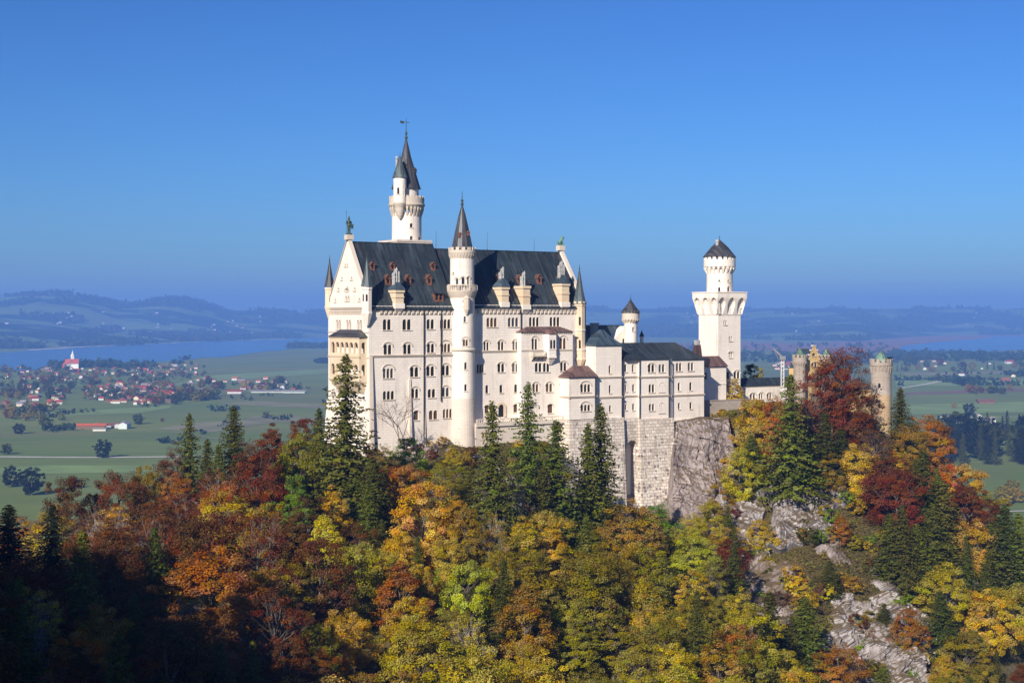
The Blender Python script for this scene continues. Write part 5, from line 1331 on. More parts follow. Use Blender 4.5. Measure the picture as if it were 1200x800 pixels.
for px, vv, k in ((937, vg2 - .5, 1.0), (968.5, vg2 + .5, .9)):
    u = u_at(px, vv); s = dep(u, vv) / F; R_ = 7.0 * s * k; z = lambda y: (HY - y) / F * dep(u, vv)
    mb = MB(); mb.lathe(u, vv, [(R_, -36), (R_, z(428)), (R_ * 1.22, z(424)), (R_ * 1.22, z(418.6)), (R_ * .9, z(418.6))], 24); machic(mb, u, vv, R_, R_ * 1.25, z(429), z(423.6), 16); merlons(mb, u, vv, R_ * 1.25, z(418.7), z(415.4) - z(418.7), 11, .35)
    o = mb.build('turret', M['gate_stone'], gh)
    spire('spire', M['green_cu'], o, u, vv, [(R_ * .95, z(417.5)), (.08, z(407.6))], 10, 0, .8)
M['gate_tan'] = stone('tan_rubble', (.52, .38, .22), (.38, .275, .175), (.28, .22, .17), bw=1.0, bh=.5, contrast=.55, stain=(.30, .2, .13), stain_amt=.6)
# gate tower further right
Yt = 486.0; ut, vt_ = uv_at(1032.5, Yt); s = Yt / F; Rt = 11.7 * s; zt_ = lambda y: (HY - y) / F * (Yt - Rt)
gt = cthing('gate_tower', 'grey and yellow round gate tower with flared battlements and a green copper cap', 'tower', ut, vt_, -42)
drum_wall(gt, ut, vt_, Rt, zt_(463), zt_(428), drum_specs(ut, vt_, Rt, [(1029.4, 1031.8, 449, 454.6, 1, 0)]), M['gate_stone'])
drum_wall(gt, ut, vt_, Rt + .03, -50, zt_(463), drum_specs(ut, vt_, Rt, [(1029.4, 1031.8, 472.4, 478.4, 1, 0), (1030, 1032.4, 497, 502, 1, 0)]), M['gate_tan'])
mb = MB(); Rb = 13.0 * s
machic(mb, ut, vt_, Rt, Rb, zt_(437), zt_(429), 18, 0, .45); mb.lathe(ut, vt_, [(Rt - .1, zt_(430)), (Rb, zt_(428.6)), (Rb, zt_(424.6)), (Rb - .4, zt_(424.6)), (Rb - .4, zt_(428)), (.3, zt_(428))], 28, cap=False); merlons(mb, ut, vt_, Rb, zt_(424.7), zt_(420.6) - zt_(424.7), 13, .4); mb.build('battlement', M['gate_stone'], gt)
spire('spire', M['green_cu'], gt, ut, vt_, [(8.6 * s, zt_(424)), (4.5 * s, zt_(416)), (.1, zt_(411))], 12, 0, 0)
mb = MB(); x = u_at(1039.5, vt_); mb.box(x - .6, x + .5, vt_ - 1.6, vt_ - .8, zt_(428), zt_(419.6)); mb.box(x - .9, x + 1.1, vt_ - 1.7, vt_ - .7, zt_(419.6), zt_(418.6)); mb.build('chimney', M['metal'], gt)
# courtyard retaining wall and upper terrace by the square tower
cw = cthing('courtyard_wall', 'low stone retaining wall of the upper courtyard right of the wing', 'wall', 120, 0, -36)
mb = MB(); a0, a1 = u_at(826, 1), u_at(880, 1); z = z_at(470, a0, 1); mb.box(a0, a1, 1, 12, z - 5, z - 1.2); mb.box(a0, a1, 1, 1.6, z - 1.2, z); mb.box(a0 - .1, a1 + .1, .85, 1.75, z, z + .25); mb.build('wall', M['gate_stone'], cw)
# ---------------------------------------------------------------- trees
def leafmat(name, rough=.6, trans=.3, var=.5):
    m, nt, b = newmat(name)
    oi = N(nt, 'ShaderNodeObjectInfo'); at = N(nt, 'ShaderNodeAttribute', attribute_name='tint')
    hs = N(nt, 'ShaderNodeHueSaturation')
    nt.links.new(oi.outputs['Color'], hs.inputs['Color'])
    # each clump of leaves turns at its own time: greener or redder, paler or deeper
    sp = N(nt, 'ShaderNodeSeparateColor'); nt.links.new(at.outputs['Color'], sp.inputs[0])
    nt.links.new(sp.outputs[0], hs.inputs['Hue']); nt.links.new(sp.outputs[1], hs.inputs['Value']); nt.links.new(sp.outputs[2], hs.inputs['Saturation'])
    nt.links.new(hs.outputs[0], b.inputs['Base Color'])
    b.inputs['Roughness'].default_value = .9; b.inputs['Specular IOR Level'].default_value = .06
    tr = N(nt, 'ShaderNodeBsdfTranslucent'); nt.links.new(hs.outputs[0], tr.inputs['Color'])
    mx = N(nt, 'ShaderNodeMixShader'); mx.inputs[0].default_value = trans
    nt.links.new(b.outputs[0], mx.inputs[1]); nt.links.new(tr.outputs[0], mx.inputs[2])
    nt.links.new(mx.outputs[0], nt.nodes['Material Output'].inputs['Surface'])
    return m
M['leaf'] = leafmat('autumn_leaves', .6, .28)
M['needle'] = leafmat('spruce_needles', .65, .12)
M['bark'] = plainmat('grey_bark', (.15, .12, .10), .9, var=.4, scale=2)
M['bark_pale'] = plainmat('pale_grey_bark', (.30, .27, .25), .9, var=.3, scale=2)

def quadmesh(name, Q, tint, mat):
    n = len(Q)
    me = bpy.data.meshes.new(name)
    me.vertices.add(n * 4); me.vertices.foreach_set('co', np.ascontiguousarray(Q.reshape(-1), np.float32))
    me.loops.add(n * 4); me.loops.foreach_set('vertex_index', np.arange(n * 4, dtype=np.int32))
    me.polygons.add(n); me.polygons.foreach_set('loop_start', np.arange(0, n * 4, 4, dtype=np.int32)); me.polygons.foreach_set('loop_total', np.full(n, 4, np.int32))
    a = me.attributes.new('tint', 'FLOAT_COLOR', 'FACE')
    c = np.ones((n, 4), np.float32); c[:, :3] = tint
    a.data.foreach_set('color', c.ravel())
    me.materials.append(mat); me.update(calc_edges=True)
    return me
def leaves(P, nrm, size, rg, asp=.7):
    """one small leaf face at each point, facing roughly nrm"""
    n = len(P)
    nrm = nrm / np.maximum(1e-6, np.linalg.norm(nrm, axis=1, keepdims=True))
    r = rg.normal(size=(n, 3)); t = np.cross(nrm, r); t /= np.maximum(1e-6, np.linalg.norm(t, axis=1, keepdims=True)); b = np.cross(nrm, t)
    s = size[:, None]
    return np.stack([P - t * s * .5, P + b * s * asp * .5, P + t * s * .5, P - b * s * asp * .5], 1)
def tree_obj(name, me):
    o = bpy.data.objects.new(name, me); col.objects.link(o); return o

def broadleaf(seed, H=18.0, W=13.0, ncl=150, per=145, shape='round', leaf=.36, base=.08, thin=1.0):
    rg = np.random.default_rng(seed)
    cz = H * (base + 1) / 2; rz = H * (1 - base) / 2; rx = W / 2
    C = []
    ph = rg.uniform(0, 6.28, 5)
    while len(C) < ncl:
        d = rg.normal(size=3); d /= np.linalg.norm(d)
        rad = rg.uniform(.35, 1.0) ** .45
        lump = 1 + .16 * math.sin(3 * math.atan2(d[1], d[0]) + ph[0]) + .13 * math.sin(5 * d[2] + ph[1]) + .1 * math.sin(2 * math.atan2(d[1], d[0]) + 4 * d[2] + ph[2])
        z = d[2]
        wz = 1.0 if shape == 'round' else (max(.15, .95 - .62 * (z * .5 + .5)) * 1.25 if shape == 'cone' else max(.3, .55 + .45 * z))
        C.append((d[0] * rad * rx * lump * wz, d[1] * rad * rx * lump * wz, cz + z * rad * rz * (lump * .5 + .5)))
    C = np.array(C)
    Ps, Ns, Ss, Ts = [], [], [], []
    for c in C:
        r = rg.uniform(.85, 1.75) * W / 13
        k = int(per * rg.uniform(.7, 1.3) * thin)
        q = rg.normal(size=(k, 3)); q /= np.linalg.norm(q, axis=1, keepdims=True)
        q *= (rg.uniform(.1, 1, size=(k, 1)) ** .5)
        p = c + q * np.array([r, r, r * .62])
        out = (c - np.array([0, 0, cz - rz * .3])); out /= max(.1, np.linalg.norm(out))
        Ps.append(p); Ns.append(out * .8 + np.array([0, 0, .4]) + q * .5 + rg.normal(size=(k, 3)) * .5)
        Ss.append(rg.uniform(.6, 1.25, k) * leaf)
        hue = rg.normal(0, .011); val = rg.uniform(.72, 1.25); sat = rg.uniform(.85, 1.08)
        Ts.append(np.stack([.5 + hue + rg.normal(0, .008, k), val * rg.uniform(.75, 1.25, k), np.full(k, sat)], 1))
    P = np.concatenate(Ps)
    keep = P[:, 2] > .6
    Q = leaves(P[keep], np.concatenate(Ns)[keep], np.concatenate(Ss)[keep], rg)
    crown = quadmesh('crown', Q, np.concatenate(Ts)[keep], M['leaf'])
    mb = MB(); rr = random.Random(seed)
    tr = .013 * H
    top = Vector((rr.uniform(-.4, .4), rr.uniform(-.4, .4), H * .62))
    mb.tube((0, 0, -1.5), (0, 0, H * .1), tr * 1.35, tr, 8); mb.tube((0, 0, H * .1), top, tr, tr * .45, 8)
    for c in C[:: 4 if thin > .6 else 2]:
        z0 = min(H * .6, max(H * .12, c[2] * rr.uniform(.45, .75)))
        s = Vector((0, 0, 0)).lerp(top, z0 / (H * .62))
        mid = s.lerp(Vector(c), .55) + Vector((0, 0, -.05 * H * rr.random()))
        mb.tube(s, mid, tr * .34, tr * .2, 5); mb.tube(mid, c, tr * .2, .02, 4)
        if thin <= .6:
            for _ in range(6):
                e = Vector(c) + Vector((rr.gauss(0, .8), rr.gauss(0, .8), rr.gauss(.4, .6))); mb.tube(mid.lerp(Vector(c), rr.random()), e, .045, .015, 3)
    me = bpy.data.meshes.new('trunk'); me.from_pydata(mb.v, [], mb.f); me.materials.append(M['bark_pale'] if thin <= .4 else M['bark'])
    return me, crown, H, W
def conifer(seed, H=30.0, W=8.5, dens=1.0, droop=.35, base=.05, ragged=.25):
    rg = np.random.default_rng(seed)
    Ps, Ns, Ss, Ts = [], [], [], []
    z = H * base
    step = H * .0165
    while z < H * .985:
        t = (z - H * base) / (H * (1 - base))
        L = W / 2 * 1.22 * (1 - t) ** .72 * (1 if t > .12 else .7 + 2.5 * t) + .2
        nb = int(rg.integers(6, 9) * dens) + 1
        a0 = rg.uniform(0, 6.28)
        for k in range(nb):
            a = a0 + 6.2832 * k / nb + rg.normal(0, .25); l = L * rg.uniform(1 - ragged * 1.6, 1 + ragged * .7)
            up = .35 * t ** 2
            m_ = max(3, int(l / .42))
            s = (np.arange(m_) + rg.uniform(.2, .9, m_)) / m_
            rr = s * l; zz = z + rg.normal(0, step * .5) + rr * up - droop * l * (s ** 1.2) + .30 * droop * l * s ** 3
            ca, sa = math.cos(a), math.sin(a)
            val = rg.uniform(.7, 1.3); hue = rg.normal(0, .012)
            for side in (-1, 0, 1):
                wd = (.55 * (1 - s * .75) + .12) * min(1.4, .35 + l * .16) * side
                jit = rg.normal(0, .12, (m_, 3))
                p = np.stack([ca * rr - sa * wd, sa * rr + ca * wd, zz - abs(side) * .12], 1) + jit
                nr = np.stack([np.full(m_, ca * .55 - sa * side * .5), np.full(m_, sa * .55 + ca * side * .5), np.full(m_, .65)], 1) + rg.normal(0, .38, (m_, 3))
                Ps.append(p); Ns.append(nr); Ss.append(rg.uniform(.5, .95, m_) * (.95 if side == 0 else .8) * (.55 + .06 * l + H * .006))
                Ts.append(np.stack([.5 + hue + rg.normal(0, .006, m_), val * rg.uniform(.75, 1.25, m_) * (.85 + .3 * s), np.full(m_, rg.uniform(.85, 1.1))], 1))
        z += step * rg.uniform(.75, 1.3)
    tipz = np.linspace(H * .95, H, 8); Ps.append(np.stack([rg.normal(0, .06, 8), rg.normal(0, .06, 8), tipz], 1)); Ns.append(rg.normal(size=(8, 3))); Ss.append(np.full(8, .5)); Ts.append(np.tile([.5, 1, 1], (8, 1)))
    Q = leaves(np.concatenate(Ps), np.concatenate(Ns), np.concatenate(Ss), rg, .55)
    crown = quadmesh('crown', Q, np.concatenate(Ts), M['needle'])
    mb = MB(); mb.tube((0, 0, -1.5), (0, 0, H * .5), H * .014, H * .008, 7); mb.tube((0, 0, H * .5), (0, 0, H * .99), H * .008, .03, 6)
    me = bpy.data.meshes.new('trunk'); me.from_pydata(mb.v, [], mb.f); me.materials.append(M['bark'])
    return me, crown, H, W
BL = [broadleaf(s, **k) for s, k in enumerate([{}, dict(W=14.5, H=17), dict(W=11, H=19), dict(shape='cone', W=13, H=20), dict(W=12.5, H=16, ncl=130), dict(shape='vase', W=15, H=18), dict(W=13.5, H=17.5, ncl=170), dict(W=12, H=18, thin=.75), dict(W=10.5, H=17.5, shape='cone')])]
TW = [broadleaf(40 + s, **k) for s, k in enumerate([dict(thin=.5, leaf=.34, ncl=150), dict(thin=.55, leaf=.34, W=11, H=19, ncl=140), dict(thin=.38, leaf=.32, W=10, H=17, ncl=130)])]
CF = [conifer(70 + s, **k) for s, k in enumerate([{}, dict(W=7.4, droop=.42), dict(W=9.6, droop=.3, dens=.9, ragged=.35), dict(W=8, droop=.25), dict(W=9, H=26, dens=1.1)])]
BU = [broadleaf(90 + s, H=3.6, W=4.4, ncl=60, per=40, leaf=.27, base=.01) for s in range(4)]

TREES = []        # (kind, x, y, z, height, width, colour name, colour)
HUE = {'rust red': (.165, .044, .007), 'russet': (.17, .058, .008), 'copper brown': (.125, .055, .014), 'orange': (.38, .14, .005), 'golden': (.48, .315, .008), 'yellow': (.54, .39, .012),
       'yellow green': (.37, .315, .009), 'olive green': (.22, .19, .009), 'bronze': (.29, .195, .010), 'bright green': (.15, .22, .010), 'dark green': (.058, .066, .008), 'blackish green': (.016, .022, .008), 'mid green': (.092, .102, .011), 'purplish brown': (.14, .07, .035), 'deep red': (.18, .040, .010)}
def put(kind, x, y, H, colour, W=None, proto=None, rnd=random):
    TREES.append(dict(kind=kind, x=x, y=y, z=hgt(x, y), H=H, W=W, col=colour, proto=proto))
def solve_top(px, py, H, y0=170, y1=560, back=False):
    """where on the hill a tree of height H stands whose tip is seen at px, py"""
    Ys = np.arange(y0, y1, 1.0)
    X = (px - 600) / F * Ys
    f = height(X, Ys) + H - (HY - py) / F * Ys
    s = np.where((f[:-1] < 0) & (f[1:] >= 0))[0]
    if len(s) == 0: return None
    k = s[-1] if back else s[0]
    return float(X[k]), float(Ys[k])
def hero(kind, px, top, bot, wpx, colour, proto=None, ylim=(250, 560), H=None):
    """from the picture: tip, visible foot and width in pixels; depth follows from standing on the ground"""
    best = None
    lo, hi = ylim
    for Yt in np.arange(lo, hi, 2.0):
        Ht = (bot - top) / F * Yt
        g = hgt((px - 600) / F * Yt, Yt); zt = (HY - top) / F * Yt
        e = abs(g + Ht - zt)
        if best is None or e < best[0]: best = (e, Yt, zt - g)
    _, Yt, Ht = best
    put(kind, (px - 600) / F * Yt, Yt, Ht, colour, wpx / F * Yt * (1.48 if kind == 'spruce' else 1.0), proto)

# the tall spruces one can tell apart
SPR = 'spruce'
for q in [(405, 414, 606, 64, 'mid green', 2, (330, 395)), (222, 483, 592, 34, 'mid green', 2, (330, 420)), (274, 474, 588, 36, 'dark green', 0, (340, 420)), (243, 512, 590, 26, 'dark green', 1, (330, 400)), (256, 520, 592, 26, 'mid green', 3, (330, 400)),
          (374, 476, 560, 24, 'dark green', 1, (350, 420)), (341, 497, 560, 24, 'dark green', 3, (350, 420)), (437, 536, 640, 44, 'dark green', 4, (330, 380)), (468, 586, 648, 34, 'dark green', 4, (300, 370)), (421, 552, 620, 36, 'mid green', 3, (330, 380)),
          (577, 470, 650, 42, 'mid green', 3, (330, 400)), (619, 447, 622, 46, 'mid green', 2, (340, 410)), (652, 490, 650, 46, 'mid green', 1, (330, 410)), (704, 471, 650, 44, 'dark green', 0, (340, 415)), (689, 494, 650, 40, 'mid green', 1, (340, 415)), (727, 562, 640, 34, 'dark green', 4, (350, 420)),
          (926, 438, 590, 52, 'mid green', 2, (400, 470)), (967, 482, 570, 34, 'dark green', 3, (410, 475)), (985, 500, 570, 30, 'dark green', 1, (410, 475)), (880, 508, 570, 30, 'mid green', 4, (410, 470)), (1055, 453, 540, 28, 'dark green', 0, (430, 500)),
          (1082, 528, 640, 42, 'dark green', 3, (400, 470)), (1106, 560, 660, 40, 'mid green', 1, (400, 470)), (1094, 590, 690, 40, 'mid green', 2, (380, 460)), (1042, 600, 680, 36, 'dark green', 0, (380, 450)), (1074, 612, 690, 36, 'mid green', 1, (370, 450)), (1036, 705, 745, 20, 'dark green', 3, (330, 400)), (1057, 590, 690, 32, 'dark green', 4, (380, 450)),
          (1178, 592, 700, 44, 'dark green', 3, (400, 480)), (1160, 612, 700, 40, 'mid green', 1, (400, 480)), (1194, 600, 710, 40, 'mid green', 0, (400, 480)), (902, 692, 790, 44, 'dark green', 1, (320, 400)), (943, 697, 800, 46, 'mid green', 0, (310, 400)), (886, 716, 790, 34, 'dark green', 3, (320, 400)), (928, 720, 800, 30, 'dark green', 4, (310, 400)), (1101, 690, 770, 40, 'dark green', 2, (330, 420)), (1035, 780, 850, 40, 'mid green', 3, (300, 390)), (972, 655, 700, 24, 'dark green', 4, (380, 430)),
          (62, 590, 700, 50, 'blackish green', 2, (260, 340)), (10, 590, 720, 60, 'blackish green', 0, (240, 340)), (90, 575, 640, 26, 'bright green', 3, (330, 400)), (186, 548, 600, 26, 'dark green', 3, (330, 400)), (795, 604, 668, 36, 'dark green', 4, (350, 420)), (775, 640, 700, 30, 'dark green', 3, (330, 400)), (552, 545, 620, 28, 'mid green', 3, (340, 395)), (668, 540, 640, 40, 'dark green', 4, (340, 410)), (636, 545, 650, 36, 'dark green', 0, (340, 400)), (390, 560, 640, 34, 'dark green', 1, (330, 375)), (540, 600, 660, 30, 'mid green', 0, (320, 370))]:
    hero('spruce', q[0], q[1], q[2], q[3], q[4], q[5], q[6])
# broadleaf trees one can tell apart
for q in [(330, 528, 612, 54, 'yellow green', 3, (340, 400)), (345, 556, 640, 50, 'bright green', 2, (330, 390)), (318, 496, 560, 40, 'russet', 8, (350, 420)), (356, 492, 552, 44, 'russet', 4, (350, 420)), (302, 520, 640, 76, 'rust red', 0, (320, 400)), (262, 560, 660, 60, 'orange', 1, (300, 380)), (200, 540, 610, 60, 'russet', 5, (330, 400)), (140, 548, 620, 66, 'russet', 1, (320, 400)), (80, 562, 640, 60, 'copper brown', 4, (300, 390)), (205, 520, 600, 44, 'purplish brown', 't1', (330, 410)), (170, 545, 600, 44, 'bronze', 6, (330, 400)), (235, 600, 720, 110, 'rust red', 5, (270, 350)), (300, 600, 720, 96, 'rust red', 't0', (270, 360)), (180, 600, 690, 90, 'russet', 't1', (280, 360)), (120, 590, 660, 80, 'copper brown', 't0', (290, 370)), (250, 640, 760, 110, 'orange', 6, (260, 330)),
          (390, 568, 650, 46, 'golden', 8, (320, 375)), (380, 600, 690, 54, 'yellow', 3, (310, 365)), (420, 610, 690, 56, 'copper brown', 7, (310, 365)), (478, 514, 570, 46, 'bright green', 4, (350, 398)), (474, 540, 610, 60, 'orange', 1, (340, 392)), (486, 580, 640, 46, 'golden', 7, (330, 380)), (530, 520, 560, 26, 'yellow', 8, (350, 405)), (526, 538, 600, 44, 'olive green', 7, (340, 398)), (452, 520, 560, 26, 'bronze', 't1', (350, 396)), (536, 580, 640, 40, 'golden', 8, (330, 385)),
          (612, 605, 690, 60, 'golden', 8, (310, 380)), (590, 540, 600, 36, 'russet', 7, (350, 400)), (605, 560, 640, 50, 'purplish brown', 't2', (340, 395)), (578, 600, 680, 40, 'bronze', 't2', (320, 380)), (640, 560, 600, 30, 'golden', 8, (350, 400)), (715, 560, 620, 34, 'russet', 7, (350, 420)), (735, 586, 680, 80, 'bronze', 0, (330, 410)), (768, 590, 660, 56, 'bright green', 2, (340, 420)), (800, 615, 680, 60, 'yellow green', 1, (330, 410)), (835, 590, 650, 50, 'yellow green', 4, (370, 430)), (848, 560, 620, 40, 'bronze', 7, (390, 440)), (852, 630, 700, 50, 'deep red', 7, (350, 410)), (760, 640, 720, 70, 'olive green', 6, (320, 390)),
          (858, 442, 474, 26, 'yellow', 2, (455, 490)), (884, 470, 545, 46, 'golden', 4, (430, 480)), (905, 462, 540, 50, 'orange', 1, (430, 480)), (870, 520, 600, 48, 'yellow green', 0, (410, 460)), (985, 404, 520, 72, 'rust red', 't0', (440, 492)), (950, 430, 520, 44, 'deep red', 't1', (440, 490)), (1000, 450, 530, 56, 'rust red', 7, (440, 488)), (975, 416, 520, 50, 'deep red', 7, (440, 490)), (938, 436, 520, 40, 'copper brown', 6, (440, 490)), (880, 428, 447, 26, 'dark green', 4, (505, 540)), (890, 430, 447, 18, 'yellow green', 2, (505, 540)),
          (1005, 520, 590, 60, 'golden', 5, (410, 470)), (975, 530, 580, 40, 'bronze', 7, (420, 470)), (1025, 500, 560, 40, 'purplish brown', 't1', (430, 482)), (1040, 530, 610, 60, 'rust red', 0, (410, 470)), (1088, 486, 560, 60, 'orange', 6, (420, 500)), (1065, 495, 560, 50, 'bronze', 1, (430, 500)), (1050, 545, 630, 70, 'rust red', 1, (400, 465)), (1125, 540, 610, 60, 'golden', 1, (420, 490)), (1135, 565, 640, 66, 'russet', 0, (410, 480)), (1140, 610, 690, 66, 'golden', 5, (390, 470)), (1110, 545, 600, 46, 'orange', 4, (420, 490)), (1160, 575, 640, 50, 'bronze', 7, (420, 490)), (1080, 610, 660, 36, 'orange', 8, (390, 450)), (1064, 715, 770, 44, 'orange', 4, (330, 400)), (983, 752, 830, 66, 'orange', 1, (290, 370)), (890, 610, 650, 36, 'golden', 4, (390, 440)), (865, 690, 770, 50, 'yellow green', 0, (320, 390)), (985, 600, 640, 26, 'orange', 8, (400, 440)), (1185, 680, 770, 70, 'yellow green', 1, (350, 440)), (1160, 690, 780, 60, 'golden', 6, (340, 430)), (1130, 740, 820, 66, 'bronze', 7, (320, 410))]:
    hero('tree', *q[:4], q[4], q[5], q[6])
# the leafless tree against the palace wall is built apart, further down

TOPX = [-50, 0, 60, 130, 200, 260, 310, 384, 430, 470, 560, 600, 680, 735, 790, 860, 870, 1000, 1046, 1060, 1120, 1160, 1200, 1260]
TOPY = [585, 592, 582, 556, 552, 548, 508, 505, 535, 535, 545, 565, 575, 600, 606, 590, 545, 545, 535, 490, 545, 585, 612, 640]
BARE = [(858, 556), (1000, 548), (1030, 610), (1075, 660), (1100, 720), (1100, 860), (955, 860), (945, 730), (866, 715)]
def tree_screen(t):
    b = proj(t['x'], t['y'], t['z']); s = F / t['y']
    return b[0], b[1] - t['H'] * s, b[1], (t['W'] or t['H'] * .7) * s
rr = random.Random(21)
pts = [(t['x'], t['y'], (t['W'] or 10) * .36) for t in TREES]
cand = []
for _ in range(26000):
    x = rr.uniform(-170, 190); y = rr.uniform(180, 500)
    px = 600 + F * x / y
    if not -70 < px < 1270: continue
    cand.append((x, y, px))
CZ = height(np.array([c[0] for c in cand]), np.array([c[1] for c in cand]))
for (x, y, px), z in zip(cand, CZ):
    z = float(z); pyb = HY - F * z / y
    if pyb < 500 or pyb > 960: continue
    u, v = w2c(x, y)
    if u > -4 and v > -9 and u < 160 and y > 392: continue
    if inside((px, pyb), BARE) or inside((px, pyb - 28), BARE) or inside((px, pyb - 60), BARE) or (780 < px < 862 and pyb < 618) or (728 < px < 792 and pyb < 628): continue
    dark = px < 330 and pyb > 640 + px * .35
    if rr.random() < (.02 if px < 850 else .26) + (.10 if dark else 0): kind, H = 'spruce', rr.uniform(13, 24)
    else: kind, H = 'tree', rr.uniform(11, 19.5)
    W = H * (.38 if kind == 'spruce' else rr.uniform(.62, .82))
    lim = np.interp(px, TOPX, TOPY)
    s = F / y
    if pyb - H * s < lim:
        H2 = (pyb - lim) / s
        if H2 < 5.5: continue
        W *= max(.6, H2 / H); H = H2
    rad = W * .39
    if any((x - a) ** 2 + (y - b) ** 2 < (rad + c) ** 2 for a, b, c in pts): continue
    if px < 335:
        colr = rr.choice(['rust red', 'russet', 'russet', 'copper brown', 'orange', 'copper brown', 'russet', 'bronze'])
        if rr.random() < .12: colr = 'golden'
    elif px < 480: colr = rr.choice(['golden', 'orange', 'bronze', 'yellow green', 'golden', 'russet', 'olive green', 'copper brown', 'yellow'])
    elif px < 850: colr = rr.choice(['yellow green', 'olive green', 'golden', 'yellow green', 'olive green', 'yellow green', 'golden', 'olive green', 'yellow green', 'bronze', 'bronze'])
    else: colr = rr.choice(['golden', 'bronze', 'yellow green', 'orange', 'rust red', 'olive green', 'yellow green', 'bronze'])
    if kind == 'spruce': colr = rr.choice(['dark green', 'mid green', 'dark green'])
    pr = None
    if kind == 'tree':
        if px < 335 and rr.random() < .35: pr = 't%d' % rr.randrange(3)
        elif rr.random() < .06: pr = 't%d' % rr.randrange(3)
    pts.append((x, y, rad)); TREES.append(dict(kind=kind, x=x, y=y, z=z, H=H, W=W, col=colr, proto=pr))
# keep what can be seen: nearest first, a coverage raster of the picture
cov = np.zeros((220, 340), bool)      # 4 px cells from -80, 0
TREES.sort(key=lambda t: t['y'])
kept = []
for t in TREES:
    px, yt, yb, w = tree_screen(t)
    j0, j1 = int(max(0, yt // 4)), int(min(200, yb // 4)); vis = tot = 0; cells = []
    for j in range(j0, j1 + 1):
        f = (j * 4 - yt) / max(1, yb - yt)
        if f > .93: break
        hw = w / 2 * (min(1, f * 1.05 + .05) if t['kind'] == 'spruce' else math.sqrt(max(.05, 1 - (2 * (f / .93) - 1) ** 2)))
        i0, i1 = int((px - hw + 80) // 4), int((px + hw + 80) // 4)
        for i in range(max(0, i0), min(339, i1) + 1):
            if not (20 <= i < 320): continue
            tot += 1; cells.append((j, i)); vis += not cov[j, i]
    if vis < max(5, .09 * (tot or 1)): continue
    for c in cells: cov[c] = True
    t['vis'] = vis; t['px'] = px; t['py'] = (yt * .6 + yb * .4); t['top'] = yt
    kept.append(t)
for kind in ('tree', 'spruce'):
    k = sorted([t for t in kept if t['kind'] == kind], key=lambda t: -t['vis'])
    print('TREES', kind, len(k))
TREES = kept

ORD = ['', 'first', 'second', 'third', 'fourth', 'fifth', 'sixth', 'seventh', 'eighth', 'ninth', 'tenth', 'eleventh', 'twelfth', 'thirteenth', 'fourteenth', 'fifteenth', 'sixteenth', 'seventeenth', 'eighteenth', 'nineteenth']
TENS = {20: ('twenty', 'twentieth'), 30: ('thirty', 'thirtieth'), 40: ('forty', 'fortieth'), 50: ('fifty', 'fiftieth'), 60: ('sixty', 'sixtieth'), 70: ('seventy', 'seventieth')}
def ordinal(n):
    if n < 20: return ORD[n]
    t, u = n // 10 * 10, n % 10
    return TENS[t][1] if u == 0 else TENS[t][0] + '-' + ORD[u]
def label_all(items, key, fmt):
    """items in one look-and-place class are told apart by their order from the left"""
    cl = {}
    for it in items: cl.setdefault(key(it), []).append(it)
    for k, L in cl.items():
        L.sort(key=lambda it: it['px'])
        for i, it in enumerate(L):
            it['label'] = fmt(k) + ('' if len(L) == 1 else (', the leftmost' if i == 0 else (', the rightmost' if i == len(L) - 1 else ', %s from the left' % ordinal(i + 1))))
def where(px, py):
    if px < 330 and py > 665 + (px - 100) * .35: return 'in the dark shade at lower left'
    if px < 215: return 'on the wooded ridge below the farm fields' if py < 620 else 'on the slope under the left ridge'
    if px < 384: return 'on the ridge left of the west gable' if py < 590 else 'on the slope left of the west gable'
    if px < 460: return 'at the foot of the west gable' if py < 600 else ('on the middle slope under the west gable' if py < 690 else 'low on the slope under the west gable')
    if px < 560: return 'at the foot of the stair tower' if py < 600 else ('on the middle slope under the stair tower' if py < 690 else 'low on the slope under the stair tower')
    if px < 665: return 'just under the palace terrace' if py < 600 else ('on the middle slope under the terrace' if py < 690 else 'low on the slope under the terrace')
    if px < 790: return 'at the foot of the masonry arch' if py < 640 else ('on the middle slope under the masonry arch' if py < 710 else 'low on the slope under the masonry arch')
    if px < 865: return 'at the foot of the grey cliff' if py < 660 else 'low on the slope under the grey cliff'
    if px < 1012: return 'in front of the gatehouse' if py < 545 else ('beside the upper pale rock' if py < 660 else 'beside the lower pale rock')
    if px < 1100: return 'beneath the gate tower' if py < 600 else 'on the slope under the gate tower'
    return 'on the right shoulder against the meadow' if py < 640 else 'on the lower right slope'
SIZEW = lambda H: 'tall' if H > 22 else ('small' if H < 11 else 'mid-sized')
def nm(t):
    if t['kind'] == 'spruce': return (t['col'], SIZEW(t['H']), 'spruce', where(t['px'], t['py']))
    return (t['col'], 'half-bare ' if isinstance(t['proto'], str) else '', 'tree', where(t['px'], t['py']))
label_all([t for t in TREES if t['kind'] == 'spruce'], nm, lambda k: '%s %s spruce %s' % (k[1], k[0], k[3]))
label_all([t for t in TREES if t['kind'] == 'tree'], nm, lambda k: '%s %sbroadleaf tree %s' % (k[0], k[1], k[3]))

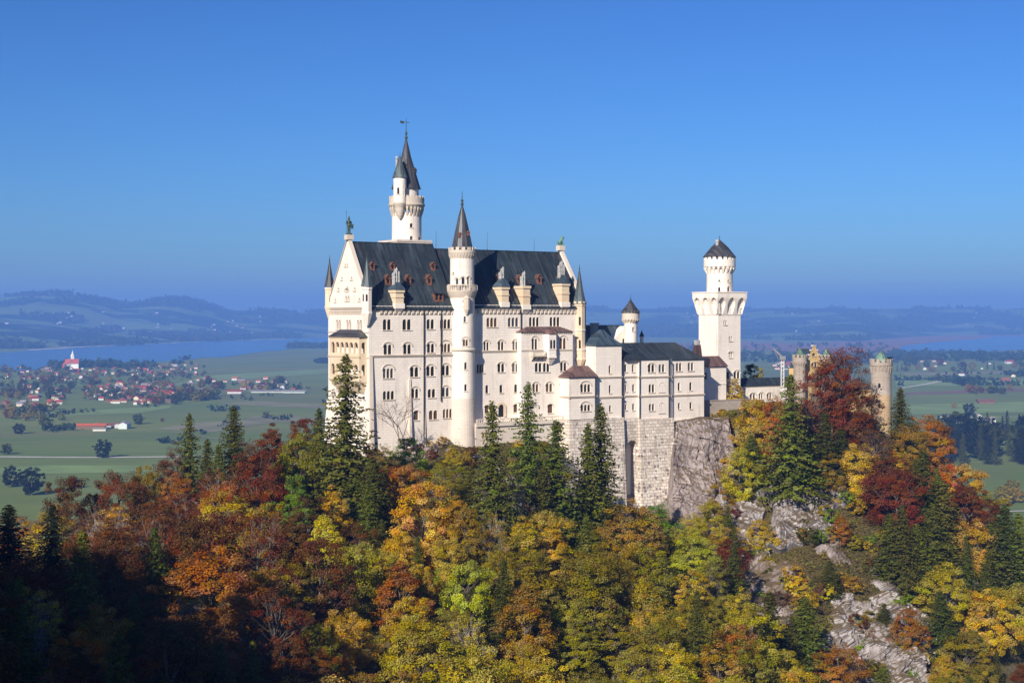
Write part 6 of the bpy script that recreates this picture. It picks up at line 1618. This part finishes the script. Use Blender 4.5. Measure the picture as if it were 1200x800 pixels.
PROTO = {}
def plant(name, cat, proto, x, y, z, H, W, colour, label, group, trunkname='trunk', jit=.12):
    tr, cr, h0, w0 = proto
    o = empty(name, label, cat, (x, y, z), rr.uniform(0, 6.28), group)
    o.scale = (W / w0, W / w0, H / h0)
    c = HUE[colour]; j = [1 + rr.uniform(-jit, jit) for _ in range(3)]; b = 1 + rr.uniform(-jit, jit)
    for nme, me in ((trunkname, tr), ('crown', cr)):
        if me is None: continue
        k = PROTO.get((nme, me.name))
        if k is None: k = bpy.data.objects.new(nme, me); PROTO[(nme, me.name)] = k
        else: k = k.copy()
        col.objects.link(k); k.parent = o
        k.color = (c[0] * j[0] * b, c[1] * j[1] * b, c[2] * j[2] * b, 1)
    return o
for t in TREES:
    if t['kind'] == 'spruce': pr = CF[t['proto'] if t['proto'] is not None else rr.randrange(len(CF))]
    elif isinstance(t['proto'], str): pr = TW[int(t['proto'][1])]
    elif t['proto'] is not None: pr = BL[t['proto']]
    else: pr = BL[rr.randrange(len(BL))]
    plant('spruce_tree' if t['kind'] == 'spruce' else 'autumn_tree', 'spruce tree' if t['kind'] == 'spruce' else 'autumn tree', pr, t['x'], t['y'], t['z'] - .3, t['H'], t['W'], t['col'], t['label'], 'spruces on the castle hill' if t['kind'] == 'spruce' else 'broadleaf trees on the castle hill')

# shrubs on the ledges, the bare slope and along the castle's foot
SH = []
def shrub(px, py, s, colour, y0=300, y1=520):
    Ys = np.arange(y0, y1, 1.0); X = (px - 600) / F * Ys
    f = height(X, Ys) - (HY - py) / F * Ys
    k = np.where((f[:-1] < 0) & (f[1:] >= 0))[0]
    if len(k) == 0: return
    k = k[0]; SH.append(dict(x=float(X[k]), y=float(Ys[k]), s=s, col=colour, px=px, py=py))
r2 = random.Random(5)
for _ in range(140):      # bare slope
    px, py = r2.uniform(862, 1090), r2.uniform(560, 800)
    if inside((px, py), BARE): shrub(px, py, r2.uniform(.5, 1.5), r2.choice(['olive green', 'bronze', 'golden', 'bright green', 'dark green', 'purplish brown', 'russet']))
for _ in range(34): shrub(r2.uniform(432, 560), r2.uniform(520, 560), r2.uniform(.4, .9), r2.choice(['bronze', 'copper brown', 'golden', 'olive green', 'purplish brown', 'russet']))
for _ in range(26): shrub(r2.uniform(558, 735), r2.uniform(505, 600), r2.uniform(.4, 1.0), r2.choice(['bronze', 'dark green', 'golden', 'olive green', 'purplish brown']))
for _ in range(20): shrub(r2.uniform(826, 900), r2.uniform(478, 560), r2.uniform(.5, 1.1), r2.choice(['bronze', 'olive green', 'golden', 'orange', 'copper brown']))
for _ in range(16): shrub(r2.uniform(828, 880), r2.uniform(476, 500), r2.uniform(.5, 1.1), r2.choice(['bronze', 'olive green', 'golden', 'yellow green', 'russet']), 440, 520)
for _ in range(18): shrub(r2.uniform(900, 1050), r2.uniform(500, 560), r2.uniform(.5, 1.1), r2.choice(['bronze', 'olive green', 'russet', 'rust red', 'copper brown']))
for _ in range(16): shrub(r2.uniform(740, 860), r2.uniform(600, 640), r2.uniform(.5, 1.1), r2.choice(['yellow green', 'bright green', 'olive green', 'golden']))
for _ in range(14): shrub(r2.uniform(335, 395), r2.uniform(520, 600), r2.uniform(.4, .9), r2.choice(['bronze', 'copper brown', 'olive green', 'purplish brown']))
label_all(SH, lambda t: (t['col'], where(t['px'], t['py'])), lambda k: '%s low shrub %s' % (k[0], k[1]))
for t in SH: plant('shrub', 'shrub', BU[r2.randrange(4)], t['x'], t['y'], hgt(t['x'], t['y']) - .2, 3.6 * t['s'], 4.4 * t['s'], t['col'], t['label'], 'shrubs on the castle hill', 'stem')

# leafless tree in front of the palace wall
Yb = 392.0; Xb = (474 - 600) / F * Yb; zb = hgt(Xb, Yb); r3 = random.Random(11)
bt_ = empty('bare_tree', 'leafless grey tree with spreading twigs against the white palace wall', 'bare tree', (Xb, Yb, zb))
BASE[bt_.name] = Vector((Xb, Yb, zb))
tm, tw = MB(), MB()
def grow(mb, p, d, L, r, lev):
    q = p + d * L; (tm if lev < 2 else tw).tube(p, q, r, r * .66, 6 if lev < 2 else 4)
    if lev >= 7 or r < .012: return
    for k in range(2 if lev == 0 else r3.choice((2, 2, 3))):
        e = (d + Vector((r3.gauss(0, .5), r3.gauss(0, .4), r3.gauss(.05, .25)))).normalized()
        grow(mb, q, e, L * r3.uniform(.66, .86), r * .68, lev + 1)
grow(tm, Vector((Xb, Yb, zb - .5)), Vector((.03, 0, 1)), 5.4, .34, 0)
tm.build('trunk', M['bark'], bt_); tw.build('twigs', M['bark'], bt_)
# undergrowth: grass tufts, seedlings and fallen leaves over the open ground
n = 60000; rg = np.random.default_rng(3)
yy = rg.uniform(230, 500, n); pp = rg.uniform(-40, 1240, n); xx = (pp - 600) / F * yy
zz_ = height(xx, yy)
u_ = (xx - OX) * cT + (yy - OY) * sT; v_ = -(xx - OX) * sT + (yy - OY) * cT
okm = ~((u_ > -3) & (v_ > -3)) & (zz_ < -22)
P = np.stack([xx, yy, zz_ + rg.uniform(.05, .55, n)], 1)[okm]; k = len(P)
yb_ = rg.uniform(340, 470, 26000); pb_ = rg.uniform(850, 1110, 26000); xb_ = (pb_ - 600) / F * yb_
P = np.concatenate([P, np.stack([xb_, yb_, height(xb_, yb_) + rg.uniform(.05, .5, 26000)], 1)]); k = len(P)
Q = leaves(P, rg.normal(size=(k, 3)) * .6 + np.array([0, -.3, .7]), rg.uniform(.35, 1.1, k), rg)
pal_ = np.array([[.46, .9, .9], [.5, 1, 1], [.53, .8, .9], [.56, .7, .9], [.52, 1.3, 1]])
me = quadmesh('undergrowth', Q, pal_[rg.integers(0, 5, k)] * rg.uniform(.9, 1.1, (k, 1)) ** np.array([[0, 1, 0]]), M['leaf'])
o = tree_obj('undergrowth', me); o.color = (.135, .10, .028, 1); tag(o, kind='stuff')
# ---------------------------------------------------------------- the valley: villages, farms, single trees, far woods
def objcolmat(name, rough=.8):
    m, nt, b = newmat(name)
    oi = N(nt, 'ShaderNodeObjectInfo'); tc = N(nt, 'ShaderNodeTexCoord')
    f = noisetex(nt, tc.outputs['Object'], 3.0, 4)
    nt.links.new(mixc(nt, .35, oi.outputs['Color'], ramp(nt, f, [(.3, (.5, .5, .5)), (.7, (1, 1, 1))]), 'MULTIPLY'), b.inputs['Base Color'])
    b.inputs['Roughness'].default_value = rough; b.inputs['Specular IOR Level'].default_value = .2
    return m
M['tile'] = objcolmat('clay_roof_tiles'); M['plaster'] = objcolmat('house_plaster')
def house_meshes(seed):
    """a plastered house with deep eaves; 1 unit is the house's width"""
    r = random.Random(seed); L = r.uniform(.55, .75); h = r.uniform(.42, .55); rh = r.uniform(.22, .3); e = .08
    w = MB(); w.box(-L, L, -.5, .5, -.1, h); w.add([(-L, -.5, h), (-L, .5, h), (-L, 0, h + rh), (L, -.5, h), (L, .5, h), (L, 0, h + rh)], [(0, 1, 2), (3, 5, 4)])
    ro = MB()
    for s in (-1, 1):
        sl = rh / .5
        ro.add([(-L - e, s * (.5 + e), h - e * sl), (L + e, s * (.5 + e), h - e * sl), (L + e, 0, h + rh), (-L - e, 0, h + rh), (-L - e, s * (.5 + e), h - e * sl + .05), (L + e, s * (.5 + e), h - e * sl + .05), (L + e, 0, h + rh + .05), (-L - e, 0, h + rh + .05)],
               [(4, 5, 6, 7), (0, 1, 2, 3), (0, 4, 5, 1), (0, 3, 7, 4), (1, 5, 6, 2)])
    ro.box(L * .3, L * .3 + .1, .1, .2, h + rh * .3, h + rh + .12)
    g = MB()
    for k in range(3):
        for z in (.06, .27):
            for s in (-1, 1): g.box(-L + .12 + k * (2 * L - .3) / 2.2, -L + .24 + k * (2 * L - .3) / 2.2, s * .5 - .006, s * .5 + .006, z, z + .12)
    out = []
    for nme, mb, mt in (('wall', w, M['plaster']), ('roof', ro, M['tile'])):
        me = bpy.data.meshes.new(nme); me.from_pydata(mb.v, [], mb.f); me.materials.append(mt); out.append(me)
    return out
HM = [house_meshes(s) for s in range(6)]
r5 = random.Random(99)
ROOFC = {'red': (.33, .060, .035), 'dark red': (.22, .05, .035), 'orange': (.42, .13, .05), 'brown': (.16, .09, .065), 'grey': (.25, .24, .24)}
WALLC = {'white': (.66, .63, .58), 'cream': (.66, .57, .42), 'timber': (.20, .12, .07)}
def hcopy(nme, me, parent, c):
    k = PROTO.get((nme, me.name))
    if k is None: k = bpy.data.objects.new(nme, me); PROTO[(nme, me.name)] = k
    else: k = k.copy()
    col.objects.link(k); k.parent = parent; k.color = (*c, 1)
    return k
def house(p, w, h, rz, roofc, wallc, label, group, name='house', cat='house', seed=None, sx=1.0):
    o = empty(name, label, cat, p, rz, group); o.scale = (w * sx, w, h)
    me = HM[r5.randrange(6) if seed is None else seed]
    hcopy('wall', me[0], o, tuple(x * r5.uniform(.88, 1.08) for x in WALLC[wallc])); hcopy('roof', me[1], o, tuple(x * r5.uniform(.8, 1.2) for x in ROOFC[roofc]))
    return o
HOUSES = []
def cluster(n, x0, x1, y0, y1, place, mind=2.2, far=False, roofs=('red', 'red', 'red', 'dark red', 'orange', 'brown', 'grey'), walls=('white', 'cream', 'cream', 'timber', 'timber'), big=1.0, lens=True):
    got = 0
    for _ in range(n * 30):
        if got >= n: break
        a, b = r5.random(), r5.random(); px = x0 + (x1 - x0) * a; py = y0 + (y1 - y0) * b
        if lens and ((a - .5) * 2) ** 2 + ((b - .5) * 2) ** 2 > 1: continue
        if any(abs(px - h['px']) < mind * 1.5 and abs(py - h['py']) < mind * .55 for h in HOUSES): continue
        HOUSES.append(dict(px=px, py=py, roof=r5.choice(roofs), wall=r5.choice(walls), place=place, w=r5.uniform(8, 13.5) * big, far=far)); got += 1
cluster(80, 96, 216, 448, 474, 'in the dense village centre', 1.7)
cluster(26, 150, 212, 458, 473, 'on the village edge by the fields', 1.6)
cluster(34, -6, 116, 430, 446, 'near the lakeside church', 2.2)
cluster(44, 112, 240, 427, 441, 'along the lake road', 2.0, lens=False)
cluster(36, -6, 76, 452, 482, 'at the left edge of the village', 2.2)
cluster(26, 222, 345, 444, 458, 'in the row near the palace', 2.6, lens=False)
cluster(12, 1105, 1162, 490, 498, 'in the hamlet by the dark grove', 3, walls=('white',), roofs=('grey', 'brown', 'grey'), lens=False)
cluster(16, 905, 945, 425, 434, 'behind the crane', 2.0)
cluster(10, 1080, 1200, 416, 446, 'on the right meadows', 4, lens=False, roofs=('brown', 'dark red', 'brown'))
cluster(14, 100, 345, 376, 394, 'on the far lake shore', 3, True, walls=('white',), roofs=('grey', 'brown', 'red'), big=1.4, lens=False)
label_all(HOUSES, lambda h: (h['roof'], h['wall'], h['place']), lambda k: '%s roofed %s house %s' % k)
def far_point(px, py):
    for Y in np.arange(8000, 19000, 60.0):
        x = (px - 600) / F * Y; z = farz(x, Y)
        if z >= (HY - py) / F * Y: return Vector((x, Y, z))
    return plain(px, py)
for h in HOUSES:
    p = far_point(h['px'], h['py']) if h['far'] else plain(h['px'], h['py'])
    house(p, h['w'], h['w'] * r5.uniform(.85, 1.1), r5.choice([0, 0, R(90), R(15), R(-20), R(70)]) + r5.uniform(-.2, .2), h['roof'], h['wall'], h['label'], 'village houses')
# the farmstead on the left meadow
def at(px, py): return plain(px, py)
for (px, py, w, hh, rz, rc, wc, sx, lb) in ((107, 502.6, 14, 12, 4, 'orange', 'timber', 2.3, 'long timber barn with a bright red roof on the left meadow'), (124, 501.5, 10, 9, 12, 'dark red', 'white', 1.2, 'small red shed beside the long red roofed barn'), (131, 500.6, 13, 10, 8, 'brown', 'timber', 1.6, 'brown cowshed in the middle of the farmstead on the meadow'), (139, 501, 11, 11, 95, 'red', 'white', 1.0, 'small red roofed farmhouse between cowshed and white house'), (146, 502, 15, 15, 85, 'grey', 'white', .9, 'white farmhouse at the right end of the red farmstead'), (117, 504.6, 12, 7, 6, 'grey', 'white', 1.2, 'low grey roofed shed in front of the long red barn')):
    house(at(px, py), w, hh, R(rz), rc, wc, lb, 'farm buildings on the meadows', 'farm_building', 'farm building', 2, sx)
for (px, py, w, hh, rz, rc, wc, sx, lb) in ((1155, 473, 15, 12, 3, 'brown', 'timber', 2.0, 'brown barn on the far right meadow'), (1178, 447, 15, 13, 5, 'orange', 'timber', 1.3, 'small orange hay barn among the right meadows'), (1183, 426, 22, 18, 5, 'red', 'white', 1.3, 'white walled farm with red roof by the right tree line'), (1117, 492, 26, 13, 10, 'grey', 'white', 1.3, 'large pale flat shed at the left end of the hamlet'), (1146, 497, 24, 14, -12, 'grey', 'white', 1.4, 'large grey roofed house at the right end of the hamlet'), (275, 461, 20, 12, 5, 'red', 'white', 1.5, 'white house with orange roof by the row of trees near the palace'), (316, 459.6, 30, 8, 2, 'grey', 'white', 2.6, 'long white shed on the meadow beside the palace'), (345, 460, 26, 8, 2, 'grey', 'white', 1.8, 'second smaller white shed close to the palace corner')):
    house(at(px, py), w, hh, R(rz), rc, wc, lb, 'farm buildings on the meadows', 'farm_building', 'farm building', 1, sx)
# church at the lake
p = at(84.5, 431.5)
ch = empty('church', 'white lakeside church with red roofs and a pale pointed tower', 'church', p, R(10)); BASE[ch.name] = Vector((0, 0, 0))
def cpart(nme, mb, mt):
    o = mb.build(nme, mt, ch, off=Vector((0, 0, 0))); return o
M['churchwhite'] = plainmat('church_plaster', (.8, .77, .72), .8, scale=.05); M['churchroof'] = plainmat('church_tiles', (.42, .09, .05), .8, scale=.05)
k = MB(); k.box(-24, 24, -11, 11, -1, 20); k.add([(-24, -11, 20), (-24, 11, 20), (-24, 0, 34), (24, -11, 20), (24, 11, 20), (24, 0, 34)], [(0, 1, 2), (3, 5, 4)]); cpart('wall', k, M['churchwhite'])
k = MB(); k.add([(-25, -13, 18), (25, -13, 18), (25, 0, 35), (-25, 0, 35), (-25, 13, 18), (25, 13, 18)], [(0, 1, 2, 3), (4, 3, 2, 5)]); cpart('roof', k, M['churchroof'])
k = MB(); k.box(-6, 6, 11.5, 23, -1, 46); cpart('tower', k, M['churchwhite'])
k = MB(); k.lathe(0, 17, [(8, 46), (6.5, 50), (3.4, 53), (4, 57), (1, 62), (.2, 70)], 8); cpart('spire', k, M['churchwhite'])
k = MB(); k.box(-34, -24, -8, 8, -1, 14); k.prism([(-35, -9), (-24, -9), (-24, 9), (-35, 9)], 14, [(-26, -1), (-24, -1), (-24, 1), (-26, 1)], 25); cpart('chancel', k, M['churchroof'])

# single trees of the valley
VB = [broadleaf(140 + s, H=13, W=12, ncl=95, per=36, leaf=.9, base=.01) for s in range(4)]
VC = [conifer(150 + s, H=26, W=8, dens=.5, ragged=.3) for s in range(2)]
VT = []
def vtree(px, py, H, colr, place, con=False): VT.append(dict(px=px, py=py, H=H, col=colr, place=place, con=con))
DK = ['dark green', 'dark green', 'mid green', 'olive green', 'bronze', 'russet']
def vcluster(n, x0, x1, y0, y1, place, h0=9, h1=18, cols=DK, con=0.0, lens=False):
    for _ in range(n):
        for _t in range(20):
            a, b = r5.random(), r5.random()
            if not lens or ((a - .5) * 2) ** 2 + ((b - .5) * 2) ** 2 < 1: break
        vtree(x0 + (x1 - x0) * a, y0 + (y1 - y0) * b, r5.uniform(h0, h1), r5.choice(cols), place, r5.random() < con)
vcluster(54, -5, 116, 432, 470, 'between the village houses', 12, 24)
vcluster(48, 96, 216, 436, 468, 'in the village centre', 11, 22)
vcluster(22, 110, 240, 426, 442, 'along the lake road', 10, 20)
vcluster(16, 165, 212, 468, 474, 'on the village edge by the fields', 12, 20)
vcluster(20, 0, 72, 478, 494, 'below the left end of the village', 12, 22)
vcluster(22, 235, 342, 448, 459, 'in the row beside the near houses', 12, 24, DK + ['golden', 'russet'])
vcluster(18, 210, 254, 462, 470, 'in the copse at the village end', 16, 26)
vcluster(34, 1050, 1200, 424, 436, 'in the hedgerow beyond the gate tower', 16, 34, DK, .5)
vcluster(16, 1130, 1185, 457, 462, 'in the copse on the right meadow', 10, 20)
vcluster(48, 1098, 1215, 512, 546, 'in the dark grove at right', 34, 52, ['blackish green', 'dark green', 'blackish green'], .8)
vcluster(8, 1170, 1200, 575, 592, 'at the right edge below the grove', 10, 18, ['olive green', 'bronze'])
for px, py, H, c, pl in ((120.5, 536, 26, 'blackish green', 'standing alone by the white field road'), (162, 497, 20, 'dark green', 'standing alone right of the farmstead'), (54, 505, 26, 'dark green', 'left of the farmstead'), (66, 505, 12, 'dark green', 'left of the farmstead'), (75, 504, 13, 'dark green', 'left of the farmstead'), (22, 508, 18, 'blackish green', 'at the left edge of the meadow'), (8, 532, 15, 'dark green', 'at the left edge by the white field road'), (14, 570, 24, 'blackish green', 'behind the wooded ridge at left'), (37, 580, 30, 'blackish green', 'behind the wooded ridge at left'), (86, 572, 12, 'dark green', 'behind the wooded ridge at left'), (1136, 486, 24, 'blackish green', 'beside the hamlet on the right meadow'), (1118, 478, 12, 'bronze', 'beside the hamlet on the right meadow'), (1100, 446, 14, 'dark green', 'at the bend of the gravel track'), (312, 490, 13, 'dark green', 'alone on the meadow near the palace'), (190, 494, 7, 'russet', 'alone on the meadow right of the farmstead')):
    vtree(px, py, H, c, pl)
label_all(VT, lambda t: (t['col'], 'conifer' if t['con'] else 'round tree', t['place']), lambda k: '%s %s %s' % k)
for t in VT:
    p = plain(t['px'], t['py'])
    plant('valley_tree', 'valley tree', (VC if t['con'] else VB)[r5.randrange(2 if t['con'] else 4)], p.x, p.y, p.z, t['H'], t['H'] * (.36 if t['con'] else r5.uniform(.85, 1.15)), t['col'], t['label'], 'trees of the valley')

# far woods that read as masses
def wood(name, pts_, size, colr, seed, per=6):
    rg = np.random.default_rng(seed); pts_ = np.array(pts_); n = len(pts_)
    P = np.repeat(pts_, per, 0); s = np.repeat(rg.uniform(.6, 1.3, n) * size, per)
    P = P + rg.normal(size=P.shape) * s[:, None] * np.array([.33, .33, .22]) + np.array([0, 0, 1]) * s[:, None] * .38
    Q = leaves(P, rg.normal(size=P.shape) * .7 + np.array([0, -.5, .6]), s * rg.uniform(.5, .95, len(P)), rg, .8)
    v = np.repeat(rg.uniform(.6, 1.4, n), per); hcol = np.repeat(rg.choice([.5, .5, .5, .48, .46, .52], n), per)
    o = tree_obj(name, quadmesh(name, Q, np.stack([hcol, v, np.full(len(P), 1.0)], 1), M['leaf'])); o.color = (*colr, 1); tag(o, kind='stuff')
rg = np.random.default_rng(8)
def scat(n, x0, x1, y0, y1, thr=.5, s=300, seed=1):
    out = []
    while len(out) < n:
        px, py = rg.uniform(x0, x1), rg.uniform(y0, y1); p = plain(px, py)
        if vnoise(np.array([p.x]), np.array([p.y]), s, seed)[0] > thr: out.append(tuple(p))
    return out
DG = (.028, .045, .016)
wood('distant_wood', scat(260, 338, 390, 403.4, 408.4, .3), 26, DG, 1)
wood('distant_wood', scat(420, 1040, 1215, 413.5, 423, .52, 220, 3), 22, DG, 2)
wood('distant_wood', scat(500, 690, 1045, 404, 428, .55, 260, 4), 26, DG, 3)
wood('distant_wood', scat(260, 60, 215, 426.5, 431, .45, 200, 5), 20, DG, 4)
wood('distant_wood', scat(200, 215, 384, 421, 426, .6, 200, 6), 18, DG, 5)
wood('distant_wood', scat(220, 1050, 1200, 438, 452, .68, 120, 7), 14, DG, 6)
wood('distant_wood', scat(160, 60, 384, 446, 530, .82, 90, 9), 9, DG, 7)
wood('village_woodland', scat(430, -10, 225, 431, 470, .50, 150, 21), 12, (.06, .068, .022), 21)
pts_ = []
Ym = rg.uniform(8600, 19500, 90000); Pm = rg.uniform(-40, 1240, 90000); Xm = (Pm - 600) / F * Ym
msk_ = vnoise(Xm, Ym / 1.6, 620, 11) * .6 + vnoise(Xm, Ym / 1.6, 230, 12) * .4
sh = np.interp(Pm, SHX, SHY) + 60
for x, y, m_, s_ in zip(Xm, Ym, msk_, sh):
    if m_ > .60 and y > s_ and len(pts_) < 11000: pts_.append((x, y, farz(x, y) - 2))
wood('distant_forest', pts_, 46, DG, 9, 4)
# white specks of far hamlets on the hills
HF = []
for _ in range(34):
    px = r5.choice([r5.uniform(0, 100), r5.uniform(100, 380), r5.uniform(760, 830), r5.uniform(880, 1200)]); py = r5.uniform(366, 391)
    HF.append(dict(px=px, py=py))
label_all(HF, lambda h: 'left' if h['px'] < 380 else ('mid' if h['px'] < 850 else 'right'), lambda k: {'left': 'pale far farmhouse on the blue hills beyond the left lake', 'mid': 'pale far house on the blue hills behind the round tower', 'right': 'pale far farmhouse on the blue hills beyond the right lake'}[k])
for h in HF:
    p = far_point(h['px'], h['py']); house(p, r5.uniform(13, 24), r5.uniform(11, 17), r5.uniform(-.4, .4), r5.choice(['grey', 'grey', 'red']), 'white', h['label'], 'farmhouses on the far hills', 'far_farmhouse', 'farmhouse')
